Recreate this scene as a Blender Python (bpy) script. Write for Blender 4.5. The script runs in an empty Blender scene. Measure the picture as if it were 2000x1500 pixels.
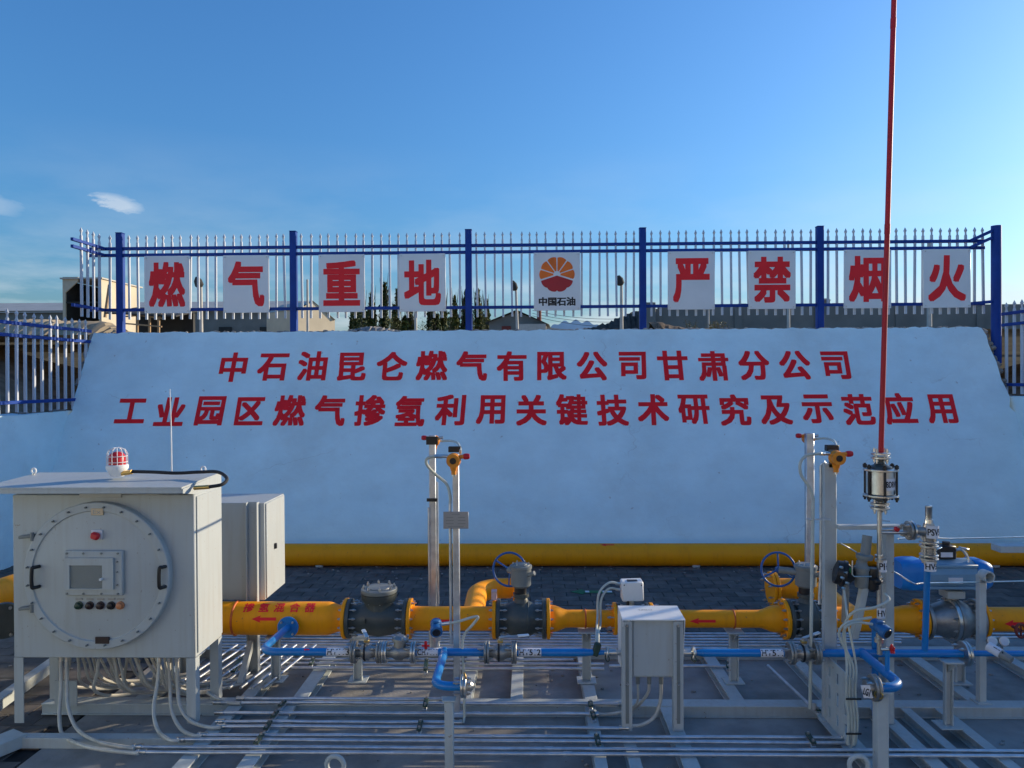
import bpy, math, random
from mathutils import Vector, Matrix

random.seed(7)
SC = bpy.context.scene
COL = SC.collection
R = math.radians

# ------------------------------------------------------------------ camera
HC, FPX = 2.68, 1440.0
cam_d = bpy.data.cameras.new('camera')
cam_d.sensor_width = 36.0
cam_d.lens = 36.0 * FPX / 2000.0
cam_d.clip_start, cam_d.clip_end = 0.05, 6000
cam = bpy.data.objects.new('camera', cam_d)
CM = Matrix.Rotation(R(1.2), 3, 'Z') @ Matrix.Rotation(R(90 - 0.4), 3, 'X') @ Matrix.Rotation(R(-0.3), 3, 'Z')
cam.matrix_world = Matrix.Translation((0, 0, HC)) @ CM.to_4x4()
COL.objects.link(cam)
SC.camera = cam

# ------------------------------------------------------------------ sky, sun, exposure
SUN_AZ, SUN_EL = 28.0, 16.0           # azimuth from +X towards +Y
W = bpy.data.worlds.new('World')
SC.world = W
W.use_nodes = True
nt = W.node_tree
for n in list(nt.nodes):
    nt.nodes.remove(n)
wo = nt.nodes.new('ShaderNodeOutputWorld')
bg = nt.nodes.new('ShaderNodeBackground')
bg.inputs['Strength'].default_value = 0.126
sky = nt.nodes.new('ShaderNodeTexSky')
sky.sky_type = 'NISHITA'
sky.sun_disc = False
sky.sun_elevation = R(SUN_EL)
sky.sun_rotation = R(90 - SUN_AZ)
sky.altitude = 400
sky.air_density = 1.6
sky.dust_density = 2.0
sky.ozone_density = 10.0
# thin clouds: layered noise on the sky direction, flattened towards the horizon
tc = nt.nodes.new('ShaderNodeTexCoord')
sep = nt.nodes.new('ShaderNodeSeparateXYZ')
nt.links.new(tc.outputs['Generated'], sep.inputs[0])
def wmath(op, a, b=None):
    n = nt.nodes.new('ShaderNodeMath'); n.operation = op
    for i, q in enumerate((a, b)):
        if q is None: continue
        if isinstance(q, (int, float)): n.inputs[i].default_value = q
        else: nt.links.new(q, n.inputs[i])
    return n.outputs[0]
def wramp(fac, stops):
    n = nt.nodes.new('ShaderNodeValToRGB'); nt.links.new(fac, n.inputs[0])
    el = n.color_ramp.elements
    while len(el) < len(stops): el.new(0.5)
    for e, (p, c) in zip(el, stops): e.position = p; e.color = (c, c, c, 1)
    return n.outputs[0]
zc = wmath('MAXIMUM', sep.outputs[2], 0.0)
den = wmath('ADD', zc, 0.12)
comb = nt.nodes.new('ShaderNodeCombineXYZ')
nt.links.new(wmath('DIVIDE', sep.outputs[0], den), comb.inputs[0])
nt.links.new(wmath('DIVIDE', sep.outputs[1], den), comb.inputs[1])
nz = nt.nodes.new('ShaderNodeTexNoise'); nz.inputs['Scale'].default_value = 1.15
nz.inputs['Detail'].default_value = 7; nz.inputs['Roughness'].default_value = 0.55
nt.links.new(comb.outputs[0], nz.inputs['Vector'])
lowband = wramp(zc, [(0.0, 1.0), (0.09, 0.9), (0.17, 0.25), (0.3, 0.0)])
wisps = wmath('MULTIPLY', wramp(nz.outputs[0], [(0.42, 0.0), (0.66, 1.0)]), lowband)
# one small cloud low in the sky over the left end of the fence, one fainter beside it
def puff(az, el, sa, se, amp, sc):
    d = Vector((math.sin(R(az)) * math.cos(R(el)), math.cos(R(az)) * math.cos(R(el)), math.sin(R(el))))
    rt = Vector((math.cos(R(az)), -math.sin(R(az)), 0)); up = rt.cross(d)
    def dot(v):
        n = nt.nodes.new('ShaderNodeVectorMath'); n.operation = 'DOT_PRODUCT'
        nt.links.new(tc.outputs['Generated'], n.inputs[0]); n.inputs[1].default_value = v
        return n.outputs['Value']
    w1 = nt.nodes.new('ShaderNodeTexNoise'); w1.inputs['Scale'].default_value = sc; w1.inputs['Detail'].default_value = 7; w1.inputs['Roughness'].default_value = 0.62
    mp = nt.nodes.new('ShaderNodeMapping'); mp.inputs['Scale'].default_value = (1, 1, 3.2)
    nt.links.new(tc.outputs['Generated'], mp.inputs[0]); nt.links.new(mp.outputs[0], w1.inputs['Vector'])
    warp = wmath('SUBTRACT', w1.outputs[0], 0.5)
    u = wmath('ADD', wmath('DIVIDE', dot(rt), math.sin(R(sa))), wmath('MULTIPLY', warp, 2.2))
    v = wmath('ADD', wmath('DIVIDE', wmath('ADD', dot(up), wmath('MULTIPLY', dot(rt), 0.2)), math.sin(R(se))), wmath('MULTIPLY', warp, 2.6))
    r2 = wmath('ADD', wmath('MULTIPLY', u, u), wmath('MULTIPLY', v, v))
    body = wmath('ADD', wmath('SUBTRACT', 1.15, r2), wmath('MULTIPLY', warp, 3.0))
    front = wmath('GREATER_THAN', dot(d), 0.5)
    return wmath('MULTIPLY', wmath('MULTIPLY', wramp(body, [(0.0, 0.0), (1.0, 1.0)]), front), amp)
p1 = puff(-29.2, 12.0, 1.5, 0.55, 0.48, 28)
p2 = puff(-36.6, 11.4, 2.0, 0.7, 0.2, 22)
fac = wmath('MINIMUM', wmath('ADD', wmath('ADD', wmath('MULTIPLY', wisps, 0.7), p1), p2), 1.0)
mx = nt.nodes.new('ShaderNodeMix'); mx.data_type = 'RGBA'
nt.links.new(fac, mx.inputs[0])
nt.links.new(sky.outputs[0], mx.inputs[6])
mx.inputs[7].default_value = (3.6, 3.9, 4.2, 1)
nt.links.new(mx.outputs[2], bg.inputs['Color'])
nt.links.new(bg.outputs[0], wo.inputs[0])

sun_d = bpy.data.lights.new('sun', 'SUN')
sun_d.energy = 3.1
sun_d.angle = R(0.5)
sun_d.color = (1.0, 0.84, 0.60)
sun = bpy.data.objects.new('sun', sun_d)
SDIR = Vector((math.cos(R(SUN_EL)) * math.cos(R(SUN_AZ)), math.cos(R(SUN_EL)) * math.sin(R(SUN_AZ)), math.sin(R(SUN_EL))))
sun.rotation_euler = (-SDIR).to_track_quat('-Z', 'Y').to_euler()
sun.location = SDIR * 40
COL.objects.link(sun)

SC.view_settings.view_transform = 'Standard'
SC.view_settings.look = 'None'
SC.view_settings.exposure = 0.78
SC.view_settings.gamma = 1.0
SC.view_settings.use_curve_mapping = False

# ------------------------------------------------------------------ picking points of the place
def ray(px, py):
    return CM @ Vector(((px - 1000) / FPX, -(py - 750) / FPX, -1.0))
def aty(px, py, Y):
    d = ray(px, py); t = Y / d.y
    return Vector((d.x * t, Y, HC + d.z * t))
def atz(px, py, Z):
    d = ray(px, py); t = (Z - HC) / d.z
    return Vector((d.x * t, d.y * t, Z))
def xs(px, Y, py=1000):
    return aty(px, py, Y).x
def zs(py, Y, px=1000):
    return aty(px, py, Y).z

# ------------------------------------------------------------------ materials
MATS = {}
def material(name, col, rough=0.5, metal=0.0, var=0.12, scale=5.0, dirt=0.15, dirtcol=(0.22, 0.19, 0.15), bump=0.15, bscale=60.0, spec=0.5, coat=0.0, streak=0.0, chips=None):
    m = bpy.data.materials.new(name); m.use_nodes = True
    t = m.node_tree; b = t.nodes['Principled BSDF']
    g = t.nodes.new('ShaderNodeNewGeometry')
    n1 = t.nodes.new('ShaderNodeTexNoise'); n1.inputs['Scale'].default_value = scale; n1.inputs['Detail'].default_value = 5
    n2 = t.nodes.new('ShaderNodeTexNoise'); n2.inputs['Scale'].default_value = scale * 0.37; n2.inputs['Detail'].default_value = 9
    n2.inputs['Roughness'].default_value = 0.7
    n3 = t.nodes.new('ShaderNodeTexNoise'); n3.inputs['Scale'].default_value = bscale; n3.inputs['Detail'].default_value = 4
    for n in (n1, n2, n3): t.links.new(g.outputs['Position'], n.inputs['Vector'])
    r1 = t.nodes.new('ShaderNodeMapRange'); t.links.new(n1.outputs[0], r1.inputs[0])
    r1.inputs[1].default_value = 0.3; r1.inputs[2].default_value = 0.7
    r1.inputs[3].default_value = 1 - var; r1.inputs[4].default_value = 1 + var
    mul = t.nodes.new('ShaderNodeVectorMath'); mul.operation = 'SCALE'
    mul.inputs[0].default_value = col[:3]; t.links.new(r1.outputs[0], mul.inputs['Scale'])
    r2 = t.nodes.new('ShaderNodeMapRange'); t.links.new(n2.outputs[0], r2.inputs[0])
    r2.inputs[1].default_value = 0.5; r2.inputs[2].default_value = 0.78; r2.inputs[3].default_value = 0; r2.inputs[4].default_value = dirt
    mixn = t.nodes.new('ShaderNodeMix'); mixn.data_type = 'RGBA'
    t.links.new(r2.outputs[0], mixn.inputs[0]); t.links.new(mul.outputs[0], mixn.inputs[6]); mixn.inputs[7].default_value = (*dirtcol, 1)
    outc = mixn.outputs[2]
    if streak:                                    # runs of dust washed down by rain
        mp = t.nodes.new('ShaderNodeMapping'); mp.inputs['Scale'].default_value = (16, 16, 1.1); t.links.new(g.outputs['Position'], mp.inputs[0])
        ns = t.nodes.new('ShaderNodeTexNoise'); ns.inputs['Scale'].default_value = 1.6; ns.inputs['Detail'].default_value = 6; t.links.new(mp.outputs[0], ns.inputs['Vector'])
        rs = t.nodes.new('ShaderNodeMapRange'); t.links.new(ns.outputs[0], rs.inputs[0]); rs.inputs[1].default_value = 0.48; rs.inputs[2].default_value = 0.72; rs.inputs[3].default_value = 0; rs.inputs[4].default_value = streak
        ms = t.nodes.new('ShaderNodeMix'); ms.data_type = 'RGBA'; t.links.new(rs.outputs[0], ms.inputs[0]); t.links.new(outc, ms.inputs[6]); ms.inputs[7].default_value = (*dirtcol, 1); outc = ms.outputs[2]
    if chips:                                     # small chips down to primer
        nc = t.nodes.new('ShaderNodeTexNoise'); nc.inputs['Scale'].default_value = 38; nc.inputs['Detail'].default_value = 3; t.links.new(g.outputs['Position'], nc.inputs['Vector'])
        rc_ = t.nodes.new('ShaderNodeMapRange'); t.links.new(nc.outputs[0], rc_.inputs[0]); rc_.inputs[1].default_value = 0.715; rc_.inputs[2].default_value = 0.73; rc_.inputs[3].default_value = 0; rc_.inputs[4].default_value = 0.8
        mc = t.nodes.new('ShaderNodeMix'); mc.data_type = 'RGBA'; t.links.new(rc_.outputs[0], mc.inputs[0]); t.links.new(outc, mc.inputs[6]); mc.inputs[7].default_value = (*chips, 1); outc = mc.outputs[2]
    t.links.new(outc, b.inputs['Base Color'])
    r3 = t.nodes.new('ShaderNodeMapRange'); t.links.new(n2.outputs[0], r3.inputs[0])
    r3.inputs[3].default_value = max(0.03, rough - 0.12); r3.inputs[4].default_value = min(1, rough + 0.2)
    t.links.new(r3.outputs[0], b.inputs['Roughness'])
    b.inputs['Metallic'].default_value = metal
    b.inputs['Specular IOR Level'].default_value = spec
    if coat: b.inputs['Coat Weight'].default_value = coat; b.inputs['Coat Roughness'].default_value = 0.12
    if bump:
        bp = t.nodes.new('ShaderNodeBump'); bp.inputs['Strength'].default_value = bump; bp.inputs['Distance'].default_value = 0.004
        t.links.new(n3.outputs[0], bp.inputs['Height']); t.links.new(bp.outputs[0], b.inputs['Normal'])
    MATS[name] = m
    return m
M = MATS
material('white_wall', (0.73, 0.91, 0.95), 0.85, var=0.05, scale=1.3, dirt=0.35, dirtcol=(0.5, 0.48, 0.44), bump=0.9, bscale=26, spec=0.2)
def plaster_marks(m):
    t = m.node_tree; b = t.nodes['Principled BSDF']; src = b.inputs['Base Color'].links[0].from_socket
    g = t.nodes.new('ShaderNodeNewGeometry')
    mp = t.nodes.new('ShaderNodeMapping'); mp.inputs['Scale'].default_value = (0.55, 0.55, 0.9); t.links.new(g.outputs['Position'], mp.inputs[0])
    wn = t.nodes.new('ShaderNodeTexNoise'); wn.inputs['Scale'].default_value = 1.7; wn.inputs['Detail'].default_value = 6; t.links.new(mp.outputs[0], wn.inputs['Vector'])
    ad = t.nodes.new('ShaderNodeVectorMath'); ad.operation = 'ADD'; t.links.new(mp.outputs[0], ad.inputs[0]); t.links.new(wn.outputs['Color'], ad.inputs[1])
    vo = t.nodes.new('ShaderNodeTexVoronoi'); vo.feature = 'DISTANCE_TO_EDGE'; vo.inputs['Scale'].default_value = 0.8; t.links.new(ad.outputs[0], vo.inputs['Vector'])
    r = t.nodes.new('ShaderNodeMapRange'); t.links.new(vo.outputs['Distance'], r.inputs[0]); r.inputs[1].default_value = 0.0; r.inputs[2].default_value = 0.006; r.inputs[3].default_value = 1; r.inputs[4].default_value = 0
    ms = t.nodes.new('ShaderNodeTexNoise'); ms.inputs['Scale'].default_value = 0.9; ms.inputs['Detail'].default_value = 3; t.links.new(mp.outputs[0], ms.inputs['Vector'])
    rm = t.nodes.new('ShaderNodeMapRange'); t.links.new(ms.outputs[0], rm.inputs[0]); rm.inputs[1].default_value = 0.52; rm.inputs[2].default_value = 0.62; rm.inputs[3].default_value = 0; rm.inputs[4].default_value = 0.35
    mu = t.nodes.new('ShaderNodeMath'); mu.operation = 'MULTIPLY'; t.links.new(r.outputs[0], mu.inputs[0]); t.links.new(rm.outputs[0], mu.inputs[1])
    mx1 = t.nodes.new('ShaderNodeMix'); mx1.data_type = 'RGBA'; t.links.new(mu.outputs[0], mx1.inputs[0]); t.links.new(src, mx1.inputs[6]); mx1.inputs[7].default_value = (0.35, 0.34, 0.33, 1)
    # rolled-paint mottling and a few specks of bare mortar
    sp = t.nodes.new('ShaderNodeTexNoise'); sp.inputs['Scale'].default_value = 11; sp.inputs['Detail'].default_value = 2; t.links.new(g.outputs['Position'], sp.inputs['Vector'])
    rs = t.nodes.new('ShaderNodeMapRange'); t.links.new(sp.outputs[0], rs.inputs[0]); rs.inputs[1].default_value = 0.735; rs.inputs[2].default_value = 0.76; rs.inputs[3].default_value = 0; rs.inputs[4].default_value = 0.5
    mx2 = t.nodes.new('ShaderNodeMix'); mx2.data_type = 'RGBA'; t.links.new(rs.outputs[0], mx2.inputs[0]); t.links.new(mx1.outputs[2], mx2.inputs[6]); mx2.inputs[7].default_value = (0.42, 0.40, 0.38, 1)
    mt = t.nodes.new('ShaderNodeTexNoise'); mt.inputs['Scale'].default_value = 3.3; mt.inputs['Detail'].default_value = 8; mt.inputs['Roughness'].default_value = 0.75; t.links.new(mp.outputs[0], mt.inputs['Vector'])
    rt_ = t.nodes.new('ShaderNodeMapRange'); t.links.new(mt.outputs[0], rt_.inputs[0]); rt_.inputs[1].default_value = 0.3; rt_.inputs[2].default_value = 0.7; rt_.inputs[3].default_value = 0.94; rt_.inputs[4].default_value = 1.04
    sc_ = t.nodes.new('ShaderNodeVectorMath'); sc_.operation = 'SCALE'; t.links.new(mx2.outputs[2], sc_.inputs[0]); t.links.new(rt_.outputs[0], sc_.inputs['Scale'])
    t.links.new(sc_.outputs[0], b.inputs['Base Color'])
plaster_marks(M['white_wall'])
material('cement', (0.30, 0.28, 0.26), 0.9, var=0.3, scale=9, dirt=0.3, bump=1.0, bscale=40, spec=0.2)
material('red_paint', (0.95, 0.004, 0.012), 0.7, var=0.08, scale=3, dirt=0.0, bump=0)
material('sign_red', (0.95, 0.012, 0.02), 0.6, var=0.06, scale=2, dirt=0.03, bump=0)
material('sign_white', (0.76, 0.77, 0.78), 0.35, metal=0.15, var=0.03, scale=3, dirt=0.10, dirtcol=(0.4, 0.4, 0.4), bump=0.03)
material('sign_black', (0.012, 0.012, 0.014), 0.4, var=0.1, bump=0)
material('logo_orange', (0.95, 0.17, 0.008), 0.4, var=0.22, scale=3.2, dirt=0.0, bump=0)
material('logo_red', (0.50, 0.012, 0.020), 0.4, var=0.05, dirt=0.0, bump=0)
material('fence_blue', (0.003, 0.045, 0.27), 0.5, var=0.15, scale=4, dirt=0.12, dirtcol=(0.06, 0.10, 0.18), bump=0.1, spec=0.3)
material('fence_white', (0.54, 0.57, 0.62), 0.4, var=0.05, scale=5, dirt=0.16, dirtcol=(0.45, 0.42, 0.38), bump=0.08)
material('yellow_paint', (1.0, 0.365, 0.001), 0.45, var=0.06, scale=3, dirt=0.14, dirtcol=(0.62, 0.20, 0.02), bump=0.15, bscale=45, spec=0.3, streak=0.22, chips=(0.45, 0.16, 0.05))
material('weld_orange', (0.62, 0.12, 0.015), 0.5, var=0.2, scale=20, dirt=0.1, bump=0.4)
material('valve_grey', (0.060, 0.070, 0.064), 0.42, var=0.18, scale=8, dirt=0.2, dirtcol=(0.16, 0.16, 0.14), bump=0.35, bscale=90, coat=0.15)
material('gear_grey', (0.20, 0.215, 0.205), 0.42, var=0.1, scale=8, dirt=0.2, bump=0.25, bscale=90)
material('pipe_blue', (0.003, 0.19, 0.52), 0.36, var=0.08, scale=5, dirt=0.10, dirtcol=(0.05, 0.12, 0.25), bump=0.08, coat=0.35)
material('mast_red', (0.50, 0.006, 0.012), 0.5, var=0.1, scale=6, dirt=0.1, bump=0)
material('actuator_grey', (0.18, 0.32, 0.44), 0.45, var=0.08, scale=6, dirt=0.15, bump=0.1)
material('actuator_blue', (0.008, 0.20, 0.58), 0.42, var=0.08, scale=6, dirt=0.1, bump=0.15)
material('wheel_blue', (0.012, 0.10, 0.34), 0.4, var=0.12, scale=8, dirt=0.15, bump=0.1)
material('transmitter_blue', (0.02, 0.14, 0.36), 0.4, var=0.1, scale=8, dirt=0.15, bump=0.1)
material('steel', (0.62, 0.61, 0.58), 0.28, metal=1.0, var=0.15, scale=14, dirt=0.25, dirtcol=(0.25, 0.22, 0.18), bump=0.2, bscale=120)
material('cast_steel', (0.36, 0.355, 0.335), 0.45, metal=0.9, var=0.2, scale=14, dirt=0.3, bump=0.35, bscale=110)
material('galvanized', (0.60, 0.63, 0.66), 0.36, metal=0.85, var=0.18, scale=11, dirt=0.22, dirtcol=(0.35, 0.33, 0.30), bump=0.12, bscale=80)
material('cabinet_grey', (0.455, 0.485, 0.478), 0.42, var=0.025, scale=3, dirt=0.10, dirtcol=(0.36, 0.33, 0.28), bump=0.05, bscale=160, streak=0.28, chips=(0.30, 0.26, 0.22))
material('frame_grey', (0.47, 0.51, 0.50), 0.5, var=0.09, scale=5, dirt=0.35, dirtcol=(0.30, 0.26, 0.21), bump=0.2, bscale=70, streak=0.2, chips=(0.26, 0.16, 0.09))
material('box_white', (0.80, 0.80, 0.78), 0.4, var=0.03, scale=4, dirt=0.1, bump=0.05)
material('black', (0.012, 0.012, 0.013), 0.38, var=0.2, scale=10, dirt=0.12, dirtcol=(0.08, 0.07, 0.06), bump=0.1)
material('rubber', (0.02, 0.02, 0.022), 0.75, var=0.2, dirt=0.1, bump=0.2)
material('clamp_green', (0.020, 0.055, 0.040), 0.5, var=0.2, scale=12, dirt=0.25, bump=0.2)
material('hose_grey', (0.55, 0.53, 0.47), 0.5, metal=0.25, var=0.15, scale=12, dirt=0.3, bump=0.3, bscale=150)
material('hose_white', (0.50, 0.53, 0.47), 0.45, var=0.1, scale=10, dirt=0.2, bump=0.2, bscale=150)
material('brass', (0.65, 0.42, 0.14), 0.35, metal=1.0, var=0.15, bump=0.1)
material('detector_orange', (0.78, 0.26, 0.015), 0.42, var=0.08, dirt=0.15, bump=0.1)
material('detector_red', (0.55, 0.012, 0.02), 0.3, var=0.08, dirt=0.05, bump=0)
material('tag_white', (0.72, 0.72, 0.75), 0.5, var=0.03, dirt=0.05, bump=0)
material('plate_grey', (0.36, 0.35, 0.34), 0.45, metal=0.4, var=0.06, bump=0.05)
material('pink_label', (0.62, 0.40, 0.38), 0.5, var=0.05, bump=0)
material('button_green', (0.012, 0.045, 0.028), 0.35, bump=0)
material('button_dark', (0.03, 0.012, 0.012), 0.35, bump=0)
material('button_orange', (0.55, 0.20, 0.08), 0.4, bump=0)
material('arrow_green', (0.012, 0.16, 0.055), 0.6, var=0.2, scale=20, dirt=0.2, bump=0.2)
material('ex_label', (0.66, 0.50, 0.32), 0.5, var=0.04, bump=0)
material('dark_void', (0.012, 0.012, 0.012), 0.8, bump=0)
material('concrete', (0.31, 0.295, 0.272), 0.85, var=0.22, scale=3.2, dirt=0.75, dirtcol=(0.13, 0.12, 0.108), bump=0.8, bscale=45, spec=0.25)
material('bounce_concrete', (0.52, 0.485, 0.43), 0.9, var=0.08, scale=0.6, dirt=0.3, dirtcol=(0.36, 0.33, 0.29), bump=0.4, bscale=30, spec=0.2)  # pale ground, added out of view to bounce sunlight
material('soil', (0.20, 0.15, 0.105), 0.95, var=0.3, scale=4, dirt=0.5, dirtcol=(0.33, 0.26, 0.19), bump=1.0, bscale=14, spec=0.1)
material('upper_soil', (0.36, 0.29, 0.20), 0.95, var=0.25, scale=0.5, dirt=0.4, bump=1.0, bscale=6, spec=0.1)
material('spoil', (0.075, 0.065, 0.058), 0.95, var=0.3, scale=3, dirt=0.3, bump=1.0, bscale=9, spec=0.1)
material('paver_joint', (0.045, 0.042, 0.04), 0.95, var=0.3, scale=9, dirt=0.3, bump=0.8, spec=0.1)
for i, c in enumerate(((0.125, 0.115, 0.105), (0.145, 0.130, 0.118), (0.100, 0.094, 0.088))):
    material('paver_%d' % i, c, 0.85, var=0.25, scale=7, dirt=0.4, dirtcol=(0.15, 0.14, 0.125), bump=0.7, bscale=80, spec=0.25)
material('cream_wall', (0.60, 0.51, 0.37), 0.8, var=0.08, scale=0.8, dirt=0.3, bump=0.3)
material('bounce_cream', (0.80, 0.71, 0.58), 0.85, var=0.06, scale=0.6, dirt=0.2, bump=0.3)  # kept pale so the added building bounces more light
material('grey_block', (0.20, 0.195, 0.18), 0.9, var=0.18, scale=1.0, dirt=0.4, bump=0.6, bscale=12)
material('tan_roof', (0.50, 0.46, 0.40), 0.6, var=0.1, scale=1.0, dirt=0.3, bump=0.2)
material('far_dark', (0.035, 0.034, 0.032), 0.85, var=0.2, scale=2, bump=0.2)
material('timber', (0.38, 0.25, 0.14), 0.8, var=0.25, scale=6, dirt=0.3, bump=0.4)
material('rust_red', (0.20, 0.035, 0.025), 0.7, var=0.2, scale=6, bump=0.2)
material('pole_grey', (0.52, 0.49, 0.44), 0.7, var=0.1, scale=6, bump=0.2)
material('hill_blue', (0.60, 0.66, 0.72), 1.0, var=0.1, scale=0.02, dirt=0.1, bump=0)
material('bark', (0.10, 0.08, 0.06), 0.9, var=0.2, scale=6, bump=0.5)
material('wire_dark', (0.05, 0.05, 0.05), 0.6, bump=0)
def leafmat(name, c):
    m = material(name, c, 0.6, var=0.35, scale=1.6, dirt=0.2, dirtcol=(c[0] * 1.8, c[1] * 1.5, c[2]), bump=0)
    b = m.node_tree.nodes['Principled BSDF']
    b.inputs['Subsurface Weight'].default_value = 0.0
    return m
leafmat('leaf_dark', (0.060, 0.085, 0.022)); leafmat('leaf_mid', (0.11, 0.12, 0.028)); leafmat('leaf_dry', (0.20, 0.17, 0.06))
def glassmat(name, col, rough=0.05):
    m = bpy.data.materials.new(name); m.use_nodes = True
    b = m.node_tree.nodes['Principled BSDF']
    b.inputs['Base Color'].default_value = (*col, 1); b.inputs['Roughness'].default_value = rough
    b.inputs['Transmission Weight'].default_value = 0.9
    MATS[name] = m
glassmat('beacon_red', (0.9, 0.05, 0.06), 0.12)
glassmat('clear_glass', (0.9, 0.95, 0.95), 0.02)

# ------------------------------------------------------------------ mesh building
def frame(ax):
    a = Vector(ax).normalized()
    h = Vector((0, 0, 1)) if abs(a.z) < 0.9 else Vector((1, 0, 0))
    u = h.cross(a).normalized()
    return a, u, a.cross(u)
ROOT = {}
def rotz(a): return Matrix.Rotation(a, 3, 'Z')
class MB:
    def __init__(s): s.v = []; s.f = []
    def add(s, vs, fs):
        k = len(s.v); s.v += [Vector(p) for p in vs]; s.f += [[i + k for i in q] for q in fs]; return s
    def box(s, c, size, rot=None, ch=0.0):
        c = Vector(c); h = [q / 2 for q in size]
        ch = min(ch, min(h) * 0.9)
        if ch <= 0:
            vs = [Vector((x * h[0], y * h[1], z * h[2])) for x in (-1, 1) for y in (-1, 1) for z in (-1, 1)]
            fs = [[0, 1, 3, 2], [4, 6, 7, 5], [0, 4, 5, 1], [2, 3, 7, 6], [0, 2, 6, 4], [1, 5, 7, 3]]
        else:
            vs = []; idx = {}
            for x in (-1, 1):
                for y in (-1, 1):
                    for z in (-1, 1):
                        for a in range(3):
                            q = [x * (h[0] - ch), y * (h[1] - ch), z * (h[2] - ch)]
                            q[a] = (x, y, z)[a] * h[a]
                            idx[(x, y, z, a)] = len(vs); vs.append(Vector(q))
            fs = []
            for a in range(3):
                b, e = (a + 1) % 3, (a + 2) % 3
                for sg in (-1, 1):
                    lp = []
                    for sb, se in ((-1, -1), (1, -1), (1, 1), (-1, 1)):
                        k = [0, 0, 0]; k[a] = sg; k[b] = sb; k[e] = se; lp.append(idx[(*k, a)])
                    fs.append(lp if sg > 0 else lp[::-1])
                for sb in (-1, 1):
                    for se in (-1, 1):
                        lo = [0, 0, 0]; lo[a] = -1; lo[b] = sb; lo[e] = se; hi = list(lo); hi[a] = 1
                        lp = [idx[(*lo, b)], idx[(*hi, b)], idx[(*hi, e)], idx[(*lo, e)]]
                        fs.append(lp if sb * se < 0 else lp[::-1])
            for x in (-1, 1):
                for y in (-1, 1):
                    for z in (-1, 1):
                        lp = [idx[(x, y, z, a)] for a in range(3)]
                        fs.append(lp if x * y * z > 0 else lp[::-1])
        if rot is not None: vs = [rot @ q for q in vs]
        return s.add([c + q for q in vs], fs)
    def span(s, x0, x1, y0, y1, z0, z1, ch=0.0):
        return s.box(((x0 + x1) / 2, (y0 + y1) / 2, (z0 + z1) / 2), (abs(x1 - x0), abs(y1 - y0), abs(z1 - z0)), None, ch)
    def bar(s, p0, p1, w, h, ch=0.0):
        p0, p1 = Vector(p0), Vector(p1); d = p1 - p0
        a, u, v = frame(d)
        return s.box((p0 + p1) / 2, (w, h, d.length), Matrix((u, v, a)).transposed(), ch)
    def lathe(s, o, ax, prof, n=24, capa=True, capb=True):
        o = Vector(o); a, u, w = frame(ax); k = len(s.v)
        for t, r in prof:
            for i in range(n):
                q = 2 * math.pi * i / n
                s.v.append(o + a * t + (u * math.cos(q) + w * math.sin(q)) * r)
        for j in range(len(prof) - 1):
            for i in range(n):
                i2 = (i + 1) % n
                s.f.append([k + j * n + i, k + j * n + i2, k + (j + 1) * n + i2, k + (j + 1) * n + i])
        if capa: s.f.append([k + i for i in range(n)][::-1])
        if capb: s.f.append([k + (len(prof) - 1) * n + i for i in range(n)])
        return s
    def cyl(s, p0, p1, r0, r1=None, n=16):
        p0, p1 = Vector(p0), Vector(p1)
        return s.lathe(p0, p1 - p0, [(0, r0), ((p1 - p0).length, r0 if r1 is None else r1)], n)
    def tube(s, pts, r, n=8, closed=False, caps=True):
        pts = [Vector(p) for p in pts]; m = len(pts); k = len(s.v)
        pu = None
        for i, p in enumerate(pts):
            if closed: d = pts[(i + 1) % m] - pts[i - 1]
            else: d = pts[min(i + 1, m - 1)] - pts[max(i - 1, 0)]
            d.normalize()
            if pu is None: _, u, _ = frame(d)
            else:
                u = pu - d * pu.dot(d); u.normalize()
            w = d.cross(u); pu = u
            rr = r[i] if isinstance(r, (list, tuple)) else r
            for j in range(n):
                q = 2 * math.pi * j / n
                s.v.append(p + (u * math.cos(q) + w * math.sin(q)) * rr)
        for i in range(m if closed else m - 1):
            i2 = (i + 1) % m
            for j in range(n):
                j2 = (j + 1) % n
                s.f.append([k + i * n + j, k + i * n + j2, k + i2 * n + j2, k + i2 * n + j])
        if caps and not closed:
            s.f.append([k + j for j in range(n)][::-1]); s.f.append([k + (m - 1) * n + j for j in range(n)])
        return s
    def torus(s, c, ax, RR, r, n=36, m=8):
        a, u, w = frame(ax)
        return s.tube([Vector(c) + (u * math.cos(2 * math.pi * i / n) + w * math.sin(2 * math.pi * i / n)) * RR for i in range(n)], r, m, closed=True)
    def sphere(s, c, r, n=20, m=10, sq=(1, 1, 1)):
        k = len(s.v)
        s.lathe((0, 0, 0), (0, 0, 1), [(-r * math.cos(math.pi * j / m), max(1e-4, r * math.sin(math.pi * j / m))) for j in range(m + 1)], n)
        for i in range(k, len(s.v)):
            q = s.v[i]; s.v[i] = Vector((q.x * sq[0], q.y * sq[1], q.z * sq[2])) + Vector(c)
        return s
    def prism(s, poly, o, u, w, dep):
        o, u, w, dep = Vector(o), Vector(u), Vector(w), Vector(dep); n = len(poly)
        a = [o + u * x + w * y for x, y in poly]
        return s.add(a + [q + dep for q in a], [list(range(n)), list(range(2 * n - 1, n - 1, -1))] + [[(i + 1) % n, i, n + i, n + (i + 1) % n] for i in range(n)])
    def hexnut(s, p0, p1, r): return s.cyl(p0, p1, r, n=6)
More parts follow.
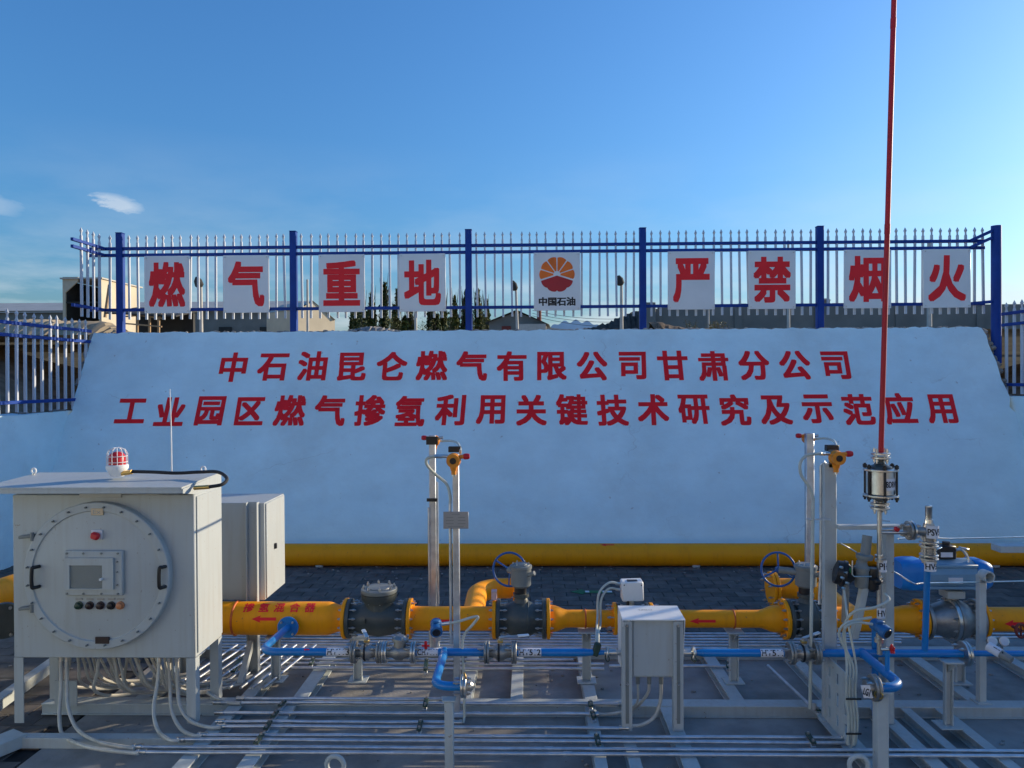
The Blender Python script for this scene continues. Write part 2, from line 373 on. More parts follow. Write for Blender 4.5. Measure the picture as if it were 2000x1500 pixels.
    def mesh(s, name, mat, off=None, smooth=38, flip=True):
        me = bpy.data.meshes.new(name)
        off = Vector((0, 0, 0)) if off is None else off
        me.from_pydata([tuple(q - off) for q in s.v], [], s.f)
        me.update()
        if smooth or len(s.f) < 60:
            import bmesh
            bm = bmesh.new(); bm.from_mesh(me); bmesh.ops.recalc_face_normals(bm, faces=bm.faces[:]); bm.to_mesh(me); bm.free()
        if mat: me.materials.append(MATS[mat])
        if smooth:
            me.shade_smooth(); me.set_sharp_from_angle(angle=R(smooth))
        return me
    def build(s, name, mat, parent=None, loc=None, smooth=38):
        if parent is not None: org = ROOT[parent.name]
        elif loc is not None: org = Vector(loc)
        else:
            xs_ = [q.x for q in s.v]; ys_ = [q.y for q in s.v]; zs_ = [q.z for q in s.v]
            org = Vector(((min(xs_) + max(xs_)) / 2, (min(ys_) + max(ys_)) / 2, min(zs_)))
        o = bpy.data.objects.new(name, s.mesh(name, mat, org, smooth))
        COL.objects.link(o)
        if parent is not None: o.parent = parent
        else: o.location = org
        ROOT[o.name] = org.copy()
        return o
def tag(o, label, cat, group=None, kind=None):
    if label: o['label'] = label
    if cat: o['category'] = cat
    if group: o['group'] = group
    if kind: o['kind'] = kind
    return o
def thing(name, label, cat, loc, group=None, kind=None):
    o = bpy.data.objects.new(name, None); COL.objects.link(o)
    o.empty_display_size = 0.1
    o.location = loc; ROOT[o.name] = Vector(loc)
    return tag(o, label, cat, group, kind)
def piece(name, me, parent, pos, rot=None, scale=None):
    """a part that shares mesh data with its like, at a world position under a thing or part"""
    o = bpy.data.objects.new(name, me); COL.objects.link(o); o.parent = parent
    o.location = Vector(pos) - ROOT[parent.name]
    if rot is not None: o.rotation_euler = rot.to_euler()
    if scale is not None: o.scale = scale
    ROOT[o.name] = ROOT[parent.name]
    return o
def axis_rot(ax):
    a, u, w = frame(ax)
    return Matrix((u, w, a)).transposed()
def smooth_path(pts, k=8):
    pts = [Vector(p) for p in pts]
    P = [pts[0] * 2 - pts[1]] + pts + [pts[-1] * 2 - pts[-2]]; out = []
    for i in range(1, len(P) - 2):
        for j in range(k):
            t = j / k; a, b, c, d = P[i - 1], P[i], P[i + 1], P[i + 2]
            out.append(0.5 * ((2 * b) + (c - a) * t + (2 * a - 5 * b + 4 * c - d) * t * t + (3 * b - a - 3 * c + d) * t ** 3))
    out.append(pts[-1]); return out
def elbow(p, c, q, k=8):
    """quarter bend from p to q with its corner at c"""
    p, c, q = Vector(p), Vector(c), Vector(q)
    ce = p + q - c
    return [ce + (p - ce) * math.cos(t) + (q - ce) * math.sin(t) for t in [math.pi / 2 * i / k for i in range(k + 1)]]

# bolts shared by every flange of a size
BOLT = {}
def boltmesh(r, half, mat='steel'):
    key = (round(r, 4), round(half, 4), mat)
    if key not in BOLT:
        q = [(-half - r * 2.6, r * 0.55), (-half - r * 1.5, r * 0.56), (-half - r * 1.49, r), (-half, r), (-half + 0.0005, r * 0.5)]
        b = MB().lathe((0, 0, 0), (0, 0, 1), q + [(-t_, r_) for t_, r_ in q[::-1]], 6)
        BOLT[key] = b.mesh('bolt', mat)
    return BOLT[key]
def flange(root, c, ax, rad, th, nb, mat, br=0.011, hub=0.0, hubr=0.0, bolts=True, name='flange', gasket=None, bmat='steel', ph=0.5):
    c = Vector(c); a, u, w = frame(ax)
    e = min(0.004, th * 0.2)
    prof = [(-th / 2, rad - e), (-th / 2 + e, rad), (th / 2 - e, rad), (th / 2, rad - e)]
    f = MB().lathe(c, ax, prof, 32)
    fo = f.build(name, mat, root)
    if bolts:
        me = boltmesh(br, th / 2 + (0.006 if gasket is None else gasket), bmat)
        for i in range(nb):
            q = 2 * math.pi * (i + ph) / nb
            piece('bolt', me, fo, c + (u * math.cos(q) + w * math.sin(q)) * (rad - br * 2.1), axis_rot(ax))
    return fo

# ------------------------------------------------------------------ lettering (the program's own typeface, thickened like brush-filled sign letters)
GL = {}
def glyph(s):
    if s not in GL:
        cu = bpy.data.curves.new('t', 'FONT'); cu.body = s; cu.size = 1.0; cu.resolution_u = 3; cu.fill_mode = 'FRONT'
        o = bpy.data.objects.new('t', cu); COL.objects.link(o)
        bpy.context.view_layer.update()
        me = bpy.data.meshes.new_from_object(o.evaluated_get(bpy.context.evaluated_depsgraph_get()))
        vs = [(q.co.x, q.co.y) for q in me.vertices]; fs = [list(p.vertices) for p in me.polygons]
        bpy.data.objects.remove(o); bpy.data.curves.remove(cu); bpy.data.meshes.remove(me)
        x0 = min(q[0] for q in vs); x1 = max(q[0] for q in vs); y0 = min(q[1] for q in vs); y1 = max(q[1] for q in vs)
        GL[s] = ([(x - (x0 + x1) / 2, y - (y0 + y1) / 2) for x, y in vs], fs, x1 - x0, y1 - y0)
    return GL[s]
def lettering(s, fmap, sx, sy, bold=0.03, n=10, lift=0.00012):
    vs, fs, _, _ = glyph(s); mb = MB()
    offs = [(0, 0)] + [(bold * a, bold * b * 0.8) for a, b in ((-1, -1), (1, 1), (-1, 1), (1, -1), (0, 1), (1, 0), (0, -1), (-1, 0))] if bold else [(0, 0)]
    for i, (dx, dy) in enumerate(offs):
        mb.add([fmap((x + dx) * sx, (y + dy) * sy, i * lift) for x, y in vs], fs)
    return mb
def flatmap(o, u, w, lift=0.0015):
    o, u, w = Vector(o), Vector(u).normalized(), Vector(w).normalized(); nr = u.cross(w)
    return lambda x, y, k: o + u * x + w * y + nr * (lift + k)
def pipemap(o, r, ang, flip=1):
    """wrap round a pipe along X whose centre is o; ang = angle from horizontal facing the viewer, up positive"""
    o = Vector(o)
    def f(x, y, k):
        a = ang + y / r; rr = r + 0.0012 + k
        return o + Vector((x, -math.cos(a) * rr, math.sin(a) * rr))
    return f
def boxfit(s, wd, ht, bold=0.03):
    _, _, gw, gh = glyph(s)
    return wd / (gw + 2 * bold), ht / (gh + 2 * bold)

# ================================================================== THE SETTING
XL, XR = -7.5, 7.74          # inner faces of the two side walls
YB, YT = 10.9, 12.5          # foot and head of the leaning wall
ZT = zs(645, YT, 1000)       # its top
YF = 12.62                   # fence line

# ---- ground: bed, pavers, concrete pad
bed = MB().span(XL - 0.3, XR + 0.3, -7, 11.3, -0.25, -0.014).build('paved_ground', 'paver_joint', loc=(0, 5, 0))
tag(bed, 'dark grey paved yard floor below the white wall', None, kind='structure')
PW, PD, GAP = 0.30, 0.18, 0.007
PAD = (-3.55, 6.6, 3.6, 7.62)
pmesh = []
for i in range(3):
    mb = MB().box((0, 0, -0.03), (PW - GAP, PD - GAP, 0.06), ch=0.005)
    pmesh.append(mb.mesh('paver', 'paver_%d' % i, smooth=0))
spots = []
row = 0; y = 1.6
while y < 11.0:
    x = XL + 0.02 + (PW / 2 if row % 2 else 0)
    while x < XR - 0.02:
        if not (PAD[0] - 0.12 < x < PAD[1] + 0.12 and PAD[2] - 0.06 < y < PAD[3] + 0.06):
            spots.append((x, y))
        x += PW
    y += PD; row += 1
vis = [s for s in spots if s[1] > 8.1 and -2.9 < s[0] < 4.2 and s[1] < 10.5]
vis.sort(key=lambda s: s[1]); vis = vis[:290]; vset = set(vis)
for (x, y) in vis:
    rz = Matrix.Rotation(random.uniform(-0.006, 0.006), 3, 'Z') @ Matrix.Rotation(random.uniform(-0.008, 0.008), 3, 'X')
    piece('paver', random.choice(pmesh), bed, (x, y, random.uniform(-0.004, 0.001)), rz)
for i in range(3):
    mb = MB()
    for k, (x, y) in enumerate(spots):
        if (x, y) not in vset and k % 3 == i:
            mb.box((x, y, -0.03 + random.uniform(-0.004, 0.001)), (PW - GAP, PD - GAP, 0.06))
    o = mb.build('paver', 'paver_%d' % i, bed, smooth=0); o['kind'] = 'stuff'
pad = MB().span(PAD[0], PAD[1], PAD[2], PAD[3], -0.1, 0.012, ch=0.01).build('concrete_pad', 'concrete')
tag(pad, 'grey concrete pad under the pipe skid', None, kind='structure')

# ---- leaning white wall with red painted characters
WN = Vector((0, -(ZT), (YT - YB))).normalized()
WU = Vector((0, YT - YB, ZT)).normalized()
def onwall(px, py):
    d = ray(px, py); o = Vector((0, 0, HC)); p = Vector((0, YB, 0))
    return o + d * ((p - o).dot(WN) / d.dot(WN))
def wall_y(z): return YB + (YT - YB) * z / ZT
wall = thing('leaning_wall', 'long white leaning wall carrying two rows of red characters', 'wall', (0, YB, 0))
nx, nz_ = 220, 24
mb = MB(); vs = []; fs = []
L = (XR + 0.02) - (XL + 0.03)
def jag(i, a, s0): return a * (math.sin(i * 1.7 + s0) * 0.4 + math.sin(i * 0.61 + s0 * 2) * 0.5 + random.uniform(-0.6, 0.6))
topj = [jag(i, 0.014, 1) for i in range(nx + 1)]
for j in range(nz_ + 1):
    t = j / nz_
    xl = XL + 0.05 + (jag(j, 0.03, 3) if t > 0.6 else 0) 
    xr = XR - 0.05 + (jag(j, 0.03, 5) if t > 0.6 else 0) - 0.05 * max(0, t - 0.7) / 0.3 - 0.06 * max(0, t - 0.95) * 10
    if t < 0.6: xl, xr = XL - 0.05, XR + 0.05
    for i in range(nx + 1):
        z = ZT * t + (topj[i] if j == nz_ else 0)
        vs.append((xl + (xr - xl) * i / nx, wall_y(ZT * t) + random.uniform(-0.0012, 0.0012), z))
for j in range(nz_):
    for i in range(nx):
        a = j * (nx + 1) + i; fs.append([a, a + 1, a + nx + 2, a + nx + 1])
b0 = len(vs)
for i in range(nx + 1):                                   # ragged top, falling back behind
    p = vs[nz_ * (nx + 1) + i]; vs.append((p[0], p[1] + 0.20, p[2] - 0.01 + random.uniform(-0.012, 0.012)))
    if i: fs.append([nz_ * (nx + 1) + i - 1, nz_ * (nx + 1) + i, b0 + i, b0 + i - 1])
mb.add(vs, fs); mb.build('wall_face', 'white_wall', wall, smooth=50)
mb = MB()                                                 # unpainted cement at the edges
for e, s0 in ((XL + 0.06, 1), (XR - 0.05, -1)):
    for k in range(70):
        z = random.uniform(2.3, ZT - 0.05); r = random.uniform(0.02, 0.06)
        e2 = e - (0.05 * max(0, z / ZT - 0.7) / 0.3 if s0 < 0 else 0)
        mb.sphere((e2 - s0 * random.uniform(0.0, 0.09), wall_y(z) + 0.07 + random.uniform(0, 0.1), z), r, 7, 4, (1, 1, random.uniform(0.7, 1.4)))
ob = mb.build('cement_edge', 'cement', wall); ob['kind'] = 'stuff'
mb = MB()
for k in range(420):
    x = random.uniform(XL + 0.1, XR - 0.3); r = random.uniform(0.008, 0.028)
    mb.sphere((x, YT + random.uniform(0.03, 0.16), ZT + random.uniform(-0.012, 0.008)), r, 6, 4, (random.uniform(1, 3), 1, random.uniform(0.6, 1.1)))
ob = mb.build('mortar_crumbs', 'cement', wall); ob['kind'] = 'stuff'
def wall_row(text, p0, p1, wpx, hpx, wobble=0.0):
    a, b = onwall(*p0), onwall(*p1); n = len(text)
    for i, ch in enumerate(text):
        c = a.lerp(b, i / (n - 1)) + WU * random.uniform(-0.012, 0.012)
        ex = wpx * c.y / FPX; ey = hpx * c.y / FPX / WU.z
        sl = random.uniform(-0.03, 0.05)
        u = Vector((1, 0, 0)); w = (WU + u * sl).normalized()
        fm = flatmap(c, u, w, 0.0045)
        base = lambda x, y, k, c=c, w=w: c + u * x + w * y + WN * (0.0045 + k)
        lettering(ch, base, ex, ey, 0.034, 10).build('painted_character', 'red_paint', wall, smooth=0)
wall_row('中石油昆仑燃气有限公司甘肃分公司', (456, 716), (1632, 713), 61, 60)
wall_row('工业园区燃气掺氢利用关键技术研究及示范应用', (256, 803), (1838, 799), 61, 61)

# ---- side walls and the soil behind them
def side_wall(x, sgn, ztop, label, ydn=-6.5):
    t = thing('side_wall', label, 'wall', (x, 5, 0))
    mb = MB(); n = 90; vs = []; fs = []
    for i in range(n + 1):
        y = ydn + (wall_y(ztop) + 0.25 - ydn) * i / n
        vs += [(x, y, -0.05), (x + random.uniform(-0.004, 0.004), y, ztop * 0.5), (x, y, ztop + jag(i, 0.012, 2)), (x + sgn * 0.24, y, ztop + jag(i, 0.012, 4)), (x + sgn * 0.24, y, -0.05)]
        if i:
            k = i * 5
            for q in range(4): fs.append([k - 5 + q, k + q, k + q + 1, k - 4 + q])
    fs += [[0, 1, 2, 3, 4], [n * 5 + q for q in (4, 3, 2, 1, 0)]]
    mb.add(vs, fs).build('wall_face', 'white_wall', t, smooth=50)
    mb = MB()
    for k in range(160):
        mb.sphere((x + sgn * random.uniform(0.02, 0.26), random.uniform(ydn, 12.0), ztop + random.uniform(-0.015, 0.02)), random.uniform(0.01, 0.04), 6, 4, (1, random.uniform(1, 2.5), 0.8))
    o = mb.build('mortar_crumbs', 'cement', t); o['kind'] = 'stuff'
    return t
ZLF, ZRF = 2.19, 2.36
side_wall(XL, -1, ZLF, 'low white side wall beside the grey control cabinet, running towards the viewer')
side_wall(XR, 1, ZRF, 'low white side wall past the pneumatic valve, running towards the viewer', 4.4)

def soil_strip(name, label, x0, x1, z0, z1, mat, ya=-9):
    nx, ny = 26, 70; vs = []; fs = []
    for j in range(ny + 1):
        y = ya + (15.0 - ya) * j / ny
        for i in range(nx + 1):
            t = i / nx; x = x0 + (x1 - x0) * t
            bumpz = 0.10 * math.sin(y * 1.9 + x * 3) + 0.08 * math.sin(y * 4.3 - x * 2.2) + random.uniform(-0.05, 0.05)
            z = z0 + (z1 - z0) * (1 - (1 - t) ** 1.6) + bumpz * min(1, t * 5) * (0.4 if t < 0.9 else 0.15)
            vs.append((x, y, z))
    for j in range(ny):
        for i in range(nx):
            a = j * (nx + 1) + i; fs.append([a, a + 1, a + nx + 2, a + nx + 1])
    o = MB().add(vs, fs).build(name, mat, smooth=60); tag(o, label, None, kind='structure'); return o
soil_strip('earth_bank', 'brown earth bank rising behind the side wall and fence next to the control cabinet', XL - 0.23, XL - 3.6, ZLF - 0.05, 3.42, 'soil')
soil_strip('earth_bank', 'earth bank rising behind the side wall and fence past the pneumatic valve', XR + 0.23, XR + 5.4, ZRF - 0.05, 3.46, 'soil', 4.4)
ter = MB()
ter.add([(-2500, 12.66, ZT - 0.02), (2500, 12.66, ZT - 0.02), (2500, 4000, ZT - 0.02), (-2500, 4000, ZT - 0.02)], [[0, 1, 2, 3]])
ter.add([(-2500, -400, 3.40), (XL - 3.5, -400, 3.40), (XL - 3.5, 12.66, 3.40), (-2500, 12.66, 3.40)], [[0, 1, 2, 3]])
ter.add([(XR + 5.3, 4.4, 3.38), (2500, 4.4, 3.38), (2500, 12.66, 3.38), (XR + 5.3, 12.66, 3.38)], [[0, 1, 2, 3]])
ter.add([(XR + 0.25, 4.4, -0.1), (2500, 4.4, -0.1), (2500, 4.4, 3.38), (XR + 5.3, 4.4, 3.40), (XR + 0.25, 4.4, 2.2)], [[0, 1, 2, 3, 4]])
yard = MB().add([(XL - 3.55, -400, -0.03), (2500, -400, -0.03), (2500, 4.5, -0.03), (XR + 0.2, 4.5, -0.03), (XR + 0.2, -6.9, -0.03), (XL - 3.55, -6.9, -0.03)], [[0, 1, 4, 5], [1, 2, 3, 4]])  # unseen pale ground added to bounce warm light onto shaded fronts
tag(yard.build('yard', 'bounce_concrete', loc=(0, -20, 0), smooth=0), 'pale concrete ground added behind the viewer to bounce sunlight', None, kind='structure')
tag(ter.build('terrain', 'upper_soil', loc=(0, 0, 0), smooth=0), 'dry sandy upper ground behind the fence', None, kind='structure')

# ---- steel fence
def palemesh(h, w=0.034):
    mb = MB(); r = w / 2; prof = [(0, r), (h - 0.14, r), (h - 0.125, r * 0.62), (h - 0.085, r * 0.62), (h - 0.055, r * 1.15), (h, 0.002)]
    vs = []; fs = []
    for z, q in prof: vs += [(-q, -q, z), (q, -q, z), (q, q, z), (-q, q, z)]
    for j in range(len(prof) - 1):
        for i in range(4): fs.append([j * 4 + i, j * 4 + (i + 1) % 4, j * 4 + 4 + (i + 1) % 4, j * 4 + 4 + i])
    fs.append([3, 2, 1, 0]); fs.append([len(vs) - 4 + i for i in range(4)])
    return mb.add(vs, fs).mesh('pale', 'fence_white', smooth=30)
zr1, zr2, zr3 = zs(479, YF, 1000), zs(492, YF, 1000), zs(600, YF, 1000)
zp0, zp1 = zs(619, YF, 1000), zs(452, YF, 1000)
PALE = palemesh(zp1 - zp0)
fence = thing('steel_fence', 'blue railed fence with white spear-topped pales along the top of the leaning wall', 'fence', (0, YF, ZT))
posts = [xs(p, YF) for p in (239.5, 577, 918, 1257, 1602)]
for x in posts:
    pm = MB().span(x - 0.055, x + 0.055, YF - 0.055, YF + 0.055, ZT - 0.15, zs(449, YF, 1000), ch=0.006)
    po = pm.build('post', 'fence_blue', fence)
    MB().span(x - 0.06, x + 0.06, YF - 0.06, YF + 0.06, zs(449, YF, 1000) + 0.001, zs(449, YF, 1000) + 0.012, ch=0.004).build('cap', 'fence_blue', po)
xa, xb = xs(178, YF), xs(1930, YF)
for z in (zr1, zr2, zr3):
    cuts = [xa] + posts + [xb]
    for i in range(len(cuts) - 1):
        MB().span(cuts[i] + (0.058 if i else 0), cuts[i + 1] - 0.058, YF - 0.024, YF + 0.024, z - 0.026, z + 0.026, ch=0.004).build('rail', 'fence_blue', fence)
cuts = [xs(203, YF)] + posts + [xs(1938, YF)]
for i in range(len(cuts) - 1):
    n = 19 if 0 < i < len(cuts) - 2 else (1 if i == 0 else 19)
    for k in range(n):
        x = cuts[i] + (cuts[i + 1] - cuts[i]) * ((k + 1) / (n + 1) if n > 1 else 0.42) + (0.006 * random.uniform(-1, 1))
        piece('pale', PALE, fence, (x, YF + random.uniform(-0.003, 0.003), zp0 + random.uniform(-0.006, 0.006)), Matrix.Rotation(random.gauss(0, 0.007), 3, 'Y') @ Matrix.Rotation(random.gauss(0, 0.0015), 3, 'X'))
# short return legs at both corners
xl_ = xs(209, YF); xr_ = xs(1893, YF)
for z in (zr1, zr2, zr3):
    MB().bar((xl_, YF - 0.03, z), (xl_, YF - 0.92, z), 0.048, 0.05, 0.004).build('rail', 'fence_blue', fence)
    MB().bar((xr_, YF - 0.05, z), (xs(1938, YF - 0.15), YF - 0.15, z + (0.14 if z > zr3 else 0.02)), 0.048, 0.05, 0.004).build('rail', 'fence_blue', fence)
for k in range(4):
    piece('pale', PALE, fence, (xl_, YF - 0.16 - 0.17 * k, zp0))
MB().cyl((xs(1946, YF - 0.12), YF - 0.12, 2.9), (xs(1946, YF - 0.12), YF - 0.12, zs(441, YF - 0.12, 1946)), 0.078, n=20).build('post', 'fence_blue', fence)

def side_fence(x, ylist, z0, label, yend):
    t = thing('steel_fence', label, 'fence', (x, 9, z0))
    for dz in (0.155, 1.13, 1.31):
        MB().bar((x, ylist[0] - 0.3, z0 + dz), (x, yend, z0 + dz), 0.048, 0.05, 0.004).build('rail', 'fence_blue', t)
    me = palemesh(1.5)
    for y in ylist: piece('pale', me, t, (x, y + random.uniform(-0.005, 0.005), z0 + random.uniform(-0.01, 0.01)), Matrix.Rotation(random.uniform(-0.012, 0.012), 3, 'X'))
    for y in (ylist[0] - 0.1, 7.0):
        MB().span(x - 0.05, x + 0.05, y - 0.05, y + 0.05, z0 - 0.08, z0 + 1.55, ch=0.006).build('post', 'fence_blue', t)
side_fence(XL + 0.035, [3.4 + 0.19 * k for k in range(48)], ZLF + 0.03, 'spear-topped fence on the low side wall next to the grey control cabinet', 12.46)
side_fence(XR + 0.08, [4.6 + 0.19 * k for k in range(41)], ZRF + 0.03, 'spear-topped fence on the low side wall past the pneumatic valve', 12.3)

# ---- sign boards hung on the fence
YS = YF - 0.085
sz0, sz1 = zs(607, YS, 1000), zs(494, YS, 1000)
SW = 90.5 * YS / FPX
names = {'燃': 'first sign board of the row, its character a busy fire shape of many strokes', '气': 'second sign board of the row, its red character ending in one long hook',
         '重': 'third sign board of the row, a red character of stacked horizontal bars', '地': 'fourth sign board of the row, a red character curling along its foot',
         '严': 'sign board next after the petal emblem board, red character with one long leg', '禁': 'sign board with a red character of two small trees over a table',
         '烟': 'sign board crossed by the red vent pole', '火': 'last sign board before the thick corner post, a red four-stroke character'}
def signboard(px, ch):
    x = xs(px, YS)
    t = thing('sign_board', names[ch] if ch else 'white sign board with an orange and red petal emblem above black characters', 'sign', (x, YS, sz0), 'white boards hung along the fence')
    tilt = random.uniform(-0.004, 0.004)
    MB().box((x, YS, (sz0 + sz1) / 2), (SW, 0.022, sz1 - sz0), Matrix.Rotation(tilt, 3, 'Y'), ch=0.004).build('panel', 'sign_white', t)
    c = Vector((x, YS - 0.012, (sz0 + sz1) / 2))
    for dx in (-1, 1):
        for dz in (-1, 1): piece('bolt', boltmesh(0.009, 0.001), t, c + Vector((dx * (SW / 2 - 0.035), 0.0, dz * ((sz1 - sz0) / 2 - 0.035))), axis_rot((0, -1, 0)))
    if ch:
        wd, ht = SW * 0.80, (sz1 - sz0) * 0.80
        if ch in '气严火': ht *= 1.0
        sx, sy = boxfit(ch, wd, ht, 0.036)
        if ch == '严': sx *= 0.98; sy *= 0.97
        lettering(ch, flatmap(c, (1, 0, 0), (0, 0, 1), 0.001), sx, sy, 0.036, 12).build('red_character', 'sign_red', t, smooth=0)
    else:
        h = sz1 - sz0; cc = c + Vector((0, 0, h * 0.12)); RR = 0.30
        def rad(a):                                  # ten scalloped petals
            q = ((a / (2 * math.pi) * 10 + 0.0) % 1.0) - 0.5
            return RR * (0.90 + 0.10 * math.sqrt(max(0, 1 - (2 * q) ** 2)))
        P = lambda r, a, k=0.0015: cc + Vector((r * math.sin(a), -k, r * math.cos(a)))
        for i in range(-3, 3):                       # six orange petals above
            a0, a1 = i * math.pi * 0.2 + 0.035, (i + 1) * math.pi * 0.2 - 0.035
            ring = [P(rad(a0 + (a1 - a0) * k / 12), a0 + (a1 - a0) * k / 12) for k in range(13)]
            inner = [P(RR * 0.2, a1 - 0.08), P(RR * 0.2, a0 + 0.08)]
            MB().add(ring + inner, [list(range(15))]).build('petal', 'logo_orange', t, smooth=0)
        a0, a1 = 0.62 * math.pi, 1.38 * math.pi
        ring = [P(rad(a0 + (a1 - a0) * k / 48), a0 + (a1 - a0) * k / 48) for k in range(49)] + [cc + Vector((0, -0.0015, -RR * 0.06))]
        MB().add(ring, [list(range(50))]).build('petal', 'logo_red', t, smooth=0)
        sx, sy = boxfit('中国石油', SW * 0.78, h * 0.145, 0.02)
        lettering('中国石油', flatmap(c + Vector((0, 0, -h * 0.345)), (1, 0, 0), (0, 0, 1), 0.001), sx, sy, 0.045, 8).build('black_lettering', 'sign_black', t, smooth=0)
for px, ch in zip((330.5, 484.5, 670.5, 828, 1090, 1351.5, 1509, 1695, 1849.5), ('燃', '气', '重', '地', None, '严', '禁', '烟', '火')): signboard(px, ch)

# ================================================================== BEYOND THE FENCE
def lamp_pole(px, pytop, Y, label, head, r=0.05, base=None, lean=0.0):
    p = aty(px, 640, Y); zt = zs(pytop, Y, px); z0 = ZT - 0.05
    t = thing('lamp_post' if head else 'utility_pole', label, 'lamp post' if head else 'pole', (p.x, Y, z0))
    MB().cyl((p.x + lean, Y, z0), (p.x, Y, zt), r, r * 0.7, n=12).build('shaft', 'pole_grey', t)
    if head:
        MB().lathe((p.x - 0.02, Y, zt - 0.02), (-0.25, -0.2, 1), [(0, r * 1.2), (0.06, r * 2.1), (0.2, r * 1.9), (0.3, r * 0.6)], 10).build('lamp_head', 'far_dark', t)
    return t
lamp_pole(393, 560, 20, 'grey pole with a dark lamp head between the first two sign boards', True, 0.055)
lamp_pole(601, 546, 22, 'plain dark pole in front of the cream gable house', False, 0.045)
lamp_pole(812, 560, 22, 'pale pole showing below the fourth sign board', False, 0.05)
lamp_pole(1008, 566, 22, 'pole with a dark head in front of the grey gabled shed', True, 0.05, lean=0.06)
lamp_pole(1214, 556, 22, 'pole with a rusty lamp head in front of the dark spoil heap', True, 0.06)
lamp_pole(1384, 520, 18, 'slim pale pole beside the dry shrubs', False, 0.022)
lamp_pole(1540, 470, 26, 'pole top peeping above the board with two small trees', False, 0.06)
lamp_pole(1815, 474, 26, 'pole top peeping above the last sign board', False, 0.09)

def P3(px, py, Y): return aty(px, py, Y)
# open-fronted cream shed
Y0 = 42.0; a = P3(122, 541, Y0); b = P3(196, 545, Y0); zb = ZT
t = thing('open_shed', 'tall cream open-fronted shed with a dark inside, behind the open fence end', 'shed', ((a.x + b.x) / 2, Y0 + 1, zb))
MB().span(a.x + 0.02, a.x + 0.15, Y0 + 0.1, Y0 + 4.2, zb, a.z - 0.2).build('side_wall', 'far_dark', t)  # cream shed's inner face coloured dark for the shade inside
MB().prism([(0, 0), (0.16, 0), (0.16, a.z - zb - 0.9), (0.9, a.z - zb - 0.25), (0.9, a.z - zb), (0, a.z - zb)], (a.x, Y0, zb), (1, 0, 0), (0, 0, 1), (0, 0.09, 0)).build('lit_edge', 'cream_wall', t)  # cream front edge; slanted corner paints the sunlit top of the inner wall
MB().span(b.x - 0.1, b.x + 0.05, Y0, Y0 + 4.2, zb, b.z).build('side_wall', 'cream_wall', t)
MB().span(a.x + 0.15, b.x - 0.1, Y0 + 4.0, Y0 + 4.2, zb, b.z).build('back_wall', 'far_dark', t)  # dark colour stands for the shaded interior
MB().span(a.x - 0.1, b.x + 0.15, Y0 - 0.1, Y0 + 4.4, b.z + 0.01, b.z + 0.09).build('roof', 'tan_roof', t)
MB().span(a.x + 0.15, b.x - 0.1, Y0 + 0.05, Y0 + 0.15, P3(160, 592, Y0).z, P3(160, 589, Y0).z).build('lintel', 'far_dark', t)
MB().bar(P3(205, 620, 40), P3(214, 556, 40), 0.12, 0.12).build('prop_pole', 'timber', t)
# long low building
Y0 = 62.0
t = thing('low_building', 'long low building with a pale roof running behind the first sign boards', 'building', (P3(300, 600, Y0).x, Y0, ZT))
x0, x1 = P3(-160, 600, Y0).x, P3(578, 600, Y0).x; xm = P3(330, 600, Y0).x
ze = P3(300, 606, Y0).z; zr = P3(300, 590, Y0 + 5).z
MB().add([(x0, Y0 - 0.4, ze), (x1, Y0 - 0.4, ze), (x1, Y0 + 5, zr), (x0, Y0 + 5, zr), (x0, Y0 + 10, ze), (x1, Y0 + 10, ze)], [[0, 1, 2, 3], [3, 2, 5, 4]]).build('roof', 'tan_roof', t, smooth=0)
MB().span(x0, x1 - 0.1, Y0 + 0.1, Y0 + 9.8, ZT, ze - 0.05).build('wall', 'grey_block', t)
for px in (362, 440, 520, 60, 100):
    w = P3(px, 642, Y0); f = MB().span(w.x - 0.55, w.x + 0.55, Y0 - 0.03, Y0 + 0.05, w.z - 0.7, w.z + 0.15).build('window', 'far_dark', t)
MB().span(x0, P3(125, 600, Y0).x, Y0 - 0.2, Y0 - 0.1, P3(60, 611, Y0).z, P3(60, 608.5, Y0).z).build('gutter', 'fence_white', t)
# dark timber frame shed
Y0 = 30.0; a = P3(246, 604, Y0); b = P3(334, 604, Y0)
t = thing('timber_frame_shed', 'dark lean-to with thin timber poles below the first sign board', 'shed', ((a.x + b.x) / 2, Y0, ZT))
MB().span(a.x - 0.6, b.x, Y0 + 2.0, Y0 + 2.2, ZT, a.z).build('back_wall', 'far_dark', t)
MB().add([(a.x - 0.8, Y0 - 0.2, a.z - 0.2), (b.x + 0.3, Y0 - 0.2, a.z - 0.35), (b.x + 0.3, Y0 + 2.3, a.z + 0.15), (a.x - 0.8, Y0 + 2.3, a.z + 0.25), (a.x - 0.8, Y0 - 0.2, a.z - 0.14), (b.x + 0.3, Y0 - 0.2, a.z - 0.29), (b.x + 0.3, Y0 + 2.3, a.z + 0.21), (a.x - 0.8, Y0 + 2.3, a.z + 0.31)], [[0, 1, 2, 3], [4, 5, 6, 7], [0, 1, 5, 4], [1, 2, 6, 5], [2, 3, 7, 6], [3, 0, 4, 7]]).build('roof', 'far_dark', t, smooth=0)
for px in (268, 292, 310): MB().bar(P3(px, 660, Y0), P3(px, 606, Y0), 0.08, 0.08).build('pole', 'timber', t)
for py, py2 in ((618, 612), (632, 638), (612, 622)): MB().bar(P3(246, py, Y0 - 0.08), P3(316, py2, Y0 - 0.08), 0.06, 0.06).build('rail', 'timber', t)
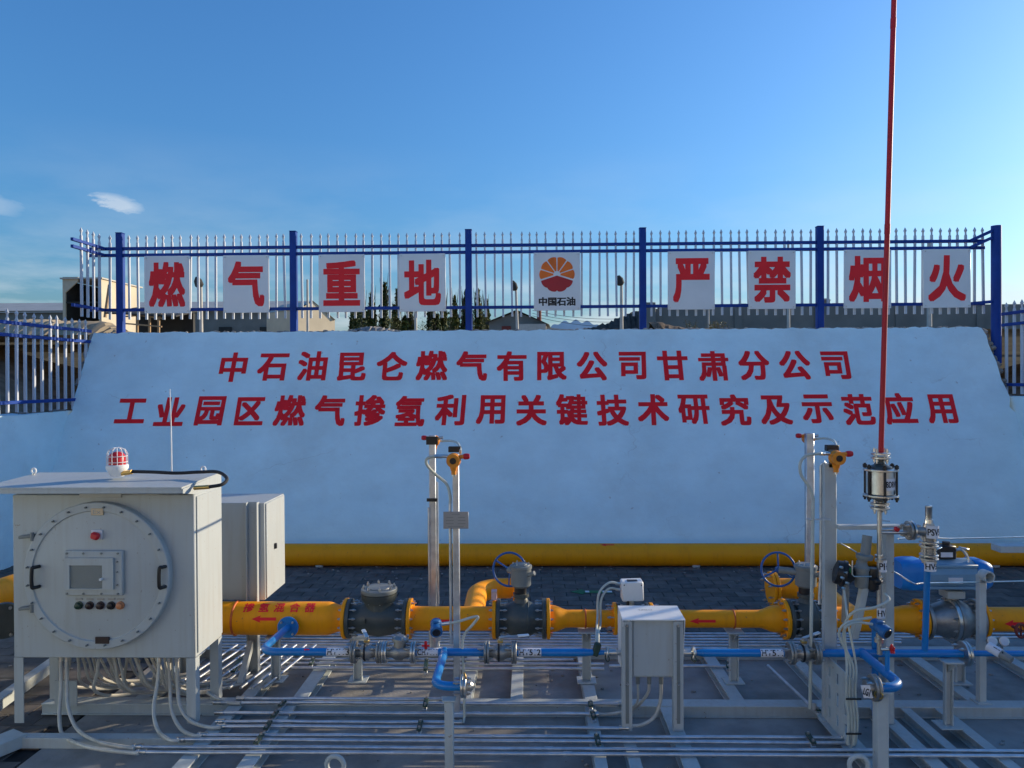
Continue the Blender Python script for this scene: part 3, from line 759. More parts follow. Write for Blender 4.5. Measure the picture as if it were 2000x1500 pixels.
# cream gable house, turned so that its gable takes the sun
Y0 = 48.0
t = thing('gable_house', 'cream house with a sunlit gable end behind the second fence post', 'house', (P3(615, 620, Y0).x, Y0, ZT))
gl, gr = P3(582, 604, Y0), P3(654, 626, Y0 + 2.2); ga = P3(612, 589, Y0 + 0.9)
zb = ZT; dv = Vector((-3.0, 2.6, 0))
g = [Vector((gl.x, gl.y, zb)), Vector((gr.x, gr.y, zb)), gr, ga, gl]
MB().add(g + [q + dv for q in g], [[0, 1, 2, 3, 4], [9, 8, 7, 6, 5], [0, 4, 9, 5], [1, 6, 7, 2]]).build('wall', 'cream_wall', t, smooth=0)
MB().add([gl + Vector((-0.05, -0.1, 0.02)), ga + Vector((0, -0.1, 0.05)), gr + Vector((0.1, -0.1, 0.02)), gl + dv, ga + dv + Vector((0, 0, 0.05)), gr + dv], [[0, 1, 4, 3], [1, 2, 5, 4]]).build('roof', 'tan_roof', t, smooth=0)
# grey gabled shed
Y0 = 46.0
t = thing('gable_shed', 'grey gabled shed with a dark red door, behind the fence beside the emblem board', 'shed', (P3(1010, 630, Y0).x, Y0, ZT))
l, ap, r = P3(955, 629, Y0), P3(1009, 609, Y0), P3(1066, 631, Y0)
poly = [Vector((l.x, Y0, ZT)), Vector((r.x, Y0, ZT)), r, ap, l]; dv = Vector((0.6, 9, 0))
MB().add(poly + [q + dv for q in poly], [[0, 1, 2, 3, 4], [9, 8, 7, 6, 5], [0, 4, 9, 5], [1, 6, 7, 2]]).build('wall', 'grey_block', t, smooth=0)
u = Vector((0, 0, 0.10)); fo = Vector((0, -0.35, 0))
rl, rr_ = P3(947, 631, Y0), P3(1072, 634, Y0)
MB().add([rl + fo, ap + fo + u, rr_ + fo, rl + dv, ap + dv + u, rr_ + dv], [[0, 1, 4, 3], [1, 2, 5, 4]]).build('roof', 'grey_block', t, smooth=0)
d0, d1 = P3(980, 637, Y0), P3(998, 648, Y0)
MB().span(d0.x, d1.x, Y0 - 0.06, Y0 - 0.02, ZT, d0.z).build('door', 'rust_red', t)
d0, d1 = P3(1014, 634, Y0), P3(1066, 648, Y0)
MB().span(d0.x, d1.x, Y0 - 0.5, Y0 - 0.03, ZT, d0.z).build('lean_to', 'pole_grey', t)
d0 = P3(1080, 637, Y0); d1 = P3(1150, 645, Y0)
MB().add([(r.x + 0.05, Y0 + 1, ZT), (d1.x, Y0 + 1, ZT), (d1.x, Y0 + 1, d1.z), (r.x + 0.05, Y0 + 1, d0.z), (r.x + 0.05, Y0 + 5, ZT), (d1.x, Y0 + 5, ZT), (d1.x, Y0 + 5, d1.z), (r.x + 0.05, Y0 + 5, d0.z)], [[0, 1, 2, 3], [4, 5, 6, 7], [3, 2, 6, 7], [1, 5, 6, 2], [0, 3, 7, 4]]).build('low_wing', 'pole_grey', t, smooth=0)
c = P3(1053, 612, Y0 + 3)
MB().cyl((c.x, Y0 + 3, ZT), (c.x, Y0 + 3, P3(1053, 600, Y0 + 3).z), 0.16, n=10).build('chimney', 'rust_red', t)
# heaps
def heap(name, label, pts, Y, dep, mat, cat, rough=0.12):
    """outline of the crest by pixel, laid as a mound with depth"""
    n = 60; vs = []; fs = []; m = 10
    for i in range(n + 1):
        px = pts[0][0] + (pts[-1][0] - pts[0][0]) * i / n
        for k in range(len(pts) - 1):
            if pts[k][0] <= px <= pts[k + 1][0]:
                q = (px - pts[k][0]) / (pts[k + 1][0] - pts[k][0]); py = pts[k][1] + (pts[k + 1][1] - pts[k][1]) * q
        c = aty(px, py, Y)
        for j in range(m + 1):
            s = j / m * 2 - 1
            h = max(0, 1 - abs(s) ** 1.5)
            z = ZT - 0.2 + (c.z - ZT + 0.2) * h + random.uniform(-1, 1) * rough * (0.3 + 0.7 * h) * (0.4 if j == m // 2 else 1)
            vs.append((c.x + random.uniform(-0.05, 0.05), Y + s * dep, z))
    for i in range(n):
        for j in range(m):
            a = i * (m + 1) + j; fs.append([a, a + 1, a + m + 2, a + m + 1])
    o = MB().add(vs, fs).build(name, mat, smooth=30); tag(o, label, cat); return o
heap('spoil_heap', 'dark heap of spoil behind the fence between the emblem board and the next post', [(1120, 648), (1160, 638), (1185, 631), (1205, 621), (1235, 612), (1262, 604), (1290, 606), (1310, 622), (1340, 640), (1380, 650)], 34, 3.0, 'spoil', 'heap', 0.18)
heap('rubble_mound', 'pale sandy mound behind the open fence end', [(-60, 632), (30, 626), (90, 624), (150, 628), (200, 626), (236, 640), (260, 652)], 17.5, 1.6, 'upper_soil', 'mound', 0.07)
heap('rubble_mound', 'low strip of pale rubble behind the wall edge below the poplars', [(668, 647), (700, 641), (725, 637), (750, 640), (770, 644), (790, 648)], 15.5, 0.7, 'cement', 'mound', 0.03)
heap('rubble_mound', 'low strip of rubble by the spoil heap under the fourth fence bay', [(1270, 630), (1290, 628), (1310, 636), (1345, 641), (1400, 642), (1500, 643), (1620, 646)], 15.0, 0.8, 'soil', 'mound', 0.035)
# grey boundary wall with panels
Y0 = 28.0
t = thing('boundary_wall', 'long grey block wall behind the fence bays with the last boards', 'wall', (P3(1600, 620, Y0).x, Y0, ZT))
x0, x1 = P3(1286, 600, Y0).x, P3(2300, 600, Y0).x; zt = P3(1600, 596, Y0).z
k = 0; x = x0
while x < x1:
    w = 3.0
    MB().span(x, x + w - 0.02, Y0, Y0 + 0.24, ZT - 0.1, zt + random.uniform(-0.03, 0.03), ch=0.01).build('wall_panel', 'grey_block', t)
    MB().span(x - 0.15, x + 0.13, Y0 - 0.06, Y0 - 0.003, ZT - 0.1, zt - 0.1).build('pier', 'grey_block', t)
    x += w
p = P3(1268, 590, Y0 - 0.4)
MB().span(p.x - 0.3, p.x + 0.25, Y0 - 0.35, Y0 + 0.2, ZT - 0.1, p.z, ch=0.02).build('gate_pier', 'grey_block', t)
for px, pt, wpx, Y1, m, lab in ((1452, 592, 16, 60, 'far_dark', 'tiny dark roof just above the grey boundary wall'), (1614, 582, 14, 75, 'grey_block', 'small far grey block above the boundary wall by the thick post'), (1650, 590, 34, 80, 'rust_red', 'far low red roof above the boundary wall near the crossed board')):
    p = P3(px, pt, Y1); w = wpx * Y1 / FPX
    t = thing('far_house', lab, 'house', (p.x, Y1, ZT))
    MB().span(p.x - w / 2, p.x + w / 2, Y1, Y1 + w, ZT, p.z - 0.25).build('wall', 'grey_block', t)
    q = [(p.x - w * 0.55, Y1 - 0.2, p.z - 0.25), (p.x + w * 0.55, Y1 - 0.2, p.z - 0.25), (p.x + w * 0.5, Y1 + w / 2, p.z), (p.x - w * 0.5, Y1 + w / 2, p.z), (p.x - w * 0.55, Y1 + w * 1.1, p.z - 0.25), (p.x + w * 0.55, Y1 + w * 1.1, p.z - 0.25)]
    MB().add(q, [[0, 1, 2, 3], [3, 2, 5, 4], [1, 5, 2], [0, 3, 4]]).build('roof', m, t, smooth=0)
# far pale hill
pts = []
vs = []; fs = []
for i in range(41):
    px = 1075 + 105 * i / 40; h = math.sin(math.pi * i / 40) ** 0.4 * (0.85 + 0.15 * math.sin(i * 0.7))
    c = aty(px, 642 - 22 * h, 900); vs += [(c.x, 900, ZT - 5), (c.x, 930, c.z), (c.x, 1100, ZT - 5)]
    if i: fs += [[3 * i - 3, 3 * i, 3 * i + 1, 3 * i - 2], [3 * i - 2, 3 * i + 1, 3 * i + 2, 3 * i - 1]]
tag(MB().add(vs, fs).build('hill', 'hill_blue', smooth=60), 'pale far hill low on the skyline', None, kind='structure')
# wires
for k, (py0, py1) in enumerate(((606, 622), (612, 628), (617, 640))):
    a, b = aty(1040, py0, 40), aty(1300, py1 - 8, 38)
    path = [a.lerp(b, i / 12) + Vector((0, 0, -0.35 * (1 - (2 * i / 12 - 1) ** 2))) for i in range(13)]
    tag(MB().tube(path, 0.012, 5).build('overhead_wire', 'wire_dark'), ('topmost', 'middle', 'lowest')[k] + ' of the thin wires sagging between shed and spoil heap', 'wire', 'wires beyond the fence')

# poplars and shrubs
def poplar(px, pytop, Y, wpx, label, mat, n=1500, pyfoot=None):
    p = aty(px, 640, Y); top = zs(pytop, Y, px); z0 = ZT; w = wpx * Y / FPX
    t = thing('poplar_tree', label, 'tree', (p.x, Y, z0), 'poplars beyond the fence')
    tr = MB().tube([(p.x, Y, z0), (p.x + 0.1, Y, z0 + (top - z0) * 0.5), (p.x, Y, top - 0.3)], [w * 0.07, w * 0.045, 0.02], 8)
    for k in range(16):
        a = random.uniform(0, 6.28); h = z0 + (top - z0) * random.uniform(0.12, 0.85)
        tr.tube([(p.x, Y, h), (p.x + math.cos(a) * w * 0.22, Y + math.sin(a) * w * 0.22, h + w * 0.7), (p.x + math.cos(a) * w * 0.3, Y + math.sin(a) * w * 0.3, h + w * 1.5)], [0.06, 0.04, 0.01], 5)
    tr.build('trunk', 'bark', t)
    mb = MB(); pl = []
    for k in range(7):                               # upright plumes, each drawn to a point
        a = random.uniform(0, 6.28); off = w * (0.0 if k == 0 else random.uniform(0.10, 0.36)); hh = 1.0 if k == 0 else random.uniform(0.55, 0.93)
        pl.append((math.cos(a) * off, math.sin(a) * off, hh, w * random.uniform(0.20, 0.31)))
    for k in range(n):
        ox, oy, hh, pr = random.choice(pl); f = random.random() ** 0.85
        rr = pr * min(1, 0.35 + f * 3) * (1 - f) ** 0.55 * abs(random.gauss(0, 0.8)) + 0.05
        a = random.uniform(0, 6.28); s = random.uniform(0.13, 0.32)
        q = Vector((p.x + ox * (1 - 0.35 * f) + math.cos(a) * rr, Y + oy * (1 - 0.35 * f) + math.sin(a) * rr, z0 + (top - z0) * (0.03 + 0.97 * f * hh)))
        d = Vector((random.gauss(0, 0.6), random.gauss(0, 0.6), random.gauss(0.9, 0.5))).normalized(); _, u, v = frame(d)
        mb.add([q - u * s * 0.55, q + d * s * 1.2, q + u * s * 0.55, q - d * s * 0.9], [[0, 1, 2, 3]])
    o = mb.build('crown', mat, t, smooth=0)
pops = [(694, 566, 18, 'leaf_dark'), (708, 590, 20, 'leaf_mid'), (726, 572, 18, 'leaf_dark'), (752, 552, 20, 'leaf_dark'), (776, 566, 20, 'leaf_mid'), (800, 600, 24, 'leaf_mid'),
        (846, 600, 24, 'leaf_dark'), (866, 590, 20, 'leaf_mid'), (888, 578, 18, 'leaf_mid'), (911, 570, 20, 'leaf_dark'), (934, 566, 20, 'leaf_mid'), (950, 584, 16, 'leaf_mid')]
plabs = ['first slim poplar beside the third sign board', 'short poplar second from the third sign board', 'third poplar counting from the third sign board', 'tallest poplar between the two boards before the middle post', 'poplar half hidden by the fourth sign board',
         'low poplar hidden mostly behind the fourth sign board', 'short poplar just past the fourth sign board', 'poplar two past the fourth sign board', 'poplar third past the fourth sign board', 'dark poplar standing behind the middle fence post', 'tall poplar just past the middle fence post', 'last small poplar before the grey gabled shed']
for (px, py, w, m), lab in zip(pops, plabs): poplar(px, py, 74 + random.uniform(-5, 5), w * 1.7, lab, m, 4200)
def shrub(px, py, Y, wpx, label, mat, n=700, hr=1.0):
    p = aty(px, 645, Y); top = zs(py, Y, px); w = wpx * Y / FPX
    t = thing('shrub', label, 'shrub', (p.x, Y, ZT), 'shrubs beyond the fence')
    st = MB(); lv = MB()
    for k in range(14):
        a = random.uniform(0, 6.28); r = random.uniform(0.1, 0.5) * w
        e = Vector((p.x + math.cos(a) * r, Y + math.sin(a) * r, ZT + (top - ZT) * random.uniform(0.6, 1.0)))
        st.tube([(p.x + math.cos(a) * r * 0.2, Y + math.sin(a) * r * 0.2, ZT), e], [0.012, 0.004], 5)
        for j in range(n // 14):
            q = Vector((p.x, Y, ZT)).lerp(e, random.uniform(0.35, 1.05)) + Vector((random.gauss(0, 1), random.gauss(0, 1), random.gauss(0, 0.6))) * w * 0.07
            s = w * random.uniform(0.012, 0.035); d = Vector((random.gauss(0, 1), random.gauss(0, 1), random.gauss(0, 1))).normalized(); _, u, v = frame(d)
            lv.add([q - u * s, q + v * s * 0.6, q + u * s, q - v * s * 0.6], [[0, 1, 2, 3]])
    st.build('stems', 'bark', t); lv.build('foliage', mat, t, smooth=0)
shrub(702, 612, 60, 52, 'dark shrub at the foot of the first poplars', 'leaf_dark', 1500)
shrub(760, 616, 58, 56, 'green shrub below the tallest poplar', 'leaf_mid', 1500)
shrub(832, 618, 58, 46, 'green shrub showing beneath the fourth sign board', 'leaf_mid', 1300)
shrub(880, 622, 58, 40, 'dark shrub before the middle fence post', 'leaf_dark', 1200)
shrub(936, 620, 56, 40, 'pale green shrub next to the grey gabled shed', 'leaf_mid', 1200)
shrub(1350, 624, 17, 34, 'low green shrub growing at the wall edge under the fence', 'leaf_mid', 700)
shrub(1402, 622, 17, 44, 'dry yellowish shrub at the wall edge under the fence', 'leaf_dry', 900)

# unseen building added behind the viewer to bounce warm sunlight onto the skid
t = thing('bounce_building', 'cream building added unseen behind the viewer to bounce warm light', 'building', (-10, -16, 0))
MB().span(-24, -10.5, -26, -2.0, 0, 6.4, ch=0.03).build('wall', 'bounce_cream', t)
MB().span(-10.48, 16, -26, -15, 0, 7.2, ch=0.03).build('wall', 'bounce_cream', t)
MB().span(-24.3, -10.2, -26.3, -1.7, 6.41, 6.65, ch=0.02).build('roof', 'tan_roof', t)
MB().span(-10.19, 16.3, -26.3, -14.7, 7.21, 7.45, ch=0.02).build('roof', 'tan_roof', t)
for k in range(4):
    for z in (1.0, 4.0):
        w = MB().span(-10.49, -10.44, -5.5 - 3.2 * k, -4.0 - 3.2 * k, z, z + 1.4).build('window', 'far_dark', t)
for k in range(7):
    for z in (1.0, 4.4):
        w = MB().span(-8 + 3.4 * k, -6.5 + 3.4 * k, -14.99, -14.94, z, z + 1.4).build('window', 'far_dark', t)
# gravel and mortar crumbs along the foot of the wall and on the pad
mb = MB()
for k in range(900):
    if k < 500: x, y = random.uniform(XL + 0.2, XR - 0.2), 10.9 - abs(random.gauss(0, 0.5)); z = 0.0
    elif k < 760: x, y = random.uniform(PAD[0] + 0.1, 5), random.uniform(4.1, 7.5); z = 0.013
    else: x, y = random.uniform(-6.5, -3.6), random.uniform(4.5, 10); z = 0.0
    r = random.uniform(0.004, 0.016)
    mb.sphere((x, y, z + r * 0.4), r, 5, 3, (random.uniform(0.8, 1.6), 1, 0.7))
tag(mb.build('gravel', 'cement', loc=(0, 6, 0), smooth=0), 'loose grit scattered over pavers and concrete', None, kind='stuff')

# ================================================================== THE SKID AND ITS PIPEWORK
ZB = 0.10                      # top of the skid beams
YM = 6.28; ZM = zs(1208, YM, 1000)     # main yellow line
YU = 5.49; ZU = zs(1274, YU, 1000)     # blue line in front of it
def X(px, Y=YM, py=1200): return aty(px, py, Y).x

# ---- skid frame
skid = thing('skid_frame', 'pale grey steel skid frame of crossing beams on the concrete pad', 'skid', (0.5, 5.8, 0.012))
def ibeam_y(x, y0, y1, w, name='cross_beam'):
    mb = MB()
    mb.span(x - w / 2, x + w / 2, y0, y1, ZB - 0.012, ZB, 0.002).span(x - w / 2, x + w / 2, y0, y1, 0.013, 0.024, 0.002).span(x - 0.006, x + 0.006, y0, y1, 0.024, ZB - 0.012)
    return mb.build(name, 'frame_grey', skid)
def ibeam_x(y, x0, x1, w, name='long_beam'):
    mb = MB()
    mb.span(x0, x1, y - w / 2, y + w / 2, ZB - 0.010, ZB + 0.003, 0.002).span(x0, x1, y - w / 2, y + w / 2, 0.0125, 0.0235, 0.002)
    mb.span(x0, x1, y - w / 2 + 0.012, y - w / 2 + 0.022, 0.0235, ZB - 0.010).span(x0, x1, y + w / 2 - 0.022, y + w / 2 - 0.012, 0.0235, ZB - 0.010)
    return mb.build(name, 'frame_grey', skid)
ibeam_x(5.86, -3.9, 6.3, 0.13); ibeam_x(7.05, -3.3, 6.3, 0.12); ibeam_x(4.55, -2.6, 6.3, 0.13)
for x, y0, y1, w in ((-3.15, 5.93, 6.98, 0.12), (-2.30, 5.93, 6.98, 0.11), (-2.33, 4.62, 5.79, 0.11), (-1.90, 4.62, 5.79, 0.11), (-1.86, 5.93, 6.98, 0.12), (-0.52, 5.93, 6.98, 0.11), (-0.10, 5.93, 6.98, 0.10), (0.48, 4.62, 5.79, 0.085), (0.50, 5.93, 6.98, 0.10),
                     (0.71, 4.62, 5.3, 0.085), (1.08, 4.62, 5.79, 0.11), (1.67, 5.93, 6.98, 0.11), (2.30, 4.62, 5.79, 0.09), (2.45, 5.93, 6.98, 0.10), (2.71, 4.62, 5.79, 0.105), (2.93, 4.62, 5.79, 0.075), (3.20, 4.62, 5.79, 0.085), (3.55, 5.93, 6.98, 0.11), (4.3, 4.62, 5.79, 0.10), (4.4, 5.93, 6.98, 0.10)):
    ibeam_y(x, y0, y1, w)
# tie beam under the cabinet, open tube end
xa, xb = X(28, 5.3, 1445), X(404, 5.3, 1445)
mb = MB()
for dy, dz, sy_, sz in ((0, 0.034, 0.08, 0.008), (0, -0.034, 0.08, 0.008), (-0.036, 0, 0.008, 0.06), (0.036, 0, 0.008, 0.06)):
    mb.box(((xa + xb) / 2, 5.3 + dy, 0.052 + dz), (xb - xa, sy_, sz), ch=0.001)
mb.build('tie_beam', 'frame_grey', skid)
# diagonal strut going back past the cabinet
MB().bar(atz(-20, 1385, 0.1), atz(108, 1293, 0.1), 0.09, 0.09, 0.004).build('outrigger', 'frame_grey', skid)
MB().bar(atz(-60, 1480, 0.06), atz(40, 1440, 0.06), 0.18, 0.09, 0.004).build('outrigger', 'frame_grey', skid)
# lifting eyes at the near edge
for px in (655, 1677):
    p = atz(px, 1512, 0.10)
    MB().torus(p + Vector((0, 0, 0.06)), (0.1, 1, 0.0), 0.058, 0.016, 28, 8).build('lifting_eye', 'frame_grey', skid)

def support(px, pyfoot_y, ztop, label, Y=YM, w=0.075, head=True, cat='pipe support'):
    x = X(px, Y, 1260)
    t = thing('pipe_support', label, cat, (x, Y, ZB), 'grey pipe supports on the skid')
    mb = MB().span(x - w / 2, x + w / 2, Y - 0.004, Y + 0.004, ZB + 0.014, ztop).span(x - w / 2, x - w / 2 + 0.008, Y - w / 2, Y - 0.005, ZB + 0.014, ztop).span(x + w / 2 - 0.008, x + w / 2, Y - w / 2, Y - 0.005, ZB + 0.014, ztop)
    mb.build('post', 'frame_grey', t)
    MB().span(x - 0.08, x + 0.08, Y - 0.075, Y + 0.075, ZB + 0.004, ZB + 0.013, ch=0.002).build('base_plate', 'frame_grey', t)
    if head:
        MB().span(x - 0.07, x + 0.07, Y - 0.10, Y + 0.10, ztop + 0.001, ztop + 0.014, ch=0.002).build('saddle', 'frame_grey', t)
        MB().prism([(0, 0), (0.0, -0.10), (0.12, 0)], (x - 0.004, Y - 0.0, ztop), (0, -1, 0), (0, 0, 1), (0.008, 0, 0)).build('gusset', 'frame_grey', t)
    return t
support(1432, 1330, ZM - 0.10, 'pipe support under the narrow yellow pipe with the red arrow')
support(1145, 1330, ZM - 0.10, 'pipe support under the short narrow yellow pipe before the junction box')
support(1872, 1330, ZM - 0.20, 'pipe support under the actuated ball valve')
support(700, 1330, ZM - 0.20, 'pipe support under the bolted check valve')
support(540, 1330, ZM - 0.155, 'pipe support under the wide yellow mixer pipe')
support(1850, 1400, ZU - 0.045, 'pipe support under the blue pipe beside the actuated ball valve', YU, 0.06, True)

# ---- long galvanized conduits lying across the skid
ZC = ZB + 0.020
def conduit(py, px0, px1, label, r=0.0135, Z=ZC, ends=True):
    p = atz(1000, py, Z); Y = p.y
    x0 = aty(px0, py, Y).x; x1 = aty(px1, py, Y).x
    n = 14
    t = thing('conduit', label, 'conduit', ((x0 + x1) / 2, Y, ZB), 'galvanized conduits on the skid')
    ph = random.uniform(0, 6)
    MB().tube([(x0 + (x1 - x0) * i / n, Y + 0.003 * math.sin(i * 1.3 + ph), Z + 0.0015 * math.sin(i * 0.9 + ph)) for i in range(n + 1)], r, 10).build('tube', 'galvanized', t)
    if ends:
        for q in (x0, x1):
            MB().lathe((q - 0.035, Y, Z), (1, 0, 0), [(0, r * 1.1), (0.004, r * 1.5), (0.02, r * 1.5), (0.021, r * 1.25), (0.05, r * 1.25), (0.051, r * 1.55), (0.07, r * 1.55)], 10).build('coupling', 'steel', t)
    if x1 - x0 > 2.5:
        q = x0 + (x1 - x0) * random.uniform(0.35, 0.7)
        MB().cyl((q, Y, Z), (q + 0.06, Y, Z), r * 1.2, n=10).build('coupling', 'galvanized', t)
    return Y
front = [(1366, 470, 870, 'short upper conduit of the pair just before the blue elbow'), (1374, 425, 1216, 'rearmost full conduit of the near bunch, ending at the junction box leg'),
         (1394, 428, 1160, 'second conduit from the rear in the near bunch'), (1411.5, 430, 893, 'conduit in the near bunch that stops at the flange post'), (1421, 432, 1218, 'conduit in the near bunch ending in a hose behind the junction box leg'),
         (1438, 395, 1652, 'conduit in the near bunch ending at the slotted bracket, farther one'), (1447.5, 352, 1660, 'conduit in the near bunch ending at the slotted bracket, nearer one'),
         (1462, 268, 2060, 'long near conduit running out of the picture, second from the front'), (1472, 276, 2060, 'frontmost long conduit running out of the picture')]
FY = [conduit(*c) for c in front]
back = [(1237, 425, 2060), (1242.5, 425, 2060), (1248, 425, 1760), (1253.5, 425, 1760), (1259.5, 425, 1640), (1265.5, 425, 1420), (1272, 425, 1420)]
ordn = ('first', 'second', 'third', 'fourth', 'fifth', 'sixth', 'seventh')
for k, (py, a, b) in enumerate(back): conduit(py, a, b, ordn[k] + ' conduit from the rear in the bunch beneath the yellow line', 0.0125, ZC + 0.01, False)
for k, (py, a, b) in enumerate(((1289, 470, 1120), (1297, 462, 1180), (1306, 470, 1180))): conduit(py, a, b, ('rear', 'middle', 'near')[k] + ' conduit of the three just in front of the bunch below the blue valves', 0.0135, ZC, False)
conduit(1300, 1190, 1420, 'short conduit between the junction box and the blue pipe with the tag', 0.0135, ZC, False)
p0, p1 = atz(1500, 1300, ZC + 0.02), atz(1590, 1385, ZC + 0.02)
t = thing('conduit', 'conduit lying slantwise below the blue pipe tag', 'conduit', p0, 'galvanized conduits on the skid')
MB().tube([p0, p1], 0.013, 10).build('tube', 'galvanized', t)
MB().cyl(p1 + Vector((0, 0, 0)), p1 + Vector((0, 0, 0.05)), 0.018, n=10).build('elbow', 'galvanized', t)
# strut clamps holding the conduits down
def clamp(px0, py0, px1, py1, label, w=0.036):
    a, b = atz(px0, py0, ZC + 0.02), atz(px1, py1, ZC + 0.02)
    t = thing('strut_clamp', label, 'clamp', (a + b) / 2 - Vector((0, 0, 0.03)), 'dark strut clamps across the conduits')
    d = (b - a).normalized(); sd = Vector((0, 0, 1)).cross(d)
    MB().bar(a, b, w, 0.012, 0.002).build('strap', 'clamp_green', t)
    MB().bar(a - Vector((0, 0, 0.03)), b - Vector((0, 0, 0.03)), w * 0.8, 0.02, 0.002).build('channel', 'galvanized', t)
    for q in (a + d * 0.02, b - d * 0.02):
        MB().hexnut(q + Vector((0, 0, 0.006)), q + Vector((0, 0, 0.02)), 0.010).build('nut', 'steel', t)
clamp(556, 1369, 546, 1379, 'clamp across the rear pair of near conduits by the cabinet')
clamp(541, 1389, 532, 1400, 'small clamp on the second near conduit by the cabinet'); clamp(528, 1408, 518, 1424, 'clamp on the middle near conduits by the cabinet'); clamp(512, 1434, 499, 1452, 'clamp on the nearer conduits by the cabinet')
clamp(833, 1364, 830, 1380, 'clamp on the rear conduit pair before the blue elbow'); clamp(822, 1408, 818, 1426, 'clamp on the middle conduits before the flange post')
clamp(1153, 1370, 1154, 1380, 'clamp at the rear conduit by the junction box leg'); clamp(1157, 1390, 1160, 1402, 'clamp on the second conduit beside the junction box leg'); clamp(1165, 1434, 1169, 1454, 'clamp on the near conduits before the junction box')
clamp(1577, 1432, 1590, 1452, 'clamp on the near conduits by the slotted bracket')
clamp(1146, 1293, 1146, 1309, 'clamp on the three rear conduits before the junction box'); clamp(833, 1287, 831, 1309, 'clamp on the three conduits below the check valve tag'); clamp(612, 1286, 606, 1298, 'clamp on the rear conduits below the blue elbow'); clamp(1421, 1292, 1423, 1304, 'clamp on the short conduit past the junction box')
clamp(1586, 1376, 1600, 1388, 'clamp on the slantwise conduit')
clamp(470, 1285, 455, 1312, 'clamp on the rear conduits by the cabinet leg')

# ---- back pipe along the foot of the wall
RBK = 0.158; yb = 10.56
t = thing('gas_pipe', 'long plain yellow gas pipe lying along the foot of the white wall', 'pipe', (0, yb, 0))
MB().cyl((X(150, yb, 1085), yb, RBK), (7.66, yb, RBK), RBK, n=40).build('pipe', 'yellow_paint', t)
for px in (300, 1262, 1705): MB().torus((X(px, yb, 1085), yb, RBK), (1, 0, 0), RBK, 0.006, 40, 6).build('weld_seam', 'yellow_paint', t)
px_ = X(1185, yb, 1066)
fm = pipemap((px_, yb, RBK), RBK, 1.25)
arrow = [(-0.10, 0.0), (-0.02, 0.03), (-0.02, 0.012), (0.10, 0.012), (0.10, -0.012), (-0.02, -0.012), (-0.02, -0.03)]
MB().add([fm(x, y, 0.001) for x, y in arrow], [[0, 1, 2, 6], [2, 3, 4, 5], [2, 5, 6]]).build('red_arrow', 'red_paint', t, smooth=0)
for px in (620, 1350, 1930):
    MB().prism([(-0.1, 0), (0.1, 0), (0.1, 0.034), (0.06, 0.013), (0, 0.003), (-0.06, 0.013), (-0.1, 0.034)], (X(px, yb, 1085), yb, -0.004), (0, 1, 0), (0, 0, 1), (0.1, 0, 0)).build('saddle', 'frame_grey', t)

# ---- helpers for the lines
def arrow_on(root, xc, r, Y, Z, ang, L=0.2, h=0.035, name='red_arrow'):
    fm = pipemap((xc, Y, Z), r, ang)
    poly = [(-L / 2, 0), (-L * 0.12, h), (-L * 0.16, h * 0.42), (L / 2, h * 0.42), (L / 2, -h * 0.42), (-L * 0.16, -h * 0.42), (-L * 0.12, -h)]
    return MB().add([fm(x, y, 0.0015) for x, y in poly], [[0, 1, 2], [0, 2, 5], [0, 5, 6], [2, 3, 4, 5]]).build(name, 'sign_red', root, smooth=0)
def weld(root, x, r, Y, Z, mat='weld_orange', w=0.007):
    return MB().torus((x, Y, Z), (1, 0, 0), r, w, 32, 8).build('weld_seam', mat, root)
def xpipe(prof, Y, Z, n=36):
    mb = MB(); x0 = prof[0][0]
    return mb.lathe((x0, Y, Z), (1, 0, 0), [(x - x0, r) for x, r in prof], n)
def red(xa, ra, xb, rb, k=6):
    return [(xa + (xb - xa) * i / k, ra + (rb - ra) * (0.5 - 0.5 * math.cos(math.pi * i / k))) for i in range(k + 1)]
RF, R1, R2, R3 = 0.168, 0.138, 0.100, 0.073     # flange, mixer, line, narrow line

# ---- mixer spool
m0, m1, m2, m3 = -3.75, X(640), X(666), X(672)
t = thing('mixer_pipe', 'widest yellow pipe with red characters and arrow, beside the control cabinet', 'pipe', ((m0 + m3) / 2, YM, ZB))
MB().add([], []); xpipe([(m0, R1), (m1, R1)] + red(m1 + 0.002, R1, m2, R2 * 1.1)[1:] + [(m3, R2 * 1.1)], YM, ZM).build('pipe', 'yellow_paint', t)
weld(t, X(463), R1, YM, ZM, w=0.010)
xx = X(483)
for i, ch in enumerate('掺氢混合器'):
    sx, sy = boxfit(ch, 0.088, 0.10, 0.03)
    lettering(ch, pipemap((X(493 + 29.5 * i), YM, ZM), R1, 1.02), sx, sy, 0.03, 8).build('red_character', 'sign_red', t, smooth=0)
arrow_on(t, X(526), R1, YM, ZM, 0.26, 0.21, 0.03)
flange(t, (m3 + 0.018, YM, ZM), (1, 0, 0), RF, 0.03, 12, 'yellow_paint', bolts=False)
flange(t, (m0 + 0.02, YM, ZM), (1, 0, 0), RF + 0.03, 0.034, 12, 'yellow_paint')
# stub to the blue branch on its near side
fb = Vector((X(566, YM - R1), YM - R1 - 0.05, ZM - 0.015))
MB().cyl(fb + Vector((0, 0.12, 0)), fb, 0.045, n=20).build('nozzle', 'yellow_paint', t)
flange(t, fb + Vector((0, 0.0, 0)), (0, 1, 0), 0.088, 0.02, 4, 'pipe_blue', br=0.010, name='branch_flange')
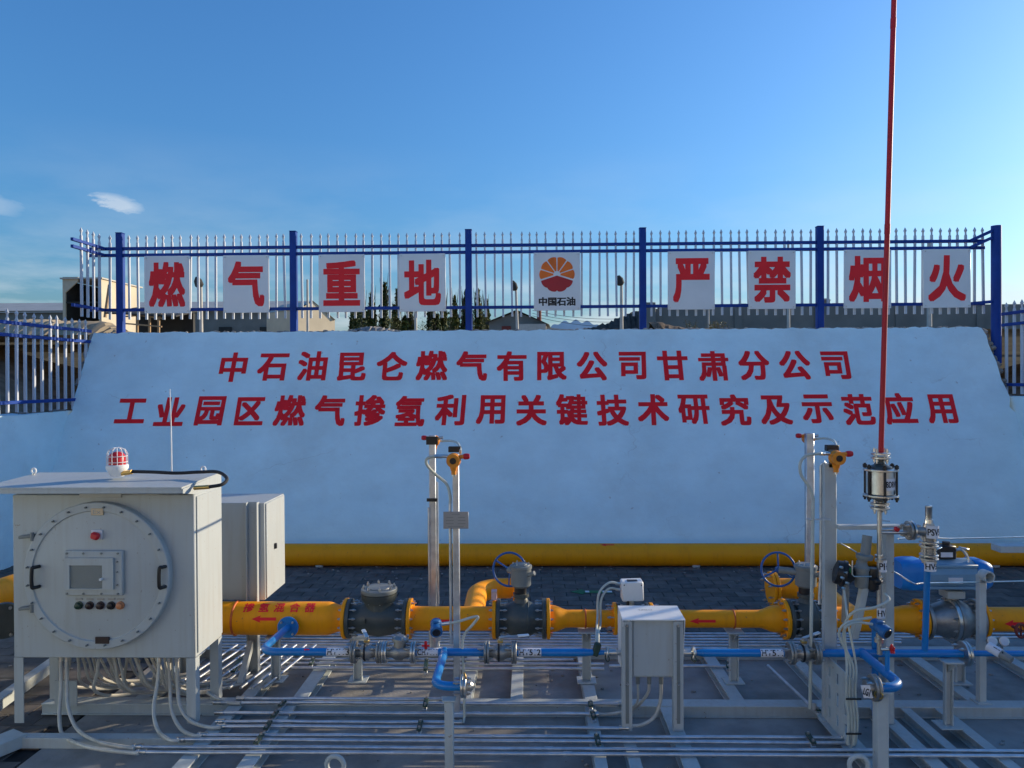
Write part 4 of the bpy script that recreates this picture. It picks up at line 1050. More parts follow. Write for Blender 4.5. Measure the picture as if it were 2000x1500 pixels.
# end valve and bend beyond the cabinet
t = thing('elbow_pipe', 'yellow pipe bend with a dark flange peeping past the control cabinet', 'pipe', (m0 - 0.3, YM, ZB))
pts = [(m0 - 0.17, YM, ZM)] + elbow((m0 - 0.20, YM, ZM), (m0 - 0.55, YM, ZM), (m0 - 0.55, YM + 0.35, ZM), 10) + [(m0 - 0.55, YM + 0.75, ZM)]
MB().tube(pts, R1, 28).build('pipe', 'yellow_paint', t)
MB().cyl((m0 - 0.16, YM, ZM), (m0 - 0.004, YM, ZM), R1 * 1.02, n=28).build('collar', 'valve_grey', t)
flange(t, (m0 - 0.02, YM, ZM), (1, 0, 0), RF + 0.03, 0.03, 12, 'valve_grey', bolts=False); flange(t, (m0 - 0.14, YM, ZM), (1, 0, 0), RF + 0.03, 0.03, 12, 'yellow_paint')
px0 = X(10, YM - 0.9, 1150)
MB().tube([aty(-110, 1190, 6.6), aty(-30, 1172, 6.75), aty(32, 1150, 7.2)], 0.15, 28).build('branch', 'yellow_paint', t)
flange(t, aty(8, 1212, 6.35), (0.5, -0.85, -0.1), 0.16, 0.04, 8, 'valve_grey', br=0.014, name='end_flange')

# ---- swing check valve
c0, c1 = m3 + 0.036, X(797)
xc = (c0 + c1) / 2 + 0.01
t = thing('check_valve', 'dark grey check valve with a round bolted cover on top', 'valve', (xc, YM, ZB))
xpipe([(c0 + 0.03, R2 * 1.15), (c0 + 0.07, R2 * 1.1), (xc - 0.11, 0.135), (xc, 0.15), (xc + 0.11, 0.135), (c1 - 0.07, R2 * 1.1), (c1 - 0.03, R2 * 1.15)], YM, ZM).build('body', 'valve_grey', t, smooth=60)
flange(t, (c0 + 0.016, YM, ZM), (1, 0, 0), RF - 0.002, 0.032, 12, 'valve_grey', gasket=0.03); flange(t, (c1 - 0.016, YM, ZM), (1, 0, 0), RF - 0.002, 0.032, 12, 'valve_grey', gasket=0.03)
zt = zs(1157, YM, 740)
MB().lathe((xc, YM, ZM + 0.05), (0.0, 0, 1), [(0, 0.125), (0.07, 0.115), (0.10, 0.118), (zt - ZM - 0.12, 0.135), (zt - ZM - 0.095, 0.150), (zt - ZM - 0.05, 0.152)], 32).build('neck', 'valve_grey', t)
co = MB().lathe((xc, YM, zt + 0.004), (0, 0, 1), [(0, 0.150), (0.004, 0.153), (0.03, 0.153), (0.036, 0.148), (0.037, 0.10), (0.046, 0.095), (0.047, 0.0005)], 32).build('cover', 'gear_grey', t)
bm_ = boltmesh(0.012, 0.042)
for i in range(8):
    q = 2 * math.pi * (i + 0.3) / 8; piece('bolt', bm_, co, (xc + 0.128 * math.cos(q), YM + 0.128 * math.sin(q), zt))
MB().box((xc - 0.09, YM - 0.13, ZM + 0.02), (0.001, 0.06, 0.04)).build('casting_rib', 'valve_grey', t)

# ---- spool between the valves, with bypass branch
s0, s1 = c1 + 0.004, X(968)
t = thing('pipe_spool', 'yellow pipe spool between the check valve and the first handwheel valve', 'pipe', ((s0 + s1) / 2, YM, ZB), 'yellow pipe spools')
xpipe([(s0, R2 * 1.08), (s0 + 0.06, R2 * 1.02), (s0 + 0.10, R2), (s1, R2)], YM, ZM).build('pipe', 'yellow_paint', t)
flange(t, (s0 + 0.016, YM, ZM), (1, 0, 0), RF, 0.03, 12, 'yellow_paint', bolts=False); flange(t, (s1 - 0.01, YM, ZM), (1, 0, 0), RF, 0.03, 12, 'yellow_paint', bolts=False)
arrow_on(t, X(868), R2, YM, ZM, 0.1, 0.2, 0.03)
YBY = 7.12; zby = ZM + 0.02; xb0 = X(922)
pts = [(xb0, YM, ZM)] + [(xb0, YM + 0.25, ZM)] + elbow((xb0, YBY - 0.26, zby), (xb0, YBY, zby), (xb0 + 0.26, YBY, zby), 20) + [(X(1004, YBY), YBY, zby)]
MB().tube(pts, R2 * 0.95, 28).build('bypass_branch', 'yellow_paint', t)
weld(t, X(966, YBY), R2 * 0.95, YBY, zby)
flange(t, (X(1006, YBY), YBY, zby), (1, 0, 0), RF * 0.95, 0.028, 8, 'yellow_paint', bolts=False); flange(t, (X(1006, YBY) + 0.033, YBY, zby), (1, 0, 0), RF * 0.95, 0.026, 8, 'yellow_paint', gasket=0.024, name='blind_flange')
MB().span(X(966) - 0.025, X(966) + 0.02, YM - 0.05, YM + 0.03, ZM + RF + 0.002, ZM + RF + 0.075).build('paper_tag', 'pink_label', t)

# ---- gear operated ball valves
def gear_valve(v0, v1, pxw, pyw, label, rw=0.142, plate=False):
    xc = (v0 + v1) / 2
    t = thing('ball_valve', label, 'valve', (xc, YM, ZB), 'dark ball valves with blue handwheels')
    L = v1 - v0
    xpipe([(v0 + 0.03, 0.115), (v0 + 0.075, 0.108), (xc - 0.09, 0.135), (xc - 0.05, 0.152), (xc, 0.158), (xc + 0.05, 0.152), (xc + 0.09, 0.135), (v1 - 0.075, 0.108), (v1 - 0.03, 0.115)], YM, ZM).build('body', 'valve_grey', t, smooth=60)
    MB().torus((xc + 0.06, YM, ZM), (1, 0, 0), 0.148, 0.008, 36, 6).build('body_seam', 'valve_grey', t)
    for q in (v0 + 0.016, v1 - 0.016): flange(t, (q, YM, ZM), (1, 0, 0), RF - 0.002, 0.032, 12, 'valve_grey', gasket=0.032)
    z1 = zs(1157, YM, 1020); z2 = zs(1112, YM, 1020)
    MB().lathe((xc, YM, ZM + 0.1), (0, 0, 1), [(0, 0.075), (0.06, 0.06), (z1 - ZM - 0.14, 0.05), (z1 - ZM - 0.135, 0.068), (z1 - ZM - 0.105, 0.068)], 24).build('stem_neck', 'valve_grey', t)
    MB().cyl((xc - 0.005, YM, z1 - 0.004), (xc - 0.005, YM, z1 + 0.045), 0.052, n=24).build('coupling', 'black', t)
    MB().lathe((xc, YM, z1 + 0.046), (0, 0, 1), [(0, 0.06), (0.02, 0.085), (z2 - z1 - 0.04, 0.088), (z2 - z1 - 0.034, 0.094), (z2 - z1 - 0.012, 0.094), (z2 - z1 - 0.008, 0.085)], 28).build('gearbox', 'gear_grey', t)
    lid = MB().lathe((xc, YM, z2 + 0.0385), (0, 0, 1), [(0, 0.078), (0.006, 0.076), (0.007, 0.055), (0.014, 0.05), (0.015, 0.0005)], 28).build('gearbox_lid', 'cast_steel' if plate else 'gear_grey', t)
    for i in range(6):
        q = i * math.pi / 3; piece('bolt', boltmesh(0.006, 0.004), lid, (xc + 0.067 * math.cos(q), YM + 0.067 * math.sin(q), z2 + 0.044))
    MB().cyl((xc + 0.05, YM - 0.05, z2 - 0.04), (xc + 0.115, YM - 0.085, z2 - 0.01), 0.018, n=12).build('stop_screw', 'gear_grey', t)
    wc = aty(pxw, pyw, YM + 0.10); ax = Vector((0.10, 1, -0.14)).normalized()
    MB().cyl((xc - 0.02, YM - 0.02, wc.z), wc - ax * 0.03, 0.028, n=14).build('worm_housing', 'gear_grey', t)
    w = MB().torus(wc, ax, rw, 0.0095, 40, 10).build('handwheel', 'wheel_blue', t)
    a, u, v = frame(ax)
    MB().cyl(wc - ax * 0.03, wc + ax * 0.02, 0.024, n=16).build('hub', 'wheel_blue', w)
    for i in range(3):
        q = 2 * math.pi * i / 3 + (0.55 if not plate else 1.57)
        d = (u * math.cos(q) + v * math.sin(q)) * rw
        MB().bar(wc, wc + d, 0.020, 0.011, 0.002).build('spoke', 'wheel_blue', w)
    return t
v0, v1 = s1 + 0.008, X(1066)
gear_valve(v0, v1, 995, 1112, 'dark ball valve with a blue handwheel nearer the control cabinet')
# ---- reducer spool
r0, r1 = v1 + 0.004, X(1205)
t = thing('pipe_spool', 'short yellow pipe narrowing towards the junction box', 'pipe', ((r0 + r1) / 2, YM, ZB), 'yellow pipe spools')
xpipe([(r0, R2 * 1.12), (r0 + 0.05, R2 * 1.1)] + red(r0 + 0.055, R2 * 1.1, X(1110), R3) + [(r1 - 0.02, R3)], YM, ZM).build('pipe', 'yellow_paint', t)
flange(t, (r0 + 0.016, YM, ZM), (1, 0, 0), RF, 0.03, 12, 'yellow_paint', bolts=False); weld(t, X(1143), R3, YM, ZM)
flange(t, (r1 - 0.02, YM, ZM), (1, 0, 0), RF * 0.80, 0.028, 8, 'yellow_paint', gasket=0.03)
# ---- flow meter behind the junction box with its transmitter head
f0, f1 = r1 + 0.0, X(1266)
xc = X(1234)
t = thing('flow_meter', 'flow meter with a white transmitter head standing behind the junction box', 'flow meter', (xc, YM, ZB))
xpipe([(f0 + 0.03, 0.09), (xc, 0.10), (f1 - 0.03, 0.09)], YM, ZM).build('body', 'valve_grey', t)
for q in (f0 + 0.012, f1 - 0.012): flange(t, (q, YM, ZM), (1, 0, 0), RF * 0.8, 0.026, 8, 'valve_grey', bolts=False)
h0 = aty(1213, 1171, YM); h1 = aty(1255, 1133, YM)
MB().cyl((xc, YM, ZM + 0.09), (xc, YM, h0.z - 0.01), 0.02, n=12).build('neck', 'steel', t)
hd = MB().box(((h0.x + h1.x) / 2, YM, (h0.z + h1.z) / 2), (h1.x - h0.x, 0.13, h1.z - h0.z), Matrix.Rotation(R(-2), 3, 'Y'), ch=0.010).build('transmitter_head', 'box_white', t)
MB().box(((h0.x + h1.x) / 2, YM - 0.02, h1.z + 0.0015), (0.085, 0.05, 0.006)).build('display', 'black', hd)
for sx_ in (-1, 1): MB().cyl(((h0.x + h1.x) / 2 + sx_ * 0.072, YM - 0.066, h1.z - 0.025), ((h0.x + h1.x) / 2 + sx_ * 0.072, YM - 0.070, h1.z - 0.025), 0.005, n=10).build('screw', 'black', hd)
MB().cyl((h0.x + 0.05, YM - 0.05, h0.z + 0.01), (h0.x + 0.05, YM - 0.055, h0.z - 0.04), 0.012, n=10).build('cable_gland', 'black', hd)
for k, dz in enumerate((0.02, -0.03)):
    e = Vector((h0.x - 0.005, YM, (h0.z + h1.z) / 2 + dz + 0.03))
    pth = smooth_path([e, e + Vector((-0.10, -0.02, 0.015)), e + Vector((-0.19 + 0.02 * k, -0.06, -0.07)), e + Vector((-0.205 + 0.025 * k, -0.10, -0.25)), aty(1165 + 4 * k, 1235, YU + 0.35), aty(1165 + 3 * k, 1268, YU + 0.2)], 8)
    MB().tube(pth, 0.010, 8).build('hose', 'hose_white', t)
    MB().cyl(e, e + Vector((-0.04, 0, 0.003)), 0.014, n=8).build('hose_fitting', 'steel', t)
pth = smooth_path([Vector((h0.x + 0.06, YM - 0.05, h0.z - 0.03)), Vector((h0.x + 0.035, YM - 0.09, h0.z - 0.10)), Vector((h0.x + 0.02, YM - 0.1, h0.z - 0.2))], 6)
MB().tube(pth, 0.010, 8).build('hose', 'hose_white', t)
# ---- narrow spool with arrow
n0, n1 = f1 + 0.004, X(1535)
t = thing('pipe_spool', 'narrow yellow pipe with a red arrow, widening to the second handwheel valve', 'pipe', ((n0 + n1) / 2, YM, ZB), 'yellow pipe spools')
xpipe([(n0 + 0.005, R3), (X(1480), R3)] + red(X(1480) + 0.002, R3, X(1514), R2 * 1.12) + [(n1 - 0.02, R2 * 1.15)], YM, ZM).build('pipe', 'yellow_paint', t)
flange(t, (n0 + 0.02, YM, ZM), (1, 0, 0), RF * 0.8, 0.028, 8, 'yellow_paint', gasket=0.03)
flange(t, (n1 - 0.018, YM, ZM), (1, 0, 0), RF, 0.03, 12, 'yellow_paint', bolts=True); weld(t, X(1432), R3, YM, ZM)
arrow_on(t, X(1368), R3, YM, ZM, 0.05, 0.22, 0.026)
# ---- second gear valve
w0, w1 = n1 + 0.003, X(1612)
gear_valve(w0, w1, 1520, 1112, 'dark ball valve with a blue handwheel standing by the gas detector post', plate=True)
# ---- spool towards the actuated valve, with bypass bend
q0, q1 = w1 + 0.004, X(1800)
t = thing('pipe_spool', 'yellow pipe between the second handwheel valve and the actuated valve', 'pipe', ((q0 + q1) / 2, YM, ZB), 'yellow pipe spools')
xpipe([(q0, R2 * 1.08), (q0 + 0.05, R2), (X(1745), R2)] + red(X(1745) + 0.002, R2, X(1775), R2 * 1.15) + [(q1 - 0.02, R2 * 1.18)], YM, ZM).build('pipe', 'yellow_paint', t)
flange(t, (q0 + 0.016, YM, ZM), (1, 0, 0), RF, 0.03, 12, 'yellow_paint', bolts=False); flange(t, (q1 - 0.018, YM, ZM), (1, 0, 0), RF, 0.03, 12, 'yellow_paint', gasket=0.012)
xb1 = X(1668)
pts = [(xb1, YM, ZM), (xb1, YM + 0.25, ZM)] + elbow((xb1, YBY - 0.26, zby), (xb1, YBY, zby), (xb1 - 0.26, YBY, zby), 20) + [(X(1512, YBY), YBY, zby)]
MB().tube(pts, R2 * 0.95, 28).build('bypass_branch', 'yellow_paint', t)
flange(t, (X(1513, YBY), YBY, zby), (1, 0, 0), RF * 0.95, 0.028, 8, 'yellow_paint', bolts=False); flange(t, (X(1513, YBY) - 0.033, YBY, zby), (1, 0, 0), RF * 0.95, 0.026, 8, 'yellow_paint', gasket=0.024, name='blind_flange')
flange(t, (X(1600, YBY), YBY, zby), (1, 0, 0), RF * 0.95, 0.028, 8, 'yellow_paint')
# ---- actuated ball valve
a0, a1 = q1 + 0.004, X(1908)
xc = (a0 + a1) / 2 + 0.02
t = thing('actuated_valve', 'steel ball valve with a blue ended pneumatic actuator on top', 'valve', (xc, YM, ZB))
xpipe([(a0 + 0.03, 0.11), (a0 + 0.09, 0.12), (xc - 0.07, 0.15), (xc - 0.02, 0.165), (xc + 0.04, 0.165), (xc + 0.09, 0.15), (a1 - 0.07, 0.115), (a1 - 0.03, 0.115)], YM, ZM).build('body', 'cast_steel', t, smooth=60)
flange(t, (a0 + 0.016, YM, ZM), (1, 0, 0), RF, 0.03, 12, 'cast_steel', bolts=False); flange(t, (a1 - 0.016, YM, ZM), (1, 0, 0), RF, 0.03, 12, 'cast_steel', gasket=0.03)
flange(t, (xc - 0.02, YM, ZM), (1, 0, 0), 0.185, 0.03, 10, 'steel', br=0.011, name='body_flange'); flange(t, (xc + 0.014, YM, ZM), (1, 0, 0), 0.185, 0.03, 10, 'cast_steel', bolts=False, name='body_flange')
za = zs(1120, YM, 1850)
MB().cyl((xc, YM, ZM + 0.1), (xc, YM, za - 0.14), 0.05, n=20).build('stem_neck', 'cast_steel', t)
MB().span(xc - 0.075, xc + 0.075, YM - 0.07, YM + 0.07, ZM + 0.19, za - 0.133, ch=0.006).build('bracket', 'frame_grey', t)
x0, x1 = X(1793, YM, 1120), X(1893, YM, 1120)
octo = [(0.135 * math.cos(q) * (1.0 if abs(math.sin(q)) < 0.8 else 1.0), 0.128 * math.sin(q)) for q in [2 * math.pi * (i + 0.5) / 16 for i in range(16)]]
MB().prism(octo, (x0, YM, za), (0, 1, 0), (0, 0, 1), (x1 - x0, 0, 0)).build('actuator_body', 'actuator_grey', t, smooth=20)
for k, z in enumerate((za + 0.09, za - 0.09)): MB().span(x0 - 0.003, x1 + 0.003, YM - 0.125, YM - 0.085, z - 0.012, z + 0.012, ch=0.004).build('body_rib', 'actuator_grey', t)
def capbox(xa_, xb_, hh, taper):
    n = 24; rings = []
    mbb = MB(); st = [(0.0, 1.0), (0.06, 1.03), (0.55, 1.03), (0.85, taper + 0.1), (1.0, taper)]
    vs = []; fs = []
    for q_, s_ in st:
        for i in range(n):
            an = 2 * math.pi * i / n; cx_, sz_ = math.cos(an), math.sin(an)
            k_ = 1.0 / max(abs(cx_) ** 4 + abs(sz_) ** 4, 1e-6) ** 0.25
            vs.append((xa_ + (xb_ - xa_) * q_, YM + cx_ * k_ * 0.125 * s_, za + sz_ * k_ * hh * s_))
    for j in range(len(st) - 1):
        for i in range(n): fs.append([j * n + i, j * n + (i + 1) % n, (j + 1) * n + (i + 1) % n, (j + 1) * n + i])
    fs.append(list(range(n))); fs.append([(len(st) - 1) * n + i for i in range(n)])
    return mbb.add(vs, fs)
capbox(x0 - 0.001, X(1750, YM, 1120), 0.128, 0.88).build('end_cap', 'actuator_blue', t)
capbox(x1 + 0.001, X(1926, YM, 1120), 0.122, 0.8).build('end_cap', 'actuator_blue', t)
MB().span(X(1835), X(1862), YM - 0.139, YM - 0.133, zs(1131, YM, 1850), zs(1120, YM, 1850)).build('name_plate', 'tag_white', t)
sb = MB().span(X(1828), X(1862), YM - 0.05, YM + 0.05, za + 0.13, zs(1064, YM, 1850), ch=0.008).build('switch_box', 'black', t)
MB().span(X(1831), X(1854), YM - 0.054, YM - 0.0505, za + 0.15, za + 0.19).build('switch_label', 'tag_white', sb)
MB().cyl((X(1848), YM, zs(1064, YM, 1850) + 0.001), (X(1848), YM, zs(1060, YM, 1850) + 0.01), 0.03, n=16).build('position_indicator', 'black', sb)
MB().tube(smooth_path([(X(1862), YM, zs(1075, YM, 1850)), (X(1875), YM - 0.03, zs(1072, YM, 1850)), (X(1884), YM - 0.05, zs(1088, YM, 1850)), (X(1880), YM - 0.06, zs(1100, YM, 1850))], 6), 0.012, 8).build('air_hose', 'steel', t)
MB().box((X(1880), YM - 0.02, zs(1070, YM, 1850)), (0.07, 0.05, 0.014), Matrix.Rotation(0.2, 3, 'Y'), ch=0.004).build('vent_cap', 'steel', t)
# ---- last yellow pipe
l0 = a1 + 0.004
t = thing('pipe_spool', 'yellow pipe with a red arrow leaving the picture past the actuated valve', 'pipe', (l0 + 1, YM, ZB), 'yellow pipe spools')
xpipe([(l0, R2), (l0 + 2.4, R2)], YM, ZM).build('pipe', 'yellow_paint', t)
flange(t, (l0 + 0.016, YM, ZM), (1, 0, 0), RF, 0.03, 12, 'yellow_paint', bolts=False); arrow_on(t, X(1970), R2, YM, ZM, -0.05, 0.2, 0.032)

# ================================================================== CABINETS AND BOXES
YC = 5.46
# ---- explosion proof control cabinet
cx0, cx1 = X(24, YC, 970), X(379, YC, 970)
cz0, cz1 = zs(1285, YC, 200), zs(966, YC, 200)
YCB = 5.94
t = thing('control_cabinet', 'big grey control cabinet with a round bolted door on four legs', 'cabinet', ((cx0 + cx1) / 2, (YC + YCB) / 2, ZB))
cb = MB().span(cx0, cx1, YC, YCB, cz0, cz1, ch=0.006).build('body', 'cabinet_grey', t)
# slightly proud side plate
MB().span(cx1 + 0.001, cx1 + 0.010, YC + 0.03, YCB - 0.01, cz0 + 0.03, cz1 - 0.02, ch=0.002).build('side_plate', 'cabinet_grey', t)
for x in (cx0 + 0.035, cx1 - 0.035):
    for y in (YC + 0.035, YCB - 0.035):
        mb = MB().span(x - 0.035, x + 0.035, y - 0.035, y - 0.027, ZB + 0.005, cz0 - 0.001).span(x - 0.035 if x < 0 and x == cx0 + 0.035 else x + 0.027, x - 0.027 if x == cx0 + 0.035 else x + 0.035, y - 0.026, y + 0.035, ZB + 0.005, cz0 - 0.001)
        mb.build('leg', 'cabinet_grey', t)
# gusset plate by the back leg, dark channel
MB().span(cx0 + 0.11, cx0 + 0.29, YC + 0.30, YC + 0.31, ZB, cz0 - 0.30).build('splash_plate', 'frame_grey', t)
# hood: sloping lid with overhang and turned-down side cheeks
hx0, hx1 = X(-40, YC - 0.16, 955), X(356, YC - 0.16, 957)
hyf, hyb = YC - 0.17, YCB + 0.02
hzf, hzb = zs(952, hyf, 200), zs(922, hyb, 300)
hb0, hb1 = hx0, hx1 + 0.015
mb = MB(); th = 0.012
mb.add([(hx0, hyf, hzf), (hx1, hyf, hzf), (hb1, hyb, hzb), (hb0, hyb, hzb), (hx0, hyf, hzf - th), (hx1, hyf, hzf - th), (hb1, hyb, hzb - th), (hb0, hyb, hzb - th)], [[0, 1, 2, 3], [4, 5, 6, 7], [0, 1, 5, 4], [1, 2, 6, 5], [2, 3, 7, 6], [3, 0, 4, 7]])
hood = mb.build('hood', 'cabinet_grey', t, smooth=0)
MB().span(hx0, hx1, hyf, hyf + 0.006, hzf - 0.045, hzf - th - 0.001).build('hood_lip', 'cabinet_grey', hood)
MB().prism([(hyf, hzf - th - 0.001), (hyb, hzb - th - 0.001), (hyb, cz1 - 0.03), (YC + 0.02, cz1 - 0.002), (hyf, hzf - 0.045)], (hx1 + 0.002, 0, 0), (0, 1, 0), (0, 0, 1), (0.008, 0, 0)).build('hood_cheek', 'cabinet_grey', hood)
for px, y in ((66, hyb - 0.12), (397, hyb - 0.03)):
    p = aty(px, 926, y)
    MB().torus((p.x, y, hzb + 0.028), (0.15, 1, 0), 0.020, 0.007, 20, 8).build('lifting_eye', 'box_white', hood)
    MB().cyl((p.x, y, hzb - 0.03), (p.x, y, hzb + 0.008), 0.012, n=10).build('eye_shank', 'steel', hood)
# round door
dc = aty(197, 1121, YC); dr = 0.548
door = MB().lathe(dc + Vector((0, -0.001, 0)), (0, -1, 0), [(0, dr), (0.056, dr), (0.062, dr - 0.006), (0.062, dr - 0.060), (0.050, dr - 0.066), (0.050, dr - 0.08), (0.053, dr - 0.09), (0.053, 0.001)], 96).build('round_door', 'cabinet_grey', t, smooth=30)
FD = YC - 0.055
nb = 24
me = boltmesh(0.0085, 0.002, 'gear_grey')
for i in range(nb):
    q = 2 * math.pi * (i + 0.5) / nb
    piece('bolt', me, door, dc + Vector((math.cos(q) * (dr - 0.032), -0.064, math.sin(q) * (dr - 0.032))), axis_rot((0, -1, 0)))
def fr(px, py, y=FD): return aty(px, py, y)
# hinges
for py in (1048, 1188):
    p = fr(52, py)
    MB().box((p.x, FD + 0.012, p.z), (0.115, 0.05, 0.022), Matrix.Rotation(-0.12, 3, 'Y'), ch=0.004).cyl((p.x + 0.045, FD - 0.005, p.z - 0.03), (p.x + 0.045, FD - 0.005, p.z + 0.03), 0.014, n=12).build('hinge', 'gear_grey', t)
# grip handles
for px in (66, 313):
    a, b = fr(px + 4, 1106), fr(px + 4, 1145)
    pts = [a + Vector((0.03, 0, 0))] + [a + Vector((0.015, -0.03, 0))] + [a + Vector((0, -0.045, -0.01)), b + Vector((0, -0.045, 0.01)), b + Vector((0.015, -0.03, 0)), b + Vector((0.03, 0, 0))]
    MB().tube(smooth_path(pts, 5), 0.013, 10).build('grip_handle', 'black', door)
# window frame
wa, wb = fr(131, 1161), fr(243, 1074)
wf = MB().box(((wa.x + wb.x) / 2, FD - 0.016, (wa.z + wb.z) / 2), (wb.x - wa.x, 0.03, wb.z - wa.z), ch=0.006).build('window_frame', 'cabinet_grey', door)
ia, ib = fr(133, 1148), fr(228, 1087)
oa, ob_ = fr(144, 1146), fr(207, 1101)
zz0, zz1 = ia.z, ib.z
mb = MB(); y0, y1 = FD - 0.052, FD - 0.032
for (xa, xb, za_, zb_) in ((ia.x, oa.x, zz0, zz1), (ob_.x, ib.x, zz0, zz1), (oa.x, ob_.x, zz0, oa.z), (oa.x, ob_.x, ob_.z, zz1)):
    mb.span(xa, xb, y0, y1, za_, zb_)
mb.build('window_bezel', 'cabinet_grey', wf, smooth=0)
MB().span(oa.x - 0.01, ob_.x + 0.01, FD - 0.031 - 0.006, FD - 0.0315, oa.z - 0.01, ob_.z + 0.01).build('window_well', 'plate_grey', wf)
MB().span(oa.x - 0.002, ob_.x + 0.002, FD - 0.046, FD - 0.044, oa.z - 0.002, ob_.z + 0.002).build('pane', 'clear_glass', wf)
for px in (136, 168, 203, 235):
    for py in (1079, 1157):
        p = fr(px, py); MB().hexnut((p.x, FD - 0.040, p.z), (p.x, FD - 0.031, p.z), 0.008).build('screw', 'gear_grey', wf)
for py in (1095, 1115, 1140):
    p = fr(234, py); MB().hexnut((p.x, FD - 0.040, p.z), (p.x, FD - 0.031, p.z), 0.007).build('screw', 'gear_grey', wf)
p = fr(207, 1127); MB().cyl((p.x, FD - 0.075, p.z), (p.x, FD - 0.053, p.z), 0.010, n=12).build('latch_knob', 'box_white', wf)
# switch, warning label, buttons
p = fr(190, 1044)
MB().box((p.x, FD - 0.006, p.z), (0.085, 0.01, 0.072), ch=0.003).build('switch_plate', 'tag_white', door)
MB().box((p.x + 0.004, FD - 0.034, p.z - 0.004), (0.062, 0.042, 0.052), Matrix.Rotation(0.25, 3, 'Y'), ch=0.012).build('rotary_switch', 'detector_red', door)
p = fr(191, 999)
MB().box((p.x, FD - 0.006, p.z), (0.092, 0.012, 0.050), ch=0.002).build('warning_label', 'ex_label', door)
sx, sy = boxfit('Ex', 0.058, 0.030, 0.0)
lettering('Ex', flatmap((p.x, FD - 0.0122, p.z), (1, 0, 0), (0, 0, 1), 0.0008), sx, sy, 0.0, 1).build('label_letters', 'plate_grey', door, smooth=0)
p = fr(197, 968, YC)
MB().box((p.x, YC - 0.004, p.z), (0.32, 0.006, 0.030), ch=0.001).build('name_plate', 'plate_grey', t)
p = fr(201, 1250); MB().box((p.x, FD - 0.006, p.z), (0.105, 0.012, 0.050), ch=0.002).build('rating_plate', 'button_dark', door)
for px, m in zip((155, 176, 197, 218, 236), ('button_green', 'button_dark', 'button_dark', 'black', 'button_orange')):
    p = fr(px, 1182)
    MB().lathe((p.x, FD - 0.001, p.z), (0, -1, 0), [(0, 0.030), (0.010, 0.030), (0.012, 0.024), (0.030, 0.022), (0.034, 0.016)], 18).build('push_button', m, door)
    q = fr(px, 1170); MB().box((q.x, FD - 0.003, q.z), (0.052, 0.004, 0.013)).build('button_label', 'plate_grey', door)
# beacon on the hood
p = aty(229, 921, YC + 0.18); zt = hzf + (hzb - hzf) * (0.35 / 0.67)
bz = zs(921, YC + 0.18, 229)
t2 = thing('beacon_light', 'red warning beacon in a white wire cage on the cabinet roof', 'beacon', (p.x, YC + 0.18, bz - 0.03))
by = YC + 0.18; bx = p.x
MB().lathe((bx, by, bz - 0.035), (0, 0, 1), [(0, 0.05), (0.02, 0.058), (0.045, 0.070), (0.060, 0.080), (0.085, 0.080), (0.090, 0.074)], 24).build('base', 'box_white', t2)
MB().lathe((bx, by, bz + 0.0555), (0, 0, 1), [(0, 0.060), (0.065, 0.058), (0.085, 0.046), (0.097, 0.024), (0.100, 0.001)], 24).build('lens', 'detector_red', t2)
ht = 0.135
for i in range(6):
    q = math.pi * i / 6
    d = Vector((math.cos(q), math.sin(q), 0)) * 0.072
    if i < 6:
        pts = [Vector((bx, by, bz + 0.05)) + d, Vector((bx, by, bz + 0.05 + ht * 0.65)) + d, Vector((bx, by, bz + 0.05 + ht * 0.88)) + d * 0.8, Vector((bx, by, bz + 0.05 + ht)) + d * 0.35, Vector((bx, by, bz + 0.05 + ht)) - d * 0.35, Vector((bx, by, bz + 0.05 + ht * 0.88)) - d * 0.8, Vector((bx, by, bz + 0.05 + ht * 0.65)) - d, Vector((bx, by, bz + 0.05)) - d]
        MB().tube(pts, 0.0028, 6).build('cage_wire', 'box_white', t2)
for zz in (0.075, 0.12): MB().torus((bx, by, bz + 0.0 + zz), (0, 0, 1), 0.073, 0.0028, 28, 6).build('cage_ring', 'box_white', t2)
MB().cyl((bx + 0.05, by - 0.02, bz - 0.012), (bx + 0.13, by - 0.03, bz + 0.0), 0.018, n=12).build('cable_gland', 'brass', t2)
# black cable from the beacon round to the cabinet side
yk = by - 0.02
pts = [aty(256, 921, yk), aty(300, 922, yk), aty(345, 924, yk + 0.02), aty(390, 922, yk + 0.05), aty(425, 922, yk + 0.0), aty(443, 934, yk - 0.12), aty(434, 946, yk - 0.2), aty(408, 951, yk - 0.22)]
tag(MB().tube(smooth_path(pts, 8), 0.013, 10).build('power_cable', 'rubber'), 'black cable looping from the beacon over the cabinet roof edge', 'cable')
p = aty(400, 951, yk - 0.22)
g = MB().tube([aty(409, 951, yk - 0.22), aty(396, 952, yk - 0.22), aty(380, 953, yk - 0.2)], 0.016, 10).build('cable_gland', 'brass', None)
tag(g, 'brass gland where the black cable enters the cabinet side', 'gland')
# whip antenna
p = aty(336, 921, YCB + 0.1)
tag(MB().tube([(p.x, YCB + 0.1, cz1 - 0.3), (p.x - 0.004, YCB + 0.1, zs(840, YCB + 0.1, 335)), (p.x - 0.012, YCB + 0.1, zs(760, YCB + 0.1, 333))], [0.006, 0.005, 0.003], 8).build('whip_antenna', 'box_white'), 'thin white whip antenna rising behind the cabinet roof', 'antenna')
